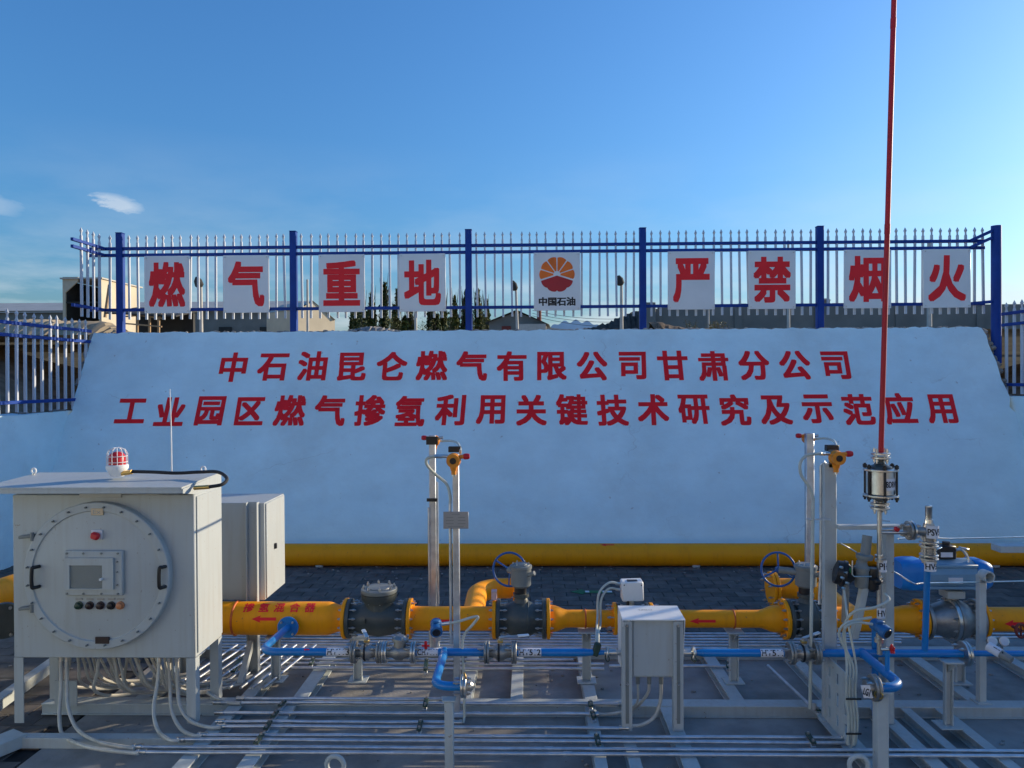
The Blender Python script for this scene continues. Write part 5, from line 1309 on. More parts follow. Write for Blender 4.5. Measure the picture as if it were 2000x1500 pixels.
# hoses out of the cabinet floor
hz = cz0 - 0.002
def hose(name, pts, label, group=None, r=0.014, mat='hose_grey', gl=True):
    pts = [Vector(p) for p in pts]
    t = thing('flexible_hose', label, 'hose', pts[-1], group)
    MB().tube(smooth_path(pts, 7), r, 8).build('hose', mat, t)
    if gl: MB().cyl(pts[0], pts[0] + (pts[1] - pts[0]).normalized() * 0.06, r * 1.35, n=8).build('fitting', 'steel', t)
    return t
def hp(px, py, Y): return aty(px, py, Y)
Yh = YC + 0.10
hose('h', [(X(118, Yh, 1290), Yh, hz), hp(119, 1340, Yh - 0.02), hp(116, 1400, Yh - 0.10), hp(124, 1437, Yh - 0.22), atz(165, 1457, ZC), atz(215, 1466, ZC), atz(270, 1471.5, ZC)], 'outermost grey hose sweeping from the cabinet to the frontmost conduit')
hose('h', [(X(130, Yh, 1290), Yh, hz), hp(131, 1340, Yh - 0.02), hp(134, 1385, Yh - 0.1), hp(152, 1425, Yh - 0.2), atz(190, 1448, ZC), atz(228, 1457, ZC), atz(262, 1461.5, ZC)], 'grey hose sweeping from the cabinet to the second conduit from the front')
hose('h', [(X(312, Yh, 1290), Yh, hz), hp(308, 1330, Yh - 0.03), hp(300, 1385, Yh - 0.12), hp(308, 1425, Yh - 0.22), atz(330, 1445, ZC), atz(350, 1447.5, ZC)], 'grey hose curving down before the middle of the cabinet')
hose('h', [(X(330, Yh, 1290), Yh, hz), hp(332, 1340, Yh), hp(336, 1390, Yh - 0.08), hp(352, 1422, Yh - 0.18), atz(375, 1436, ZC), atz(394, 1438, ZC)], 'grey hose dropping beside the front leg to the third conduit, outer one')
hose('h', [(X(346, Yh, 1290), Yh, hz), hp(347, 1340, Yh), hp(352, 1380, Yh - 0.06), hp(372, 1408, Yh - 0.12), atz(405, 1420, ZC), atz(432, 1421, ZC)], 'grey hose dropping beside the front leg, inner one')
hose('h', [hp(405, 1352, YCB - 0.1), hp(420, 1362, YCB - 0.12), atz(445, 1372, ZC), atz(470, 1374, ZC)], 'hose end lying past the cabinet leg towards the rear near conduit', gl=False)
for k in range(24):
    px = 138 + k * 9.2 + random.uniform(-3, 3); y = YC + random.uniform(0.14, 0.42)
    a = Vector((X(px, y, 1290), y, hz)); s = random.uniform(-0.12, 0.2)
    b = a + Vector((s * 0.3, 0.03, -0.16)); c = a + Vector((s * 0.8, 0.08, -0.34)); d = Vector((a.x + s + 0.12, y + 0.25, ZC + 0.02 + random.uniform(0, 0.04))); e = Vector((a.x + s + 0.42, y + 0.5, ZC + 0.01))
    hose('h', [a, b, c, d, e], 'grey hose in the crowded bundle hanging beneath the control cabinet', 'hoses bundled beneath the cabinet', r=random.choice((0.010, 0.012, 0.013)))
# conduits running back under the cabinet
for k in range(9):
    x = -2.95 + k * 0.095
    tag(MB().cyl((x, 6.02, ZC + 0.02), (x + 0.15, 7.0, ZC + 0.02), 0.0125, n=10).build('conduit', 'galvanized'), 'galvanized conduit running back in the row beneath the control cabinet', 'conduit', 'conduits beneath the control cabinet')

# ---- second box behind the yellow pipe
YX = 6.42
b0, b1 = X(432, YX, 1080), X(517, YX, 1080); bz0, bz1 = zs(1172, YX, 480), zs(982, YX, 480)
t = thing('distribution_box', 'tall grey box on channel legs behind the mixer pipe', 'cabinet', ((b0 + b1) / 2, YX + 0.25, ZB))
MB().span(b0 - 0.35, b1, YX, YX + 0.52, bz0, bz1, ch=0.004).build('body', 'cabinet_grey', t)
MB().span(b1 + 0.001, b1 + 0.012, YX + 0.02, YX + 0.50, bz0 + 0.01, bz1 - 0.01, ch=0.003).build('door', 'cabinet_grey', t)
MB().box((b1 + 0.022, YX + 0.22, (bz0 + bz1) / 2), (0.02, 0.025, 0.05), ch=0.004).build('door_handle', 'black', t)
for x in (X(496, YX, 1080), b0 - 0.3):
    mb = MB().span(x - 0.05, x + 0.05, YX - 0.012, YX - 0.002, ZB + 0.004, bz1 + 0.01).span(x - 0.05, x - 0.042, YX - 0.06, YX - 0.0125, ZB + 0.004, bz1 + 0.01).span(x + 0.042, x + 0.05, YX - 0.06, YX - 0.0125, ZB + 0.004, bz1 + 0.01)
    mb.build('channel_leg', 'cabinet_grey', t)
MB().bar((X(495, YX, 1250), YX - 0.3, ZB + 0.03), (X(495, YX, 1250), YX - 0.05, ZB + 0.30), 0.05, 0.05, 0.003).build('brace', 'cabinet_grey', t)

# ---- junction box on two channel legs
YJ = 5.42
j0, j1 = X(1233, YJ, 1260), X(1318, YJ, 1260); jz0, jz1 = zs(1322, YJ, 1270), zs(1207, YJ, 1270)
t = thing('junction_box', 'pale grey junction box with a sloping hood on two channel legs', 'junction box', ((j0 + j1) / 2, YJ, ZB))
MB().span(j0, j1, YJ - 0.01, YJ + 0.20, jz0, jz1, ch=0.006).build('box', 'cabinet_grey', t)
MB().span(j0 + 0.012, j1 - 0.012, YJ - 0.018, YJ - 0.011, jz0 + 0.012, jz1 - 0.012, ch=0.003).build('cover', 'cabinet_grey', t)
zh = zs(1186, YJ + 0.2, 1270)
hf = Vector((0, YJ - 0.05, jz1 + 0.004)); hb = Vector((0, YJ + 0.24, zh))
xl, xr = X(1211, YJ + 0.1, 1190), X(1330, YJ + 0.1, 1190)
MB().add([(xl, hf.y, hf.z), (xr, hf.y, hf.z), (xr, hb.y, hb.z), (xl, hb.y, hb.z), (xl, hf.y, hf.z - 0.008), (xr, hf.y, hf.z - 0.008), (xr, hb.y, hb.z - 0.008), (xl, hb.y, hb.z - 0.008)], [[0, 1, 2, 3], [4, 5, 6, 7], [0, 1, 5, 4], [1, 2, 6, 5], [2, 3, 7, 6], [3, 0, 4, 7]]).build('hood', 'box_white', t, smooth=0)
for x in (xl + 0.003, xr - 0.003):
    MB().prism([(hf.y, hf.z - 0.009), (hb.y, hb.z - 0.009), (hb.y, jz0 + 0.02), (hf.y + 0.08, jz0 + 0.06)], (x - 0.003, 0, 0), (0, 1, 0), (0, 0, 1), (0.006, 0, 0)).build('hood_cheek', 'box_white', t)
sx, sy = boxfit('TIM512', 0.11, 0.028, 0.02)
un = (hb - hf).normalized()
lettering('TIM512', flatmap((X(1266, YJ, 1190), (hf.y + hb.y) / 2 + 0.05, (hf.z + hb.z) / 2 + 0.05 * un.z / un.y + 0.0005), (1, 0, 0), un, 0.002), sx, sy, 0.0, 1).build('hood_lettering', 'plate_grey', t, smooth=0)
for px in (1224.5, 1324.5):
    x = X(px, YJ - 0.03, 1300); w = 0.036
    mb = MB().span(x - w, x + w, YJ - 0.040, YJ - 0.034, ZB + 0.004, jz1 - 0.012).span(x - w, x - w + 0.006, YJ - 0.0335, YJ + 0.02, ZB + 0.004, jz1 - 0.012).span(x + w - 0.006, x + w, YJ - 0.0335, YJ + 0.02, ZB + 0.004, jz1 - 0.012)
    lg = mb.build('channel_leg', 'cabinet_grey', t)
    MB().span(x - 0.012, x + 0.012, YJ - 0.043, YJ - 0.0405, ZB + 0.06, jz1 - 0.04, ch=0.001).build('slot_line', 'gear_grey', lg)
    for py in (1218, 1331): MB().hexnut((x, YJ - 0.052, zs(py, YJ, 1270)), (x, YJ - 0.0435, zs(py, YJ, 1270)), 0.010).build('bolt', 'steel', lg)
for k, px in enumerate((1246, 1268, 1291)):
    x = X(px, YJ + 0.06, 1330)
    MB().cyl((x, YJ + 0.06, jz0 - 0.001), (x, YJ + 0.06, jz0 - 0.075), 0.016, n=8).build('cable_gland', 'gear_grey', t)
e = [[(X(1246, YJ + 0.06, 1340), YJ + 0.06, jz0 - 0.07), hp(1246, 1365, YJ + 0.06), hp(1240, 1378, YJ + 0.08), hp(1222, 1388, YJ + 0.18), atz(1205, 1394, ZC)],
     [(X(1268, YJ + 0.06, 1340), YJ + 0.06, jz0 - 0.07), hp(1266, 1352, YJ + 0.06), hp(1250, 1374, YJ + 0.1), hp(1232, 1386, YJ + 0.16), atz(1190, 1395, ZC), atz(1160, 1394, ZC)],
     [(X(1291, YJ + 0.06, 1340), YJ + 0.06, jz0 - 0.07), hp(1290, 1368, YJ + 0.05), hp(1278, 1400, YJ + 0.02), hp(1255, 1415, YJ), atz(1236, 1418, ZC), atz(1222, 1421, ZC)]]
for k in range(3): hose('h', e[k], ('short dark hose dropping straight from the junction box', 'middle hose curving from the junction box towards its leg', 'pale hose bowing in a wide arc beneath the junction box')[k], r=(0.009, 0.012, 0.013)[k], gl=False)

# ================================================================== BLUE LINE IN FRONT
RU = 0.029
def bpipe(name, label, path, r=RU, group='blue pipe pieces'):
    t = thing(name, label, 'pipe', Vector(path[0]) * 0 + Vector((path[0][0], path[0][1], ZB)), group)
    MB().tube(path, r, 20).build('pipe', 'pipe_blue', t)
    return t
def wrap_tag(root, pxa, pxb, text, Y=YU, Z=None, r=RU, ang=0.35):
    Z = ZU if Z is None else Z
    xa, xb = X(pxa, Y, 1275), X(pxb, Y, 1275); n = 14; mb = MB(); vs = []; fs = []
    for i in range(n + 1):
        a = ang - 1.35 + 2.7 * i / n
        vs += [(xa, Y - math.cos(a) * (r + 0.0015), Z + math.sin(a) * (r + 0.0015)), (xb, Y - math.cos(a) * (r + 0.0015), Z + math.sin(a) * (r + 0.0015))]
        if i: fs.append([2 * i - 2, 2 * i - 1, 2 * i + 1, 2 * i])
    tg = mb.add(vs, fs).build('tag', 'tag_white', root, smooth=60)
    sx, sy = boxfit(text, (xb - xa) * 0.94, 0.044, 0.02)
    lettering(text, pipemap(((xa + xb) / 2, Y, Z), r + 0.0018, ang), sx, sy, 0.02, 4).build('tag_letters', 'sign_black', tg, smooth=0)
def sflange(root, x, Y=YU, Z=None, r=0.082, ax=(1, 0, 0), nb=4, mat='steel', pos=None, th=0.018):
    c = Vector((x, Y, ZU if Z is None else Z)) if pos is None else Vector(pos)
    a = Vector(ax).normalized()
    flange(root, c - a * (th * 0.5 + 0.0015), ax, r, th, nb, mat, br=0.012, gasket=0.018)
    flange(root, c + a * (th * 0.5 + 0.0015), ax, r, th, nb, mat, bolts=False)
# branch from the mixer, bend, run
xe = X(545, YU, 1275)
p_bend = elbow((fb.x - 0.008, YU + 0.11, ZU), (fb.x - 0.008, YU, ZU), (fb.x + 0.10, YU, ZU), 8)
path = [(fb.x, fb.y - 0.01, fb.z)] + p_bend + [(X(684, YU, 1275), YU, ZU)]
t = bpipe('blue_pipe', 'blue pipe bending from the mixer flange and tagged HV113', path)
wrap_tag(t, 639, 685, 'HV113')
arrow_on(t, X(600, YU, 1270), RU, YU, ZU, 0.9, 0.045, 0.01)
# flanged valve pair
def small_valve(x0, x1, label, lever=None, kind='ball', Y=YU, mat='cast_steel'):
    xc = (x0 + x1) / 2
    t = thing('flanged_valve', label, 'valve', (xc, Y, ZB), 'small steel valves on the blue line')
    for x in (x0, x1): sflange(t, x, Y, mat=mat if kind == 'ball' else 'steel')
    xpipe([(x0 + 0.012, 0.036), (x0 + 0.05, 0.04), (xc - 0.02, 0.060), (xc + 0.02, 0.060), (x1 - 0.05, 0.04), (x1 - 0.012, 0.036)], Y, ZU, 24).build('body', mat, t, smooth=60)
    if kind == 'ball':
        flange(t, (xc - 0.012, Y, ZU), (1, 0, 0), 0.066, 0.016, 4, 'black', br=0.010, name='body_joint')
        MB().cyl((xc, Y, ZU + 0.05), (xc, Y, ZU + 0.115), 0.014, n=12).build('stem', 'steel', t)
        MB().span(xc - 0.02, xc + 0.02, Y - 0.02, Y + 0.02, ZU + 0.075, ZU + 0.092, ch=0.003).build('stop_plate', 'brass', t)
        L = lever or Vector((-0.16, 0.05, 0.03))
        c = Vector((xc, Y, ZU + 0.112))
        MB().bar(c, c + L, 0.030, 0.008, 0.002).build('lever', 'steel', t)
        MB().bar(c + L * 0.6, c + L * 1.02, 0.032, 0.014, 0.005).build('lever_grip', 'box_white' if lever else 'steel', t)
    else:
        MB().lathe((xc, Y, ZU + 0.03), (0.12, 0, 1), [(0, 0.045), (0.05, 0.045), (0.055, 0.062), (0.078, 0.062), (0.082, 0.045), (0.095, 0.03)], 20).build('bonnet', mat, t)
        for i in range(4):
            q = i * math.pi / 2 + 0.4; MB().hexnut((xc + 0.014 + 0.05 * math.cos(q), Y + 0.05 * math.sin(q), ZU + 0.106), (xc + 0.016 + 0.05 * math.cos(q), Y + 0.05 * math.sin(q), ZU + 0.122), 0.010).build('bolt', 'steel', t)
    return t
xv0, xv1, xv2 = X(692, YU, 1275), X(747, YU, 1275), X(808, YU, 1275)
small_valve(xv0, xv1 - 0.02, 'small flanged ball valve next to the HV113 tag', Vector((-0.05, 0.10, 0.02)))
small_valve(xv1 + 0.02, xv2, 'small flanged check valve with a bolted bonnet beside the transmitter', None, 'check')
# pipe with tag CHV, tee
pth = [(xv2 + 0.012, YU, ZU), (X(945, YU, 1275), YU, ZU)]
t = bpipe('blue_pipe', 'blue pipe between the two small valves with a branch bending towards the viewer', pth)
wrap_tag(t, 815, 856, 'CHV111')
xt = X(868, YU, 1275); YN = 4.88
MB().tube([(xt, YU, ZU)] + elbow((xt, YN + 0.10, ZU), (xt, YN, ZU), (xt + 0.10, YN, ZU), 8) + [(X(900, YN, 1345), YN, ZU)], RU * 1.02, 20).build('branch', 'pipe_blue', t)
MB().sphere((xt, YU, ZU), 0.036, 16, 10).build('tee', 'pipe_blue', t)
MB().torus((xt, YU - 0.10, ZU), (0, 1, 0), RU, 0.004, 20, 6).build('weld_seam', 'pipe_blue', t)
sflange(t, X(906, YN, 1345), YN, r=0.075)
MB().lathe((X(910, YN, 1345), YN, ZU), (1, 0, 0), [(0.012, 0.03), (0.035, 0.034), (0.05, 0.02), (0.055, 0.001)], 16).build('end_plug', 'steel', t)
MB().torus((X(909, YN, 1330), YN - 0.02, ZU + 0.075), (1, 0.3, 0.2), 0.022, 0.005, 18, 6).build('earthing_loop', 'brass', t)
# bent red tap on the tagged pipe
pr = aty(832, 1268, YU - 0.04)
tv = thing('drain_tap', 'little red handled tap on the blue pipe beside the transmitter', 'tap', pr, 'red handled taps')
MB().tube([pr + Vector((0, 0.03, 0)), pr, pr + Vector((0, -0.01, 0.02))], 0.008, 8).build('body', 'steel', tv)
MB().box(pr + Vector((0, -0.012, 0.035)), (0.022, 0.012, 0.06), ch=0.004).box(pr + Vector((0, -0.012, 0.03)), (0.06, 0.012, 0.014), ch=0.004).build('handle', 'detector_red', tv)
# front square post carrying the branch flange
def square_post(px, pytop, Y, z0, label, w=0.058, px2=None):
    x = X(px, Y, 1420); z1 = zs(pytop, Y, px)
    t = thing('square_post', label, 'post', (x, Y, z0), 'square grey posts at the front')
    MB().span(x - w / 2, x + w / 2, Y - w / 2, Y + w / 2, z0, z1, ch=0.004).build('post', 'frame_grey', t)
    MB().span(x - w / 2 - 0.015, x + w / 2 + 0.015, Y - w / 2 - 0.006, Y + w / 2 + 0.006, z1 + 0.001, z1 + 0.013, ch=0.002).build('cap_plate', 'frame_grey', t)
    return t
square_post(877.5, 1368, 4.86, 0.014, 'square post standing before the conduits under the blue elbow flange')
square_post(1720, 1352, 4.88, 0.014, 'square post standing under the blue bend near the red handled tap', 0.075)

# valve with long lever, HV512 pipe
xw0, xw1 = X(951, YU, 1275), X(1004, YU, 1275)
small_valve(xw0, xw1, 'small flanged ball valve with a long white lever beside the HV512 tag', Vector((0.21, 0.05, 0.0)))
xh = X(1180, YU, 1275)
t = bpipe('blue_pipe', 'blue pipe tagged HV512 tapering to a steel fitting', [(xw1 + 0.012, YU, ZU), (X(1140, YU, 1275), YU, ZU)])
xpipe([(X(1140, YU, 1275) + 0.001, RU), (X(1175, YU, 1275), RU * 0.6), (xh, RU * 0.55)], YU, ZU, 18).build('taper', 'pipe_blue', t)
wrap_tag(t, 1013, 1057, 'HV512')
MB().torus((X(1186, YU, 1275), YU, ZU), (1, 0, 0), 0.035, 0.012, 22, 8).lathe((xh, YU, ZU), (1, 0, 0), [(0, 0.02), (0.06, 0.028), (0.09, 0.028), (0.1, 0.02), (0.15, 0.02)], 16).build('union', 'steel', t)
MB().torus((X(1186, YU - 0.03, 1285), YU - 0.03, ZU - 0.03), (1, 0.5, 0), 0.026, 0.004, 18, 6).build('earthing_wire', 'clamp_green', t)
MB().box(aty(1165, 1268, YU), (0.05, 0.05, 0.10), Matrix.Rotation(0.3, 3, 'Y'), ch=0.01).build('hose_bracket', 'clamp_green', t)
# HV511 side
t = bpipe('blue_pipe', 'blue pipe tagged HV511 past the junction box', [(X(1372, YU, 1275), YU, ZU), (X(1530, YU, 1275), YU, ZU)])
xpipe([(X(1350, YU, 1275), RU * 0.55), (X(1358, YU, 1275), RU * 0.6), (X(1372, YU, 1275) - 0.001, RU)], YU, ZU, 18).build('taper', 'pipe_blue', t)
MB().torus((X(1355, YU, 1275), YU, ZU), (1, 0, 0), 0.035, 0.012, 22, 8).lathe((X(1328, YU, 1275), YU, ZU), (1, 0, 0), [(0, 0.02), (0.05, 0.03), (0.08, 0.03), (0.09, 0.02), (0.12, 0.02)], 16).build('union', 'steel', t)
MB().torus((X(1355, YU - 0.03, 1285), YU - 0.03, ZU - 0.03), (1, 0.5, 0), 0.026, 0.004, 18, 6).build('earthing_wire', 'clamp_green', t)
wrap_tag(t, 1484, 1528, 'HV511')
small_valve(X(1545, YU, 1275), X(1594, YU, 1275), 'small flanged ball valve past the HV511 tag by the detector post', Vector((0.14, 0.06, 0.02)))
# header to the flange and on out of view
t = bpipe('blue_pipe', 'blue header pipe passing below the actuated valve with a bend towards the viewer', [(X(1601, YU, 1275), YU, ZU), (X(1880, YU, 1275), YU, ZU)])
xt2 = X(1684, YU, 1275)
MB().tube([(xt2, YU, ZU)] + elbow((xt2, YN + 0.12, ZU), (xt2, YN, ZU), (xt2 - 0.12, YN, ZU), 8) + [(X(1718, YN, 1335), YN, ZU)], RU * 1.08, 20).build('branch', 'pipe_blue', t)
MB().sphere((xt2, YU, ZU), 0.038, 16, 10).build('tee', 'pipe_blue', t)
MB().torus((xt2, YN + 0.16, ZU), (0, 1, 0), RU, 0.005, 20, 6).build('weld_seam', 'pipe_blue', t)
sflange(t, X(1708, YN, 1335), YN, r=0.085, mat='cast_steel')
MB().cyl((X(1690, YN, 1335), YN, ZU), (X(1704, YN, 1335), YN, ZU), 0.05, n=20).build('valve_stub', 'cast_steel', t)
tg = MB().box((X(1688, YN - 0.05, 1335), YN - 0.085, ZU + 0.01), (0.055, 0.004, 0.085), Matrix.Rotation(-0.25, 3, 'Y') @ Matrix.Rotation(-0.5, 3, 'Z')).build('tag', 'tag_white', t)
sx, sy = boxfit('LG1', 0.04, 0.05, 0.03)
lettering('LG1', flatmap((X(1688, YN - 0.05, 1335), YN - 0.0875, ZU + 0.01), Matrix.Rotation(-0.5, 3, 'Z') @ Vector((1, 0, -0.25)), (0.25, 0, 1), 0.004), sx, sy, 0.03, 6).build('tag_letters', 'sign_black', tg, smooth=0)
MB().torus((X(1716, YN - 0.07, 1343), YN - 0.07, ZU - 0.02), (0.6, 1, 0.2), 0.024, 0.006, 18, 6).build('earthing_loop', 'brass', t)
sflange(t, X(1884, YU, 1275), YU, r=0.09)
MB().cyl((X(1886, YU, 1275) + 0.02, YU, ZU), (5.6, YU, ZU), RU * 0.75, n=18).build('narrow_run', 'pipe_blue', t)
# short standing blue pipe behind the header
xr_ = X(1727, YU, 1250)
MB().cyl((X(1733, 5.1, 1300), 5.1, ZU), (X(1733, 5.1, 1300), 5.1, ZU + 0.17), 0.016, n=14).build('gauge_riser', 'pipe_blue', t)
MB().cyl((xr_ - 0.03, YU + 0.08, 0.14), (xr_ - 0.03, YU + 0.08, ZU + 0.18), 0.024, n=14).build('gauge_riser', 'pipe_blue', t)

# ================================================================== INSTRUMENTS AND VENT STACK
def vmap(c, r, ang):
    """wrap round a standing pipe; ang from facing the viewer, towards +X"""
    c = Vector(c)
    def f(x, y, k):
        a = ang + x / r; rr = r + 0.0014 + k
        return c + Vector((math.sin(a) * rr, -math.cos(a) * rr, y))
    return f
def vtag(root, c, r, w, h, text, ang=0.0, th=0.026, arc=None, off=0.0):
    n = 16; half = w / 2 / r; vs = []; fs = []; c = Vector(c)
    for i in range(n + 1):
        a = ang - half + 2 * half * i / n
        for z in (-h / 2, h / 2): vs.append(c + Vector((math.sin(a) * (r + 0.001), -math.cos(a) * (r + 0.001), z)))
        if i: fs.append([2 * i - 2, 2 * i, 2 * i + 1, 2 * i - 1])
    tg = MB().add(vs, fs).build('tag', 'tag_white', root, smooth=60)
    sx, sy = boxfit(text, w * 0.84, th, 0.025)
    lettering(text, vmap(c, r, ang + off), sx, sy, 0.025, 4).build('tag_letters', 'sign_black', tg, smooth=0)
def gas_detector(c, horn, label, back=False):
    t = thing('gas_detector', label, 'gas detector', c - Vector((0, 0, 0.1)), 'orange gas detectors on posts')
    s = -1 if back else 1
    MB().sphere(c, 0.056, 20, 12, (1, 0.85, 1)).cyl(c, c + Vector((0, -0.058 * s, 0)), 0.050, n=24).build('housing', 'detector_orange', t)
    MB().lathe(c + Vector((0, -0.059 * s, 0)), (0, -s, 0), [(0, 0.024), (0.004, 0.024), (0.005, 0.019), (0.002, 0.018), (0.002, 0.001)], 22).build('display_window', 'black', t)
    MB().lathe(c + Vector((0, 0, -0.048)), (0, 0, -1), [(0, 0.030), (0.03, 0.024), (0.032, 0.019), (0.06, 0.019)], 16).build('sensor', 'detector_orange', t)
    MB().cyl(c + Vector((0, 0, -0.109)), c + Vector((0, 0, -0.122)), 0.016, n=14).build('sensor_tip', 'steel', t)
    MB().cyl(c + Vector((0.045 * horn, 0, 0.026)), c + Vector((0.075 * horn, 0, 0.028)), 0.016, n=14).build('horn_neck', 'detector_orange', t)
    MB().lathe(c + Vector((0.0755 * horn, 0, 0.028)), (horn, 0, 0.05), [(0, 0.020), (0.012, 0.023), (0.03, 0.023), (0.045, 0.018), (0.048, 0.004)], 16).build('horn', 'detector_red', t)
    MB().cyl(c + Vector((-0.045 * horn, 0, 0.03)), c + Vector((-0.085 * horn, 0, 0.032)), 0.014, n=12).build('gland', 'steel', t)
    return t
def det_post(px, pytop, Y, w, d, label, mat='galvanized', foot=ZB + 0.005):
    x = X(px, Y, 1050); z1 = zs(pytop, Y, px)
    t = thing('instrument_post', label, 'post', (x, Y, foot), 'galvanized posts for gas detectors')
    mb = MB().span(x - w / 2, x + w / 2, Y - d / 2, Y + d / 2, foot, z1, ch=0.004)
    mb.build('post', mat, t)
    MB().span(x - w / 2 - 0.03, x + w / 2 + 0.03, Y - d / 2 - 0.03, Y + d / 2 + 0.03, foot - 0.004, foot + 0.008, ch=0.002).build('foot_plate', mat, t)
    return t, x, z1
# pair by the check valve
YP1, YP2 = 5.64, 6.95
t, x1, z1 = det_post(891, 886, YP1, 0.050, 0.05, 'nearer square post bearing a gas detector and a small grey nameplate')
MB().span(x1 - 0.055, x1 + 0.04, YP1 - 0.02, YP1 + 0.03, zs(883, YP1, 888), zs(872, YP1, 888), ch=0.003).build('rain_cap', 'black', t)
np_ = MB().span(X(866, YP1 - 0.03, 1015), X(915, YP1 - 0.03, 1015), YP1 - 0.034, YP1 - 0.028, zs(1031, YP1, 890), zs(998, YP1, 890), ch=0.002).build('nameplate', 'plate_grey', t)
for k in range(5):
    zl = zs(1003 + 6 * k, YP1, 890); wl = (0.06, 0.13, 0.15, 0.15, 0.12)[k]
    for sgn in ((0,) if k in (0, 4) else (-1, 1)):
        MB().span(x1 + sgn * 0.045 - wl * (0.5 if sgn == 0 else 0.2), x1 + sgn * 0.045 + wl * (0.5 if sgn == 0 else 0.2), YP1 - 0.0352, YP1 - 0.0345, zl - 0.002, zl + 0.002).build('engraved_line', 'gear_grey', np_)
dcx = aty(886, 899, YP1 - 0.06)
gas_detector(dcx, 1, 'orange gas detector with a red horn on the post with the nameplate')
t, x2, z2 = det_post(845.5, 850, YP2, 0.062, 0.05, 'farther square post behind the yellow line by the check valve')
d2 = aty(848, 861, YP2 + 0.07)
gas_detector(d2 + Vector((-0.0, 0, 0)), -1, 'orange gas detector behind the top of the farther post by the check valve', True)
MB().span(x2 - 0.055, x2 + 0.055, YP2 - 0.03, YP2 - 0.026, zs(868, YP2, 846), zs(852, YP2, 846)).build('bracket', 'black', t)
for px, w in ((842, 0), (853, 1)):
    MB().cyl((X(855 if w else 838.5, YP2 - 0.02, 1000), YP2 - 0.03, ZB), (X(854 if w else 838, YP2 - 0.02, 1000), YP2 - 0.03, zs(940 if w else 990, YP2, 846)), 0.012, n=10).build('riser_conduit', 'galvanized', t)
MB().span(x2 - 0.05, x2 + 0.05, YP2 - 0.05, YP2 - 0.028, zs(978, YP2, 846), zs(972, YP2, 846)).build('strap', 'black', t)
hose('h', [dcx + Vector((-0.085, 0, 0.03)), aty(850, 891, YP1 - 0.06), aty(834, 896, YP1 - 0.05), aty(834, 908, YP1 - 0.04), aty(850, 926, YP1), aty(872, 945, YP1), aty(879, 968, YP1), aty(879, 985, YP1)], 'pale hose looping from the nameplate post detector', r=0.0115, mat='hose_white')
hose('h', [aty(862, 861, YP2 - 0.0), aty(880, 861, YP2 - 0.4), aty(893, 865, YP1 + 0.3), aty(899, 877, YP1), aty(899, 886, YP1)], 'short pale hose arching from the farther post to the nameplate post', r=0.010, mat='hose_white')
tag(MB().tube([aty(879, 983, YP1), aty(880, 1100, YP1), aty(881, 1258, YP1)], 0.0115, 10).build('riser_conduit', 'galvanized'), 'thin conduit rising beside the nameplate post', 'conduit')
# pair by the second handwheel valve
YP3 = 5.60
t, x3, z3 = det_post(1619, 905, YP3, 0.092, 0.06, 'wide pale post bearing a gas detector beside the vent stack', 'frame_grey')
dcx2 = aty(1633, 894, YP3 - 0.06)
MB().span(X(1613, YP3, 874), X(1637, YP3, 874), YP3 - 0.02, YP3 + 0.03, zs(881, YP3, 1620), zs(869, YP3, 1620), ch=0.003).build('rain_cap', 'black', t)
MB().span(X(1616, YP3, 890), X(1632, YP3, 890), YP3 - 0.03, YP3 - 0.02, zs(912, YP3, 1620), zs(878, YP3, 1620)).build('detector_bracket', 'gear_grey', t)
gas_detector(dcx2, 1, 'orange gas detector with a red horn on the wide post beside the vent stack')
t, x4, z4 = det_post(1581, 846, YP2, 0.075, 0.05, 'farther slim post behind the second handwheel valve')
gas_detector(aty(1580, 857, YP2 + 0.075), -1, 'orange gas detector behind the top of the slim post by the second handwheel valve', True)
hose('h', [dcx2 + Vector((-0.085, 0, 0.03)), aty(1600, 886, YP3 - 0.1), aty(1575, 890, YP3 - 0.1), aty(1563, 905, YP3 - 0.1), aty(1565, 928, YP3 - 0.1), aty(1580, 950, YP3 - 0.1), aty(1588, 972, YP3 - 0.1), aty(1588, 990, YP3 - 0.1)], 'pale hose looping from the detector beside the vent stack', r=0.0115, mat='hose_white')
tag(MB().tube([aty(1588, 985, YP3 - 0.1), aty(1586, 1100, YP3 - 0.1), aty(1584, 1250, YP3 - 0.1), aty(1582, 1384, YP3 - 0.1)], 0.0125, 10).build('riser_conduit', 'hose_white'), 'pale conduit rising before the second handwheel valve', 'conduit')
tag(MB().tube(smooth_path([aty(1612, 902, YP3), aty(1603, 910, YP3 + 0.02), aty(1603, 935, YP3 + 0.02), aty(1603, 1100, YP3 + 0.03), aty(1600, 1180, YP3 + 0.03)], 6), 0.011, 10).build('riser_conduit', 'galvanized'), 'thin bright conduit beside the wide post', 'conduit')
hose('h', [aty(1593, 857, YP2), aty(1612, 856, YP2 - 0.5), aty(1628, 861, YP3 + 0.3), aty(1634, 872, YP3)], 'short pale hose arching from the slim post to the wide post', r=0.010, mat='hose_white')
tag(MB().bar(aty(1574, 1014, YP3 - 0.12), aty(1622, 1015, YP3 - 0.05), 0.012, 0.012, 0.001).build('tie_bar', 'galvanized'), 'short bar tying the pale conduit to the wide post', 'bar')

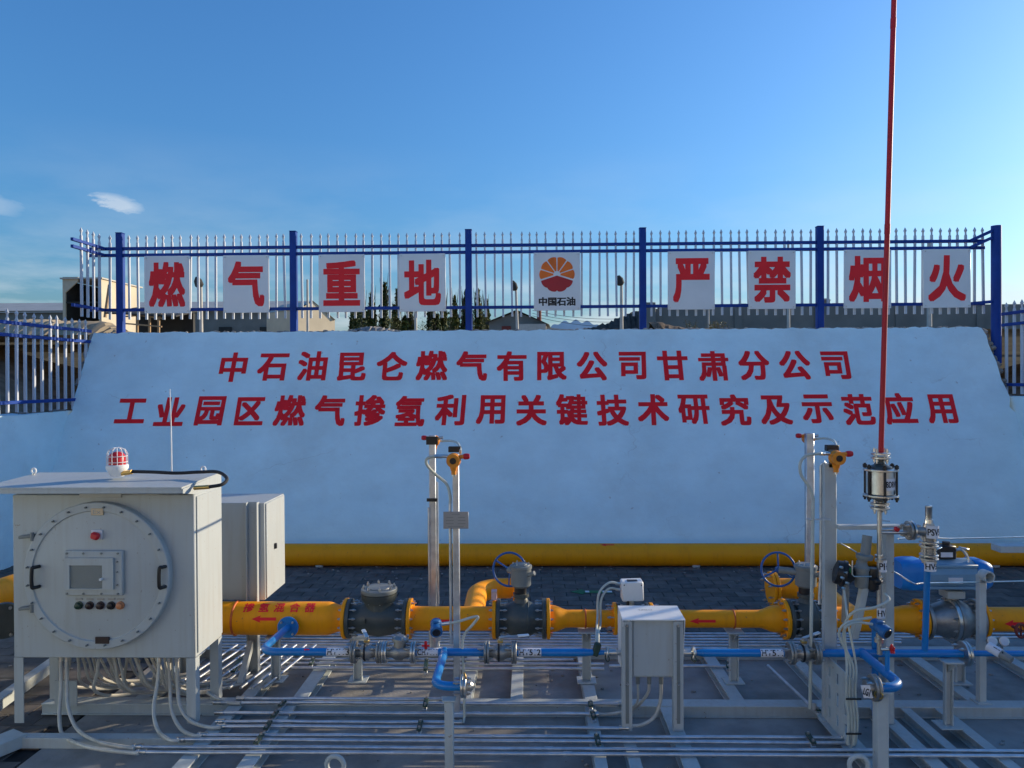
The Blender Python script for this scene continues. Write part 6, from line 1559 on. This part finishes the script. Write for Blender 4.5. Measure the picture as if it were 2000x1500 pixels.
# ---- vent stack: red pole, flame arrester, riser
YV = 5.45
a = aty(1720.5, 884, YV); bt = aty(1746, 0, YV); dirv = (bt - a).normalized()
t = thing('vent_pole', 'tall thin red vent pole standing on the flame arrester', 'vent pole', a)
MB().cyl(a, a + dirv * 4.6, 0.0185, n=18).build('pole', 'mast_red', t)
for k in (1.6, 3.1): MB().cyl(a + dirv * k, a + dirv * (k + 0.07), 0.0205, n=18).build('coupling', 'mast_red', t)
t = thing('flame_arrester', 'steel flame arrester drum with black tie bolts below the red pole', 'flame arrester', aty(1716, 1000, YV))
xa = aty(1720, 940, YV).x
def Z(py): return zs(py, YV, 1720)
for py in (886, 894): MB().lathe((xa, YV, Z(py) - 0.008), (0, 0, 1), [(0, 0.062), (0.003, 0.066), (0.014, 0.066), (0.017, 0.062)], 28).build('flange', 'steel', t)
for i in range(4):
    q = math.pi / 2 * i + 0.6; piece('bolt', boltmesh(0.011, 0.026), t, (xa + 0.05 * math.cos(q), YV + 0.05 * math.sin(q), Z(890)))
MB().lathe((xa, YV, Z(916)), (0, 0, 1), [(0, 0.085), (0.02, 0.075), (0.04, 0.03), (Z(898) - Z(916), 0.022)], 24).build('upper_cone', 'valve_grey', t)
for py in (917, 967): MB().lathe((xa, YV, Z(py) - 0.008), (0, 0, 1), [(0, 0.116), (0.003, 0.120), (0.013, 0.120), (0.016, 0.116)], 32).build('end_plate', 'steel', t)
dr_ = MB().cyl((xa, YV, Z(966) + 0.009), (xa, YV, Z(917) - 0.009), 0.098, n=32).build('drum', 'steel', t)
for i in range(6):
    q = math.pi / 3 * i + 0.35
    bx_, by_ = xa + 0.108 * math.cos(q), YV + 0.108 * math.sin(q)
    MB().cyl((bx_, by_, Z(978)), (bx_, by_, Z(906)), 0.0085, n=8).build('tie_bolt', 'black', t)
    for py in (911, 971): MB().hexnut((bx_, by_, Z(py) - 0.012), (bx_, by_, Z(py) + 0.012), 0.015).build('nut', 'black', t)
vtag(t, (xa, YV, Z(943)), 0.1, 0.10, 0.085, 'BDRV', 0.35, 0.045)
MB().lathe((xa, YV, Z(1000)), (0, 0, 1), [(0, 0.018), (Z(980) - Z(1000), 0.02), (Z(975) - Z(1000), 0.06), (Z(969) - Z(1000), 0.085)], 24).build('lower_cone', 'cast_steel', t)
for py in (984, 992): MB().lathe((xa - 0.006, YV, Z(py) - 0.008), (0, 0, 1), [(0, 0.062), (0.003, 0.066), (0.014, 0.066), (0.017, 0.062)], 28).build('flange', 'steel', t)
for i in range(4):
    q = math.pi / 2 * i + 0.4; piece('bolt', boltmesh(0.011, 0.026), t, (xa - 0.006 + 0.05 * math.cos(q), YV + 0.05 * math.sin(q), Z(988)))
t = thing('riser_pipe', 'steel riser below the flame arrester with tags and a side arm', 'pipe', (xa - 0.01, YV, ZU))
MB().cyl((xa - 0.008, YV, Z(996)), (xa - 0.012, YV, ZU + 0.03), 0.0175, n=16).build('pipe', 'steel', t)
vtag(t, (xa - 0.01 + 0.012, YV - 0.01, Z(1104)), 0.032, 0.075, 0.085, 'PH', 0.05, 0.05)
vtag(t, (xa - 0.01, YV - 0.01, Z(1195)), 0.032, 0.075, 0.075, 'HV', 0.05, 0.045)
for py in (1086, 1094, 1128, 1136): MB().cyl((xa - 0.005, YV - 0.005, Z(py) - 0.008), (xa - 0.005, YV - 0.005, Z(py) + 0.008), 0.038 if py < 1100 else 0.03, n=16).build('union', 'steel', t)
MB().tube([(xa - 0.01, YV, Z(1040)), (X(1776, YV, 1040), YV, Z(1040))], 0.014, 12).build('side_arm', 'steel', t)
MB().tube([(xa, YV, Z(1035)), (X(1745, YV, 1035), YV, Z(1034))], 0.012, 10).build('drain_arm', 'steel', t)
MB().box((X(1750, YV, 1033), YV - 0.01, Z(1033)), (0.04, 0.03, 0.032), Matrix.Rotation(0.5, 3, 'Y'), ch=0.008).build('red_knob', 'detector_red', t)
MB().tube([(xa + 0.005, YV, Z(1016)), (X(1738, YV, 1016), YV, Z(1018))], 0.005, 8).build('pin', 'steel', t)
for dx in (-0.012, 0.012): MB().lathe((X(1778, YV, 1036) + dx, YV, Z(1036)), (1, 0, 0), [(-0.009, 0.066), (-0.007, 0.07), (0.007, 0.07), (0.009, 0.066)], 26).build('flange', 'cast_steel' if dx < 0 else 'steel', t)
for i in range(4):
    q = math.pi / 2 * i + 0.7; piece('bolt', boltmesh(0.012, 0.025), t, (X(1778, YV, 1036), YV + 0.052 * math.cos(q), Z(1036) + 0.052 * math.sin(q)), axis_rot((1, 0, 0)))
# pale bracket carrying riser
t = thing('riser_bracket', 'pale bent bracket post behind the riser', 'bracket', (X(1735, YV + 0.1, 1200), YV + 0.1, ZB))
MB().span(X(1726, YV + 0.1, 1100), X(1741, YV + 0.1, 1100), YV + 0.06, YV + 0.13, ZB + 0.005, Z(1039)).build('post', 'frame_grey', t)
MB().span(X(1634, YV + 0.1, 1040), X(1758, YV + 0.1, 1040), YV + 0.06, YV + 0.13, Z(1038), Z(1030), ch=0.003).build('arm', 'frame_grey', t)
# ---- safety valve and its standing blue pipe
xp = aty(1814, 1040, YV).x
t = thing('safety_valve', 'steel safety valve with a tall cap and PSV tag on a standing blue pipe', 'safety valve', (xp, YV, ZU))
MB().cyl((X(1806, YU, 1200), YU, ZU), (xp - 0.01, YV, Z(1112)), 0.022, n=16).build('blue_riser', 'pipe_blue', t)
MB().lathe((xp, YV, Z(1022)), (0, 0, 1), [(0, 0.030), (0.03, 0.028), (0.032, 0.024), (Z(992) - Z(1022), 0.024), (Z(991) - Z(1022), 0.026), (Z(988) - Z(1022), 0.024), (Z(986) - Z(1022), 0.008)], 20).build('spring_cap', 'steel', t)
MB().lathe((xp, YV, Z(1062)), (0, 0, 1), [(0, 0.035), (0.06, 0.045), (0.11, 0.045), (Z(1022) - Z(1062), 0.034)], 22).build('body', 'cast_steel', t)
MB().cyl((xp - 0.03, YV, Z(1038)), (X(1783, YV, 1036), YV, Z(1036)), 0.034, n=18).build('outlet', 'cast_steel', t)
vtag(t, (xp + 0.012, YV - 0.004, Z(1037)), 0.052, 0.115, 0.092, 'PSV5', 0.05, 0.05)
for py in (1058, 1066, 1084, 1091): MB().lathe((xp, YV, Z(py) - 0.008), (0, 0, 1), [(0, 0.060), (0.003, 0.064), (0.013, 0.064), (0.016, 0.06)], 24).build('flange', 'steel', t)
MB().cyl((xp, YV, Z(1086)), (xp, YV, Z(1064)), 0.036, n=18).build('isolating_valve', 'cast_steel', t)
for pc in (1062, 1087):
    for i in range(4):
        q = math.pi / 2 * i + 0.5; piece('bolt', boltmesh(0.012, 0.024), t, (xp + 0.048 * math.cos(q), YV + 0.048 * math.sin(q), Z(pc)))
MB().cyl((xp, YV, Z(1112)), (xp, YV, Z(1092)), 0.024, n=16).build('nipple', 'steel', t)
vtag(t, (xp - 0.002, YV - 0.006, Z(1104)), 0.045, 0.108, 0.072, 'HV5', 0.0, 0.042)
MB().bar((xp + 0.03, YV, Z(1075)), (xp + 0.12, YV + 0.05, Z(1072)), 0.02, 0.008, 0.002).build('lever', 'steel', t)
# ---- pressure regulator cluster
c = aty(1650, 1122, YV + 0.02)
t = thing('pressure_regulator', 'black pressure regulator with a grey filter bowl left of the riser', 'regulator', c - Vector((0, 0, 0.2)))
MB().lathe(c + Vector((-0.07, 0.02, 0.02)), (1, -0.25, -0.25), [(0, 0.05), (0.01, 0.085), (0.05, 0.09), (0.055, 0.098), (0.075, 0.098), (0.08, 0.085), (0.12, 0.06), (0.14, 0.03)], 26).build('diaphragm_case', 'black', t)
for i in range(5): MB().hexnut(c + Vector((-0.06 + 0.03 * (i % 2), -0.06 - 0.01 * i, 0.07 - 0.035 * i)), c + Vector((-0.05 + 0.03 * (i % 2), -0.08 - 0.01 * i, 0.07 - 0.035 * i)), 0.010).build('nut', 'steel', t)
b2 = aty(1683, 1125, YV)
MB().lathe(b2 + Vector((0, 0, -0.09)), (0, 0, 1), [(0, 0.02), (0.01, 0.045), (0.06, 0.05), (0.13, 0.05), (0.135, 0.055), (0.155, 0.055), (0.17, 0.04), (0.2, 0.035)], 22).build('filter_bowl', 'gear_grey', t)
MB().tube([b2 + Vector((0.0, 0, 0.10)), aty(1690, 1082, YV), aty(1694, 1046, YV + 0.02)], 0.034, 18).build('spring_barrel', 'gear_grey', t)
MB().lathe(aty(1688, 1092, YV), (0.1, 0, 1), [(0, 0.055), (0.02, 0.06), (0.03, 0.06), (0.04, 0.04)], 20).build('barrel_collar', 'gear_grey', t)
b3 = aty(1704, 1128, YV - 0.01)
MB().lathe(b3 + Vector((0, 0, -0.10)), (0, 0, 1), [(0, 0.02), (0.02, 0.042), (0.09, 0.045), (0.10, 0.035), (0.14, 0.04), (0.17, 0.035)], 20).build('pilot_valve', 'black', t)
MB().sphere(b3 + Vector((0.02, -0.03, -0.02)), 0.03, 12, 8).build('pilot_knob', 'black', t)
MB().tube([aty(1665, 1095, YV - 0.06), aty(1664, 1122, YV - 0.07), aty(1668, 1126, YV - 0.07), aty(1702, 1126, YV - 0.07)], 0.005, 8).build('impulse_tube', 'steel', t)
MB().box(aty(1661, 1114, YV - 0.05), (0.018, 0.02, 0.035), ch=0.004).build('yellow_cap', 'arrow_green', t)
MB().tube([aty(1640, 1060, YV), aty(1672, 1078, YV - 0.03), aty(1680, 1088, YV)], 0.005, 8).build('impulse_tube', 'steel', t)
MB().bar(aty(1688, 1145, YV), aty(1668, 1245, YV + 0.08), 0.06, 0.05, 0.006).build('stand', 'frame_grey', t)
MB().cyl(aty(1652, 1140, YV), aty(1650, 1215, YV + 0.02), 0.024, n=14).build('stand_tube', 'cast_steel', t)
# ---- blue transmitters
def transmitter(c, label, tilt, stem_to):
    t = thing('pressure_transmitter', label, 'transmitter', Vector((c.x, c.y, c.z - 0.1)), 'blue pressure transmitters')
    ax = Vector(tilt).normalized()
    MB().lathe(c - ax * 0.06, ax, [(0, 0.035), (0.01, 0.042), (0.045, 0.042), (0.05, 0.037), (0.085, 0.037), (0.09, 0.046), (0.125, 0.046), (0.13, 0.038)], 24).build('housing', 'transmitter_blue', t)
    MB().lathe(c + ax * 0.0705, ax, [(0, 0.032), (0.004, 0.030), (0.001, 0.024), (0.001, 0.001)], 20).build('display', 'black', t)
    MB().box(c + Vector((0, 0, 0.042)), (0.05, 0.05, 0.016), ch=0.004).build('cover_lug', 'transmitter_blue', t)
    MB().lathe(c + Vector((0, 0, -0.04)), (0, 0, -1), [(0, 0.024), (0.03, 0.024), (0.032, 0.034), (0.06, 0.034), (0.062, 0.018), (c.z - 0.04 - stem_to.z, 0.018)], 16).build('stem', 'steel', t)
    return t
ct = aty(852, 1224, YU + 0.02)
transmitter(ct, 'blue pressure transmitter beside the nameplate post', (0.15, -1, -0.35), Vector((0, 0, ZU + 0.02)))
hose('h', [ct + Vector((0.045, 0, 0.02)), aty(890, 1215, YU), aty(932, 1204, YU - 0.02), aty(925, 1218, YU - 0.02), aty(908, 1238, YU), aty(903, 1262, YU), aty(905, 1300, YU), aty(907, 1390, YU + 0.05), aty(905, 1412, YU + 0.02)], 'white hose doubling back from the transmitter beside the nameplate post', r=0.010, mat='hose_white')
ct2 = aty(1718, 1226, 5.12)
transmitter(ct2, 'blue pressure transmitter below the HV tag beside the vent riser', (0.45, -1, -0.35), Vector((0, 0, ZU + 0.13)))
MB_ = thing('drain_tap', 'red star handled tap on the standing pipe near the actuated valve', 'tap', aty(1730, 1268, 5.05), 'red handled taps')
MB().cyl(aty(1722, 1268, 5.08), aty(1738, 1268, 5.04), 0.012, n=12).build('body', 'steel', MB_)
q = aty(1742, 1268, 5.03); mbx = MB()
mbx.cyl(q - Vector((0.006, 0, 0)), q + Vector((0.010, 0, 0)), 0.020, n=14)
hd_ = mbx.build('handle', 'detector_red', MB_)
for i in range(5):
    an = 2 * math.pi * i / 5; MB().sphere(q + Vector((0.002, 0.024 * math.cos(an), 0.024 * math.sin(an))), 0.010, 10, 6).build('handle_lobe', 'detector_red', hd_)
# ---- hoses climbing the slotted bracket
xpl = X(1612, 5.58, 1300)
t = thing('slotted_bracket', 'pale slotted bracket plate at the end of the near conduits', 'bracket', (xpl, 5.35, ZB))
mb = MB(); zt = 0.60
ys_ = [5.12, 5.20, 5.24, 5.34, 5.38, 5.48, 5.52, 5.58]
for i in range(7):
    if i % 2 == 0: mb.span(xpl - 0.004, xpl + 0.004, ys_[i], ys_[i + 1], ZB + 0.005, zt)
    else:
        for z0, z1 in ((ZB + 0.005, 0.16), (0.24, 0.30), (0.40, 0.46), (0.54, zt)): mb.span(xpl - 0.004, xpl + 0.004, ys_[i], ys_[i + 1], z0, z1)
mb.build('plate', 'frame_grey', t, smooth=0)
MB().span(xpl + 0.0045, xpl + 0.05, 5.575, 5.583, ZB + 0.005, zt).build('flange_edge', 'frame_grey', t)
MB().span(xpl - 0.05, xpl + 0.10, 5.10, 5.60, ZB + 0.001, ZB + 0.0045).build('foot', 'frame_grey', t)
xh0 = X(1652, 5.15, 1350)
labs = ('pale hose climbing the slotted bracket and curling to the HV tag', 'pale hose climbing the slotted bracket to the blue transmitter by the riser', 'greenish hose on the slotted bracket looping at the top', 'thin hose beside the slotted bracket ending behind the riser')
ends = [[aty(1650, 1225, 5.2), aty(1668, 1195, 5.15), aty(1710, 1186, 5.1), aty(1736, 1172, 5.12), aty(1728, 1160, 5.2)],
        [aty(1648, 1250, 5.15), aty(1652, 1225, 5.1), aty(1675, 1216, 5.1), aty(1704, 1219, 5.12)],
        [aty(1640, 1245, 5.15), aty(1646, 1222, 5.12), aty(1665, 1213, 5.12), aty(1690, 1208, 5.12), aty(1702, 1206, 5.12)],
        [aty(1656, 1215, 5.2), aty(1652, 1180, 5.3), aty(1648, 1150, 5.38)]]
for k in range(4):
    x = xh0 + k * 0.021
    bottom = [Vector((x, 5.12 + 0.02 * (k % 2), ZC + 0.02)), Vector((x + 0.005, 5.12, 0.30)), Vector((x - 0.006, 5.13, 0.5)), Vector((x + 0.004, 5.14, 0.68))]
    hose('h', bottom + ends[k], labs[k], r=(0.0095, 0.009, 0.009, 0.008)[k], mat='hose_white', gl=False)
for z in (0.22, 0.46):
    tag(MB().span(xh0 - 0.02, xh0 + 0.085, 5.10, 5.104, z, z + 0.012).build('hose_strap', 'rubber'), ('lower' if z < 0.3 else 'upper') + ' black strap holding the hoses on the slotted bracket', 'strap')
# ---- things at the picture's end
t, x5, z5 = det_post(1916, 1122, 5.90, 0.055, 0.055, 'slim pale post before the last yellow pipe topped by a tube end', 'frame_grey')
MB().lathe((x5 + 0.015, 5.86, zs(1125, 5.86, 1920)), (0.1, -1, 0), [(-0.04, 0.045), (0.04, 0.045), (0.04, 0.034), (-0.035, 0.034)], 22, capb=False).build('tube_end', 'frame_grey', t)
tag(MB().tube(smooth_path([aty(1738, 1112, YV + 0.2), aty(1760, 1125, YV + 0.2), aty(1786, 1140, YV + 0.15), aty(1806, 1139, 5.75), aty(1905, 1137, 5.85), aty(2040, 1134, 5.9)], 6), 0.006, 8).build('impulse_tube', 'steel'), 'thin steel tube running before the actuator to the picture edge', 'tube')
tag(MB().tube([aty(1755, 1052, YV + 0.1), aty(1800, 1050, YV + 0.2), aty(1860, 1052, 6.0), aty(2040, 1048, 6.2)], 0.006, 8).build('impulse_tube', 'steel'), 'thin steel tube high above the actuator', 'tube')
b_ = MB().span(X(1946, 6.62, 1070), 5.6, 6.56, 6.70, zs(1077, 6.62, 1960), zs(1064, 6.62, 1960), ch=0.004).build('cable_tray', 'frame_grey')
tag(b_, 'pale cable tray end above the back pipe at the picture edge', 'tray')
t = thing('pressure_gauge', 'slanted grey gauge barrel with a white tag by the end of the blue line', 'gauge', aty(1945, 1290, 5.3))
a, b = aty(1930, 1262, 5.36), aty(1976, 1290, 5.22)
MB().tube([a, a.lerp(b, 0.55)], 0.034, 20).build('barrel', 'tag_white', t)
MB().tube([a.lerp(b, 0.56), a.lerp(b, 0.95), b], [0.030, 0.027, 0.024], 18).build('barrel_end', 'gear_grey', t)
mid = a.lerp(b, 0.3) + Vector((0, -0.036, 0.006)); sx, sy = boxfit('PI1', 0.07, 0.035, 0.03)
lettering('PI1', flatmap(mid, b - a, Vector((0, -0.3, 1)), 0.002), sx, sy, 0.03, 6).build('tag_letters', 'sign_black', t, smooth=0)
for px, lab in ((1934, 'first of two small round gauges behind the slanted barrel'), (1957, 'second of two small round gauges behind the slanted barrel, nearer the picture edge')):
    c = aty(px, 1252, 5.75)
    t = thing('round_gauge', lab, 'gauge', c - Vector((0, 0, 0.1)), 'small round gauges')
    MB().lathe(c, (0, -1, 0.3), [(0, 0.034), (0.02, 0.038), (0.03, 0.038), (0.031, 0.033)], 20).build('case', 'steel', t)
    MB().lathe(c + Vector((0, -0.0312, 0.0095)), (0, -1, 0.3), [(0, 0.032), (0.001, 0.001)], 20).build('dial', 'tag_white', t)
    MB().cyl(c - Vector((0, 0, 0.03)), c - Vector((0, 0, 0.12)), 0.010, n=10).build('stem', 'steel', t)
t = thing('valve_handle', 'dark red valve knob at the picture edge below the last yellow pipe', 'valve', aty(1992, 1236, 5.9))
c = aty(1994, 1232, 5.9)
MB().torus(c, (0.3, -1, 0.2), 0.05, 0.011, 24, 8).cyl(c, c + Vector((0, 0.1, 0)), 0.012, n=10).build('handwheel', 'rust_red', t)
for i in range(2):
    an = i * math.pi / 2; d = Vector((math.cos(an), 0, math.sin(an))) * 0.05; MB().bar(c - d, c + d, 0.01, 0.01).build('spoke', 'rust_red', t)
# ---- green flow arrow on the pavers
g = atz(1150, 1156, 0.003)
t = thing('floor_arrow', 'small green arrow plate with white labels lying on the pavers', 'marker', (g.x, g.y, 0.002))
L = 0.52
MB().prism([(-L * 0.5, 0), (-L * 0.2, 0.11), (-L * 0.2, 0.05), (L * 0.5, 0.05), (L * 0.5, -0.05), (-L * 0.2, -0.05), (-L * 0.2, -0.11)], (g.x + 0.03, g.y, 0.003), (1, 0, 0), (0, 1, 0), (0, 0, 0.004)).build('plate', 'arrow_green', t, smooth=0)
for dx, w in ((-0.05, 0.05), (0.2, 0.12)): MB().span(g.x + dx - w / 2 + 0.03, g.x + dx + w / 2 + 0.03, g.y - 0.035, g.y + 0.035, 0.0072, 0.0078).build('white_label', 'tag_white', t)
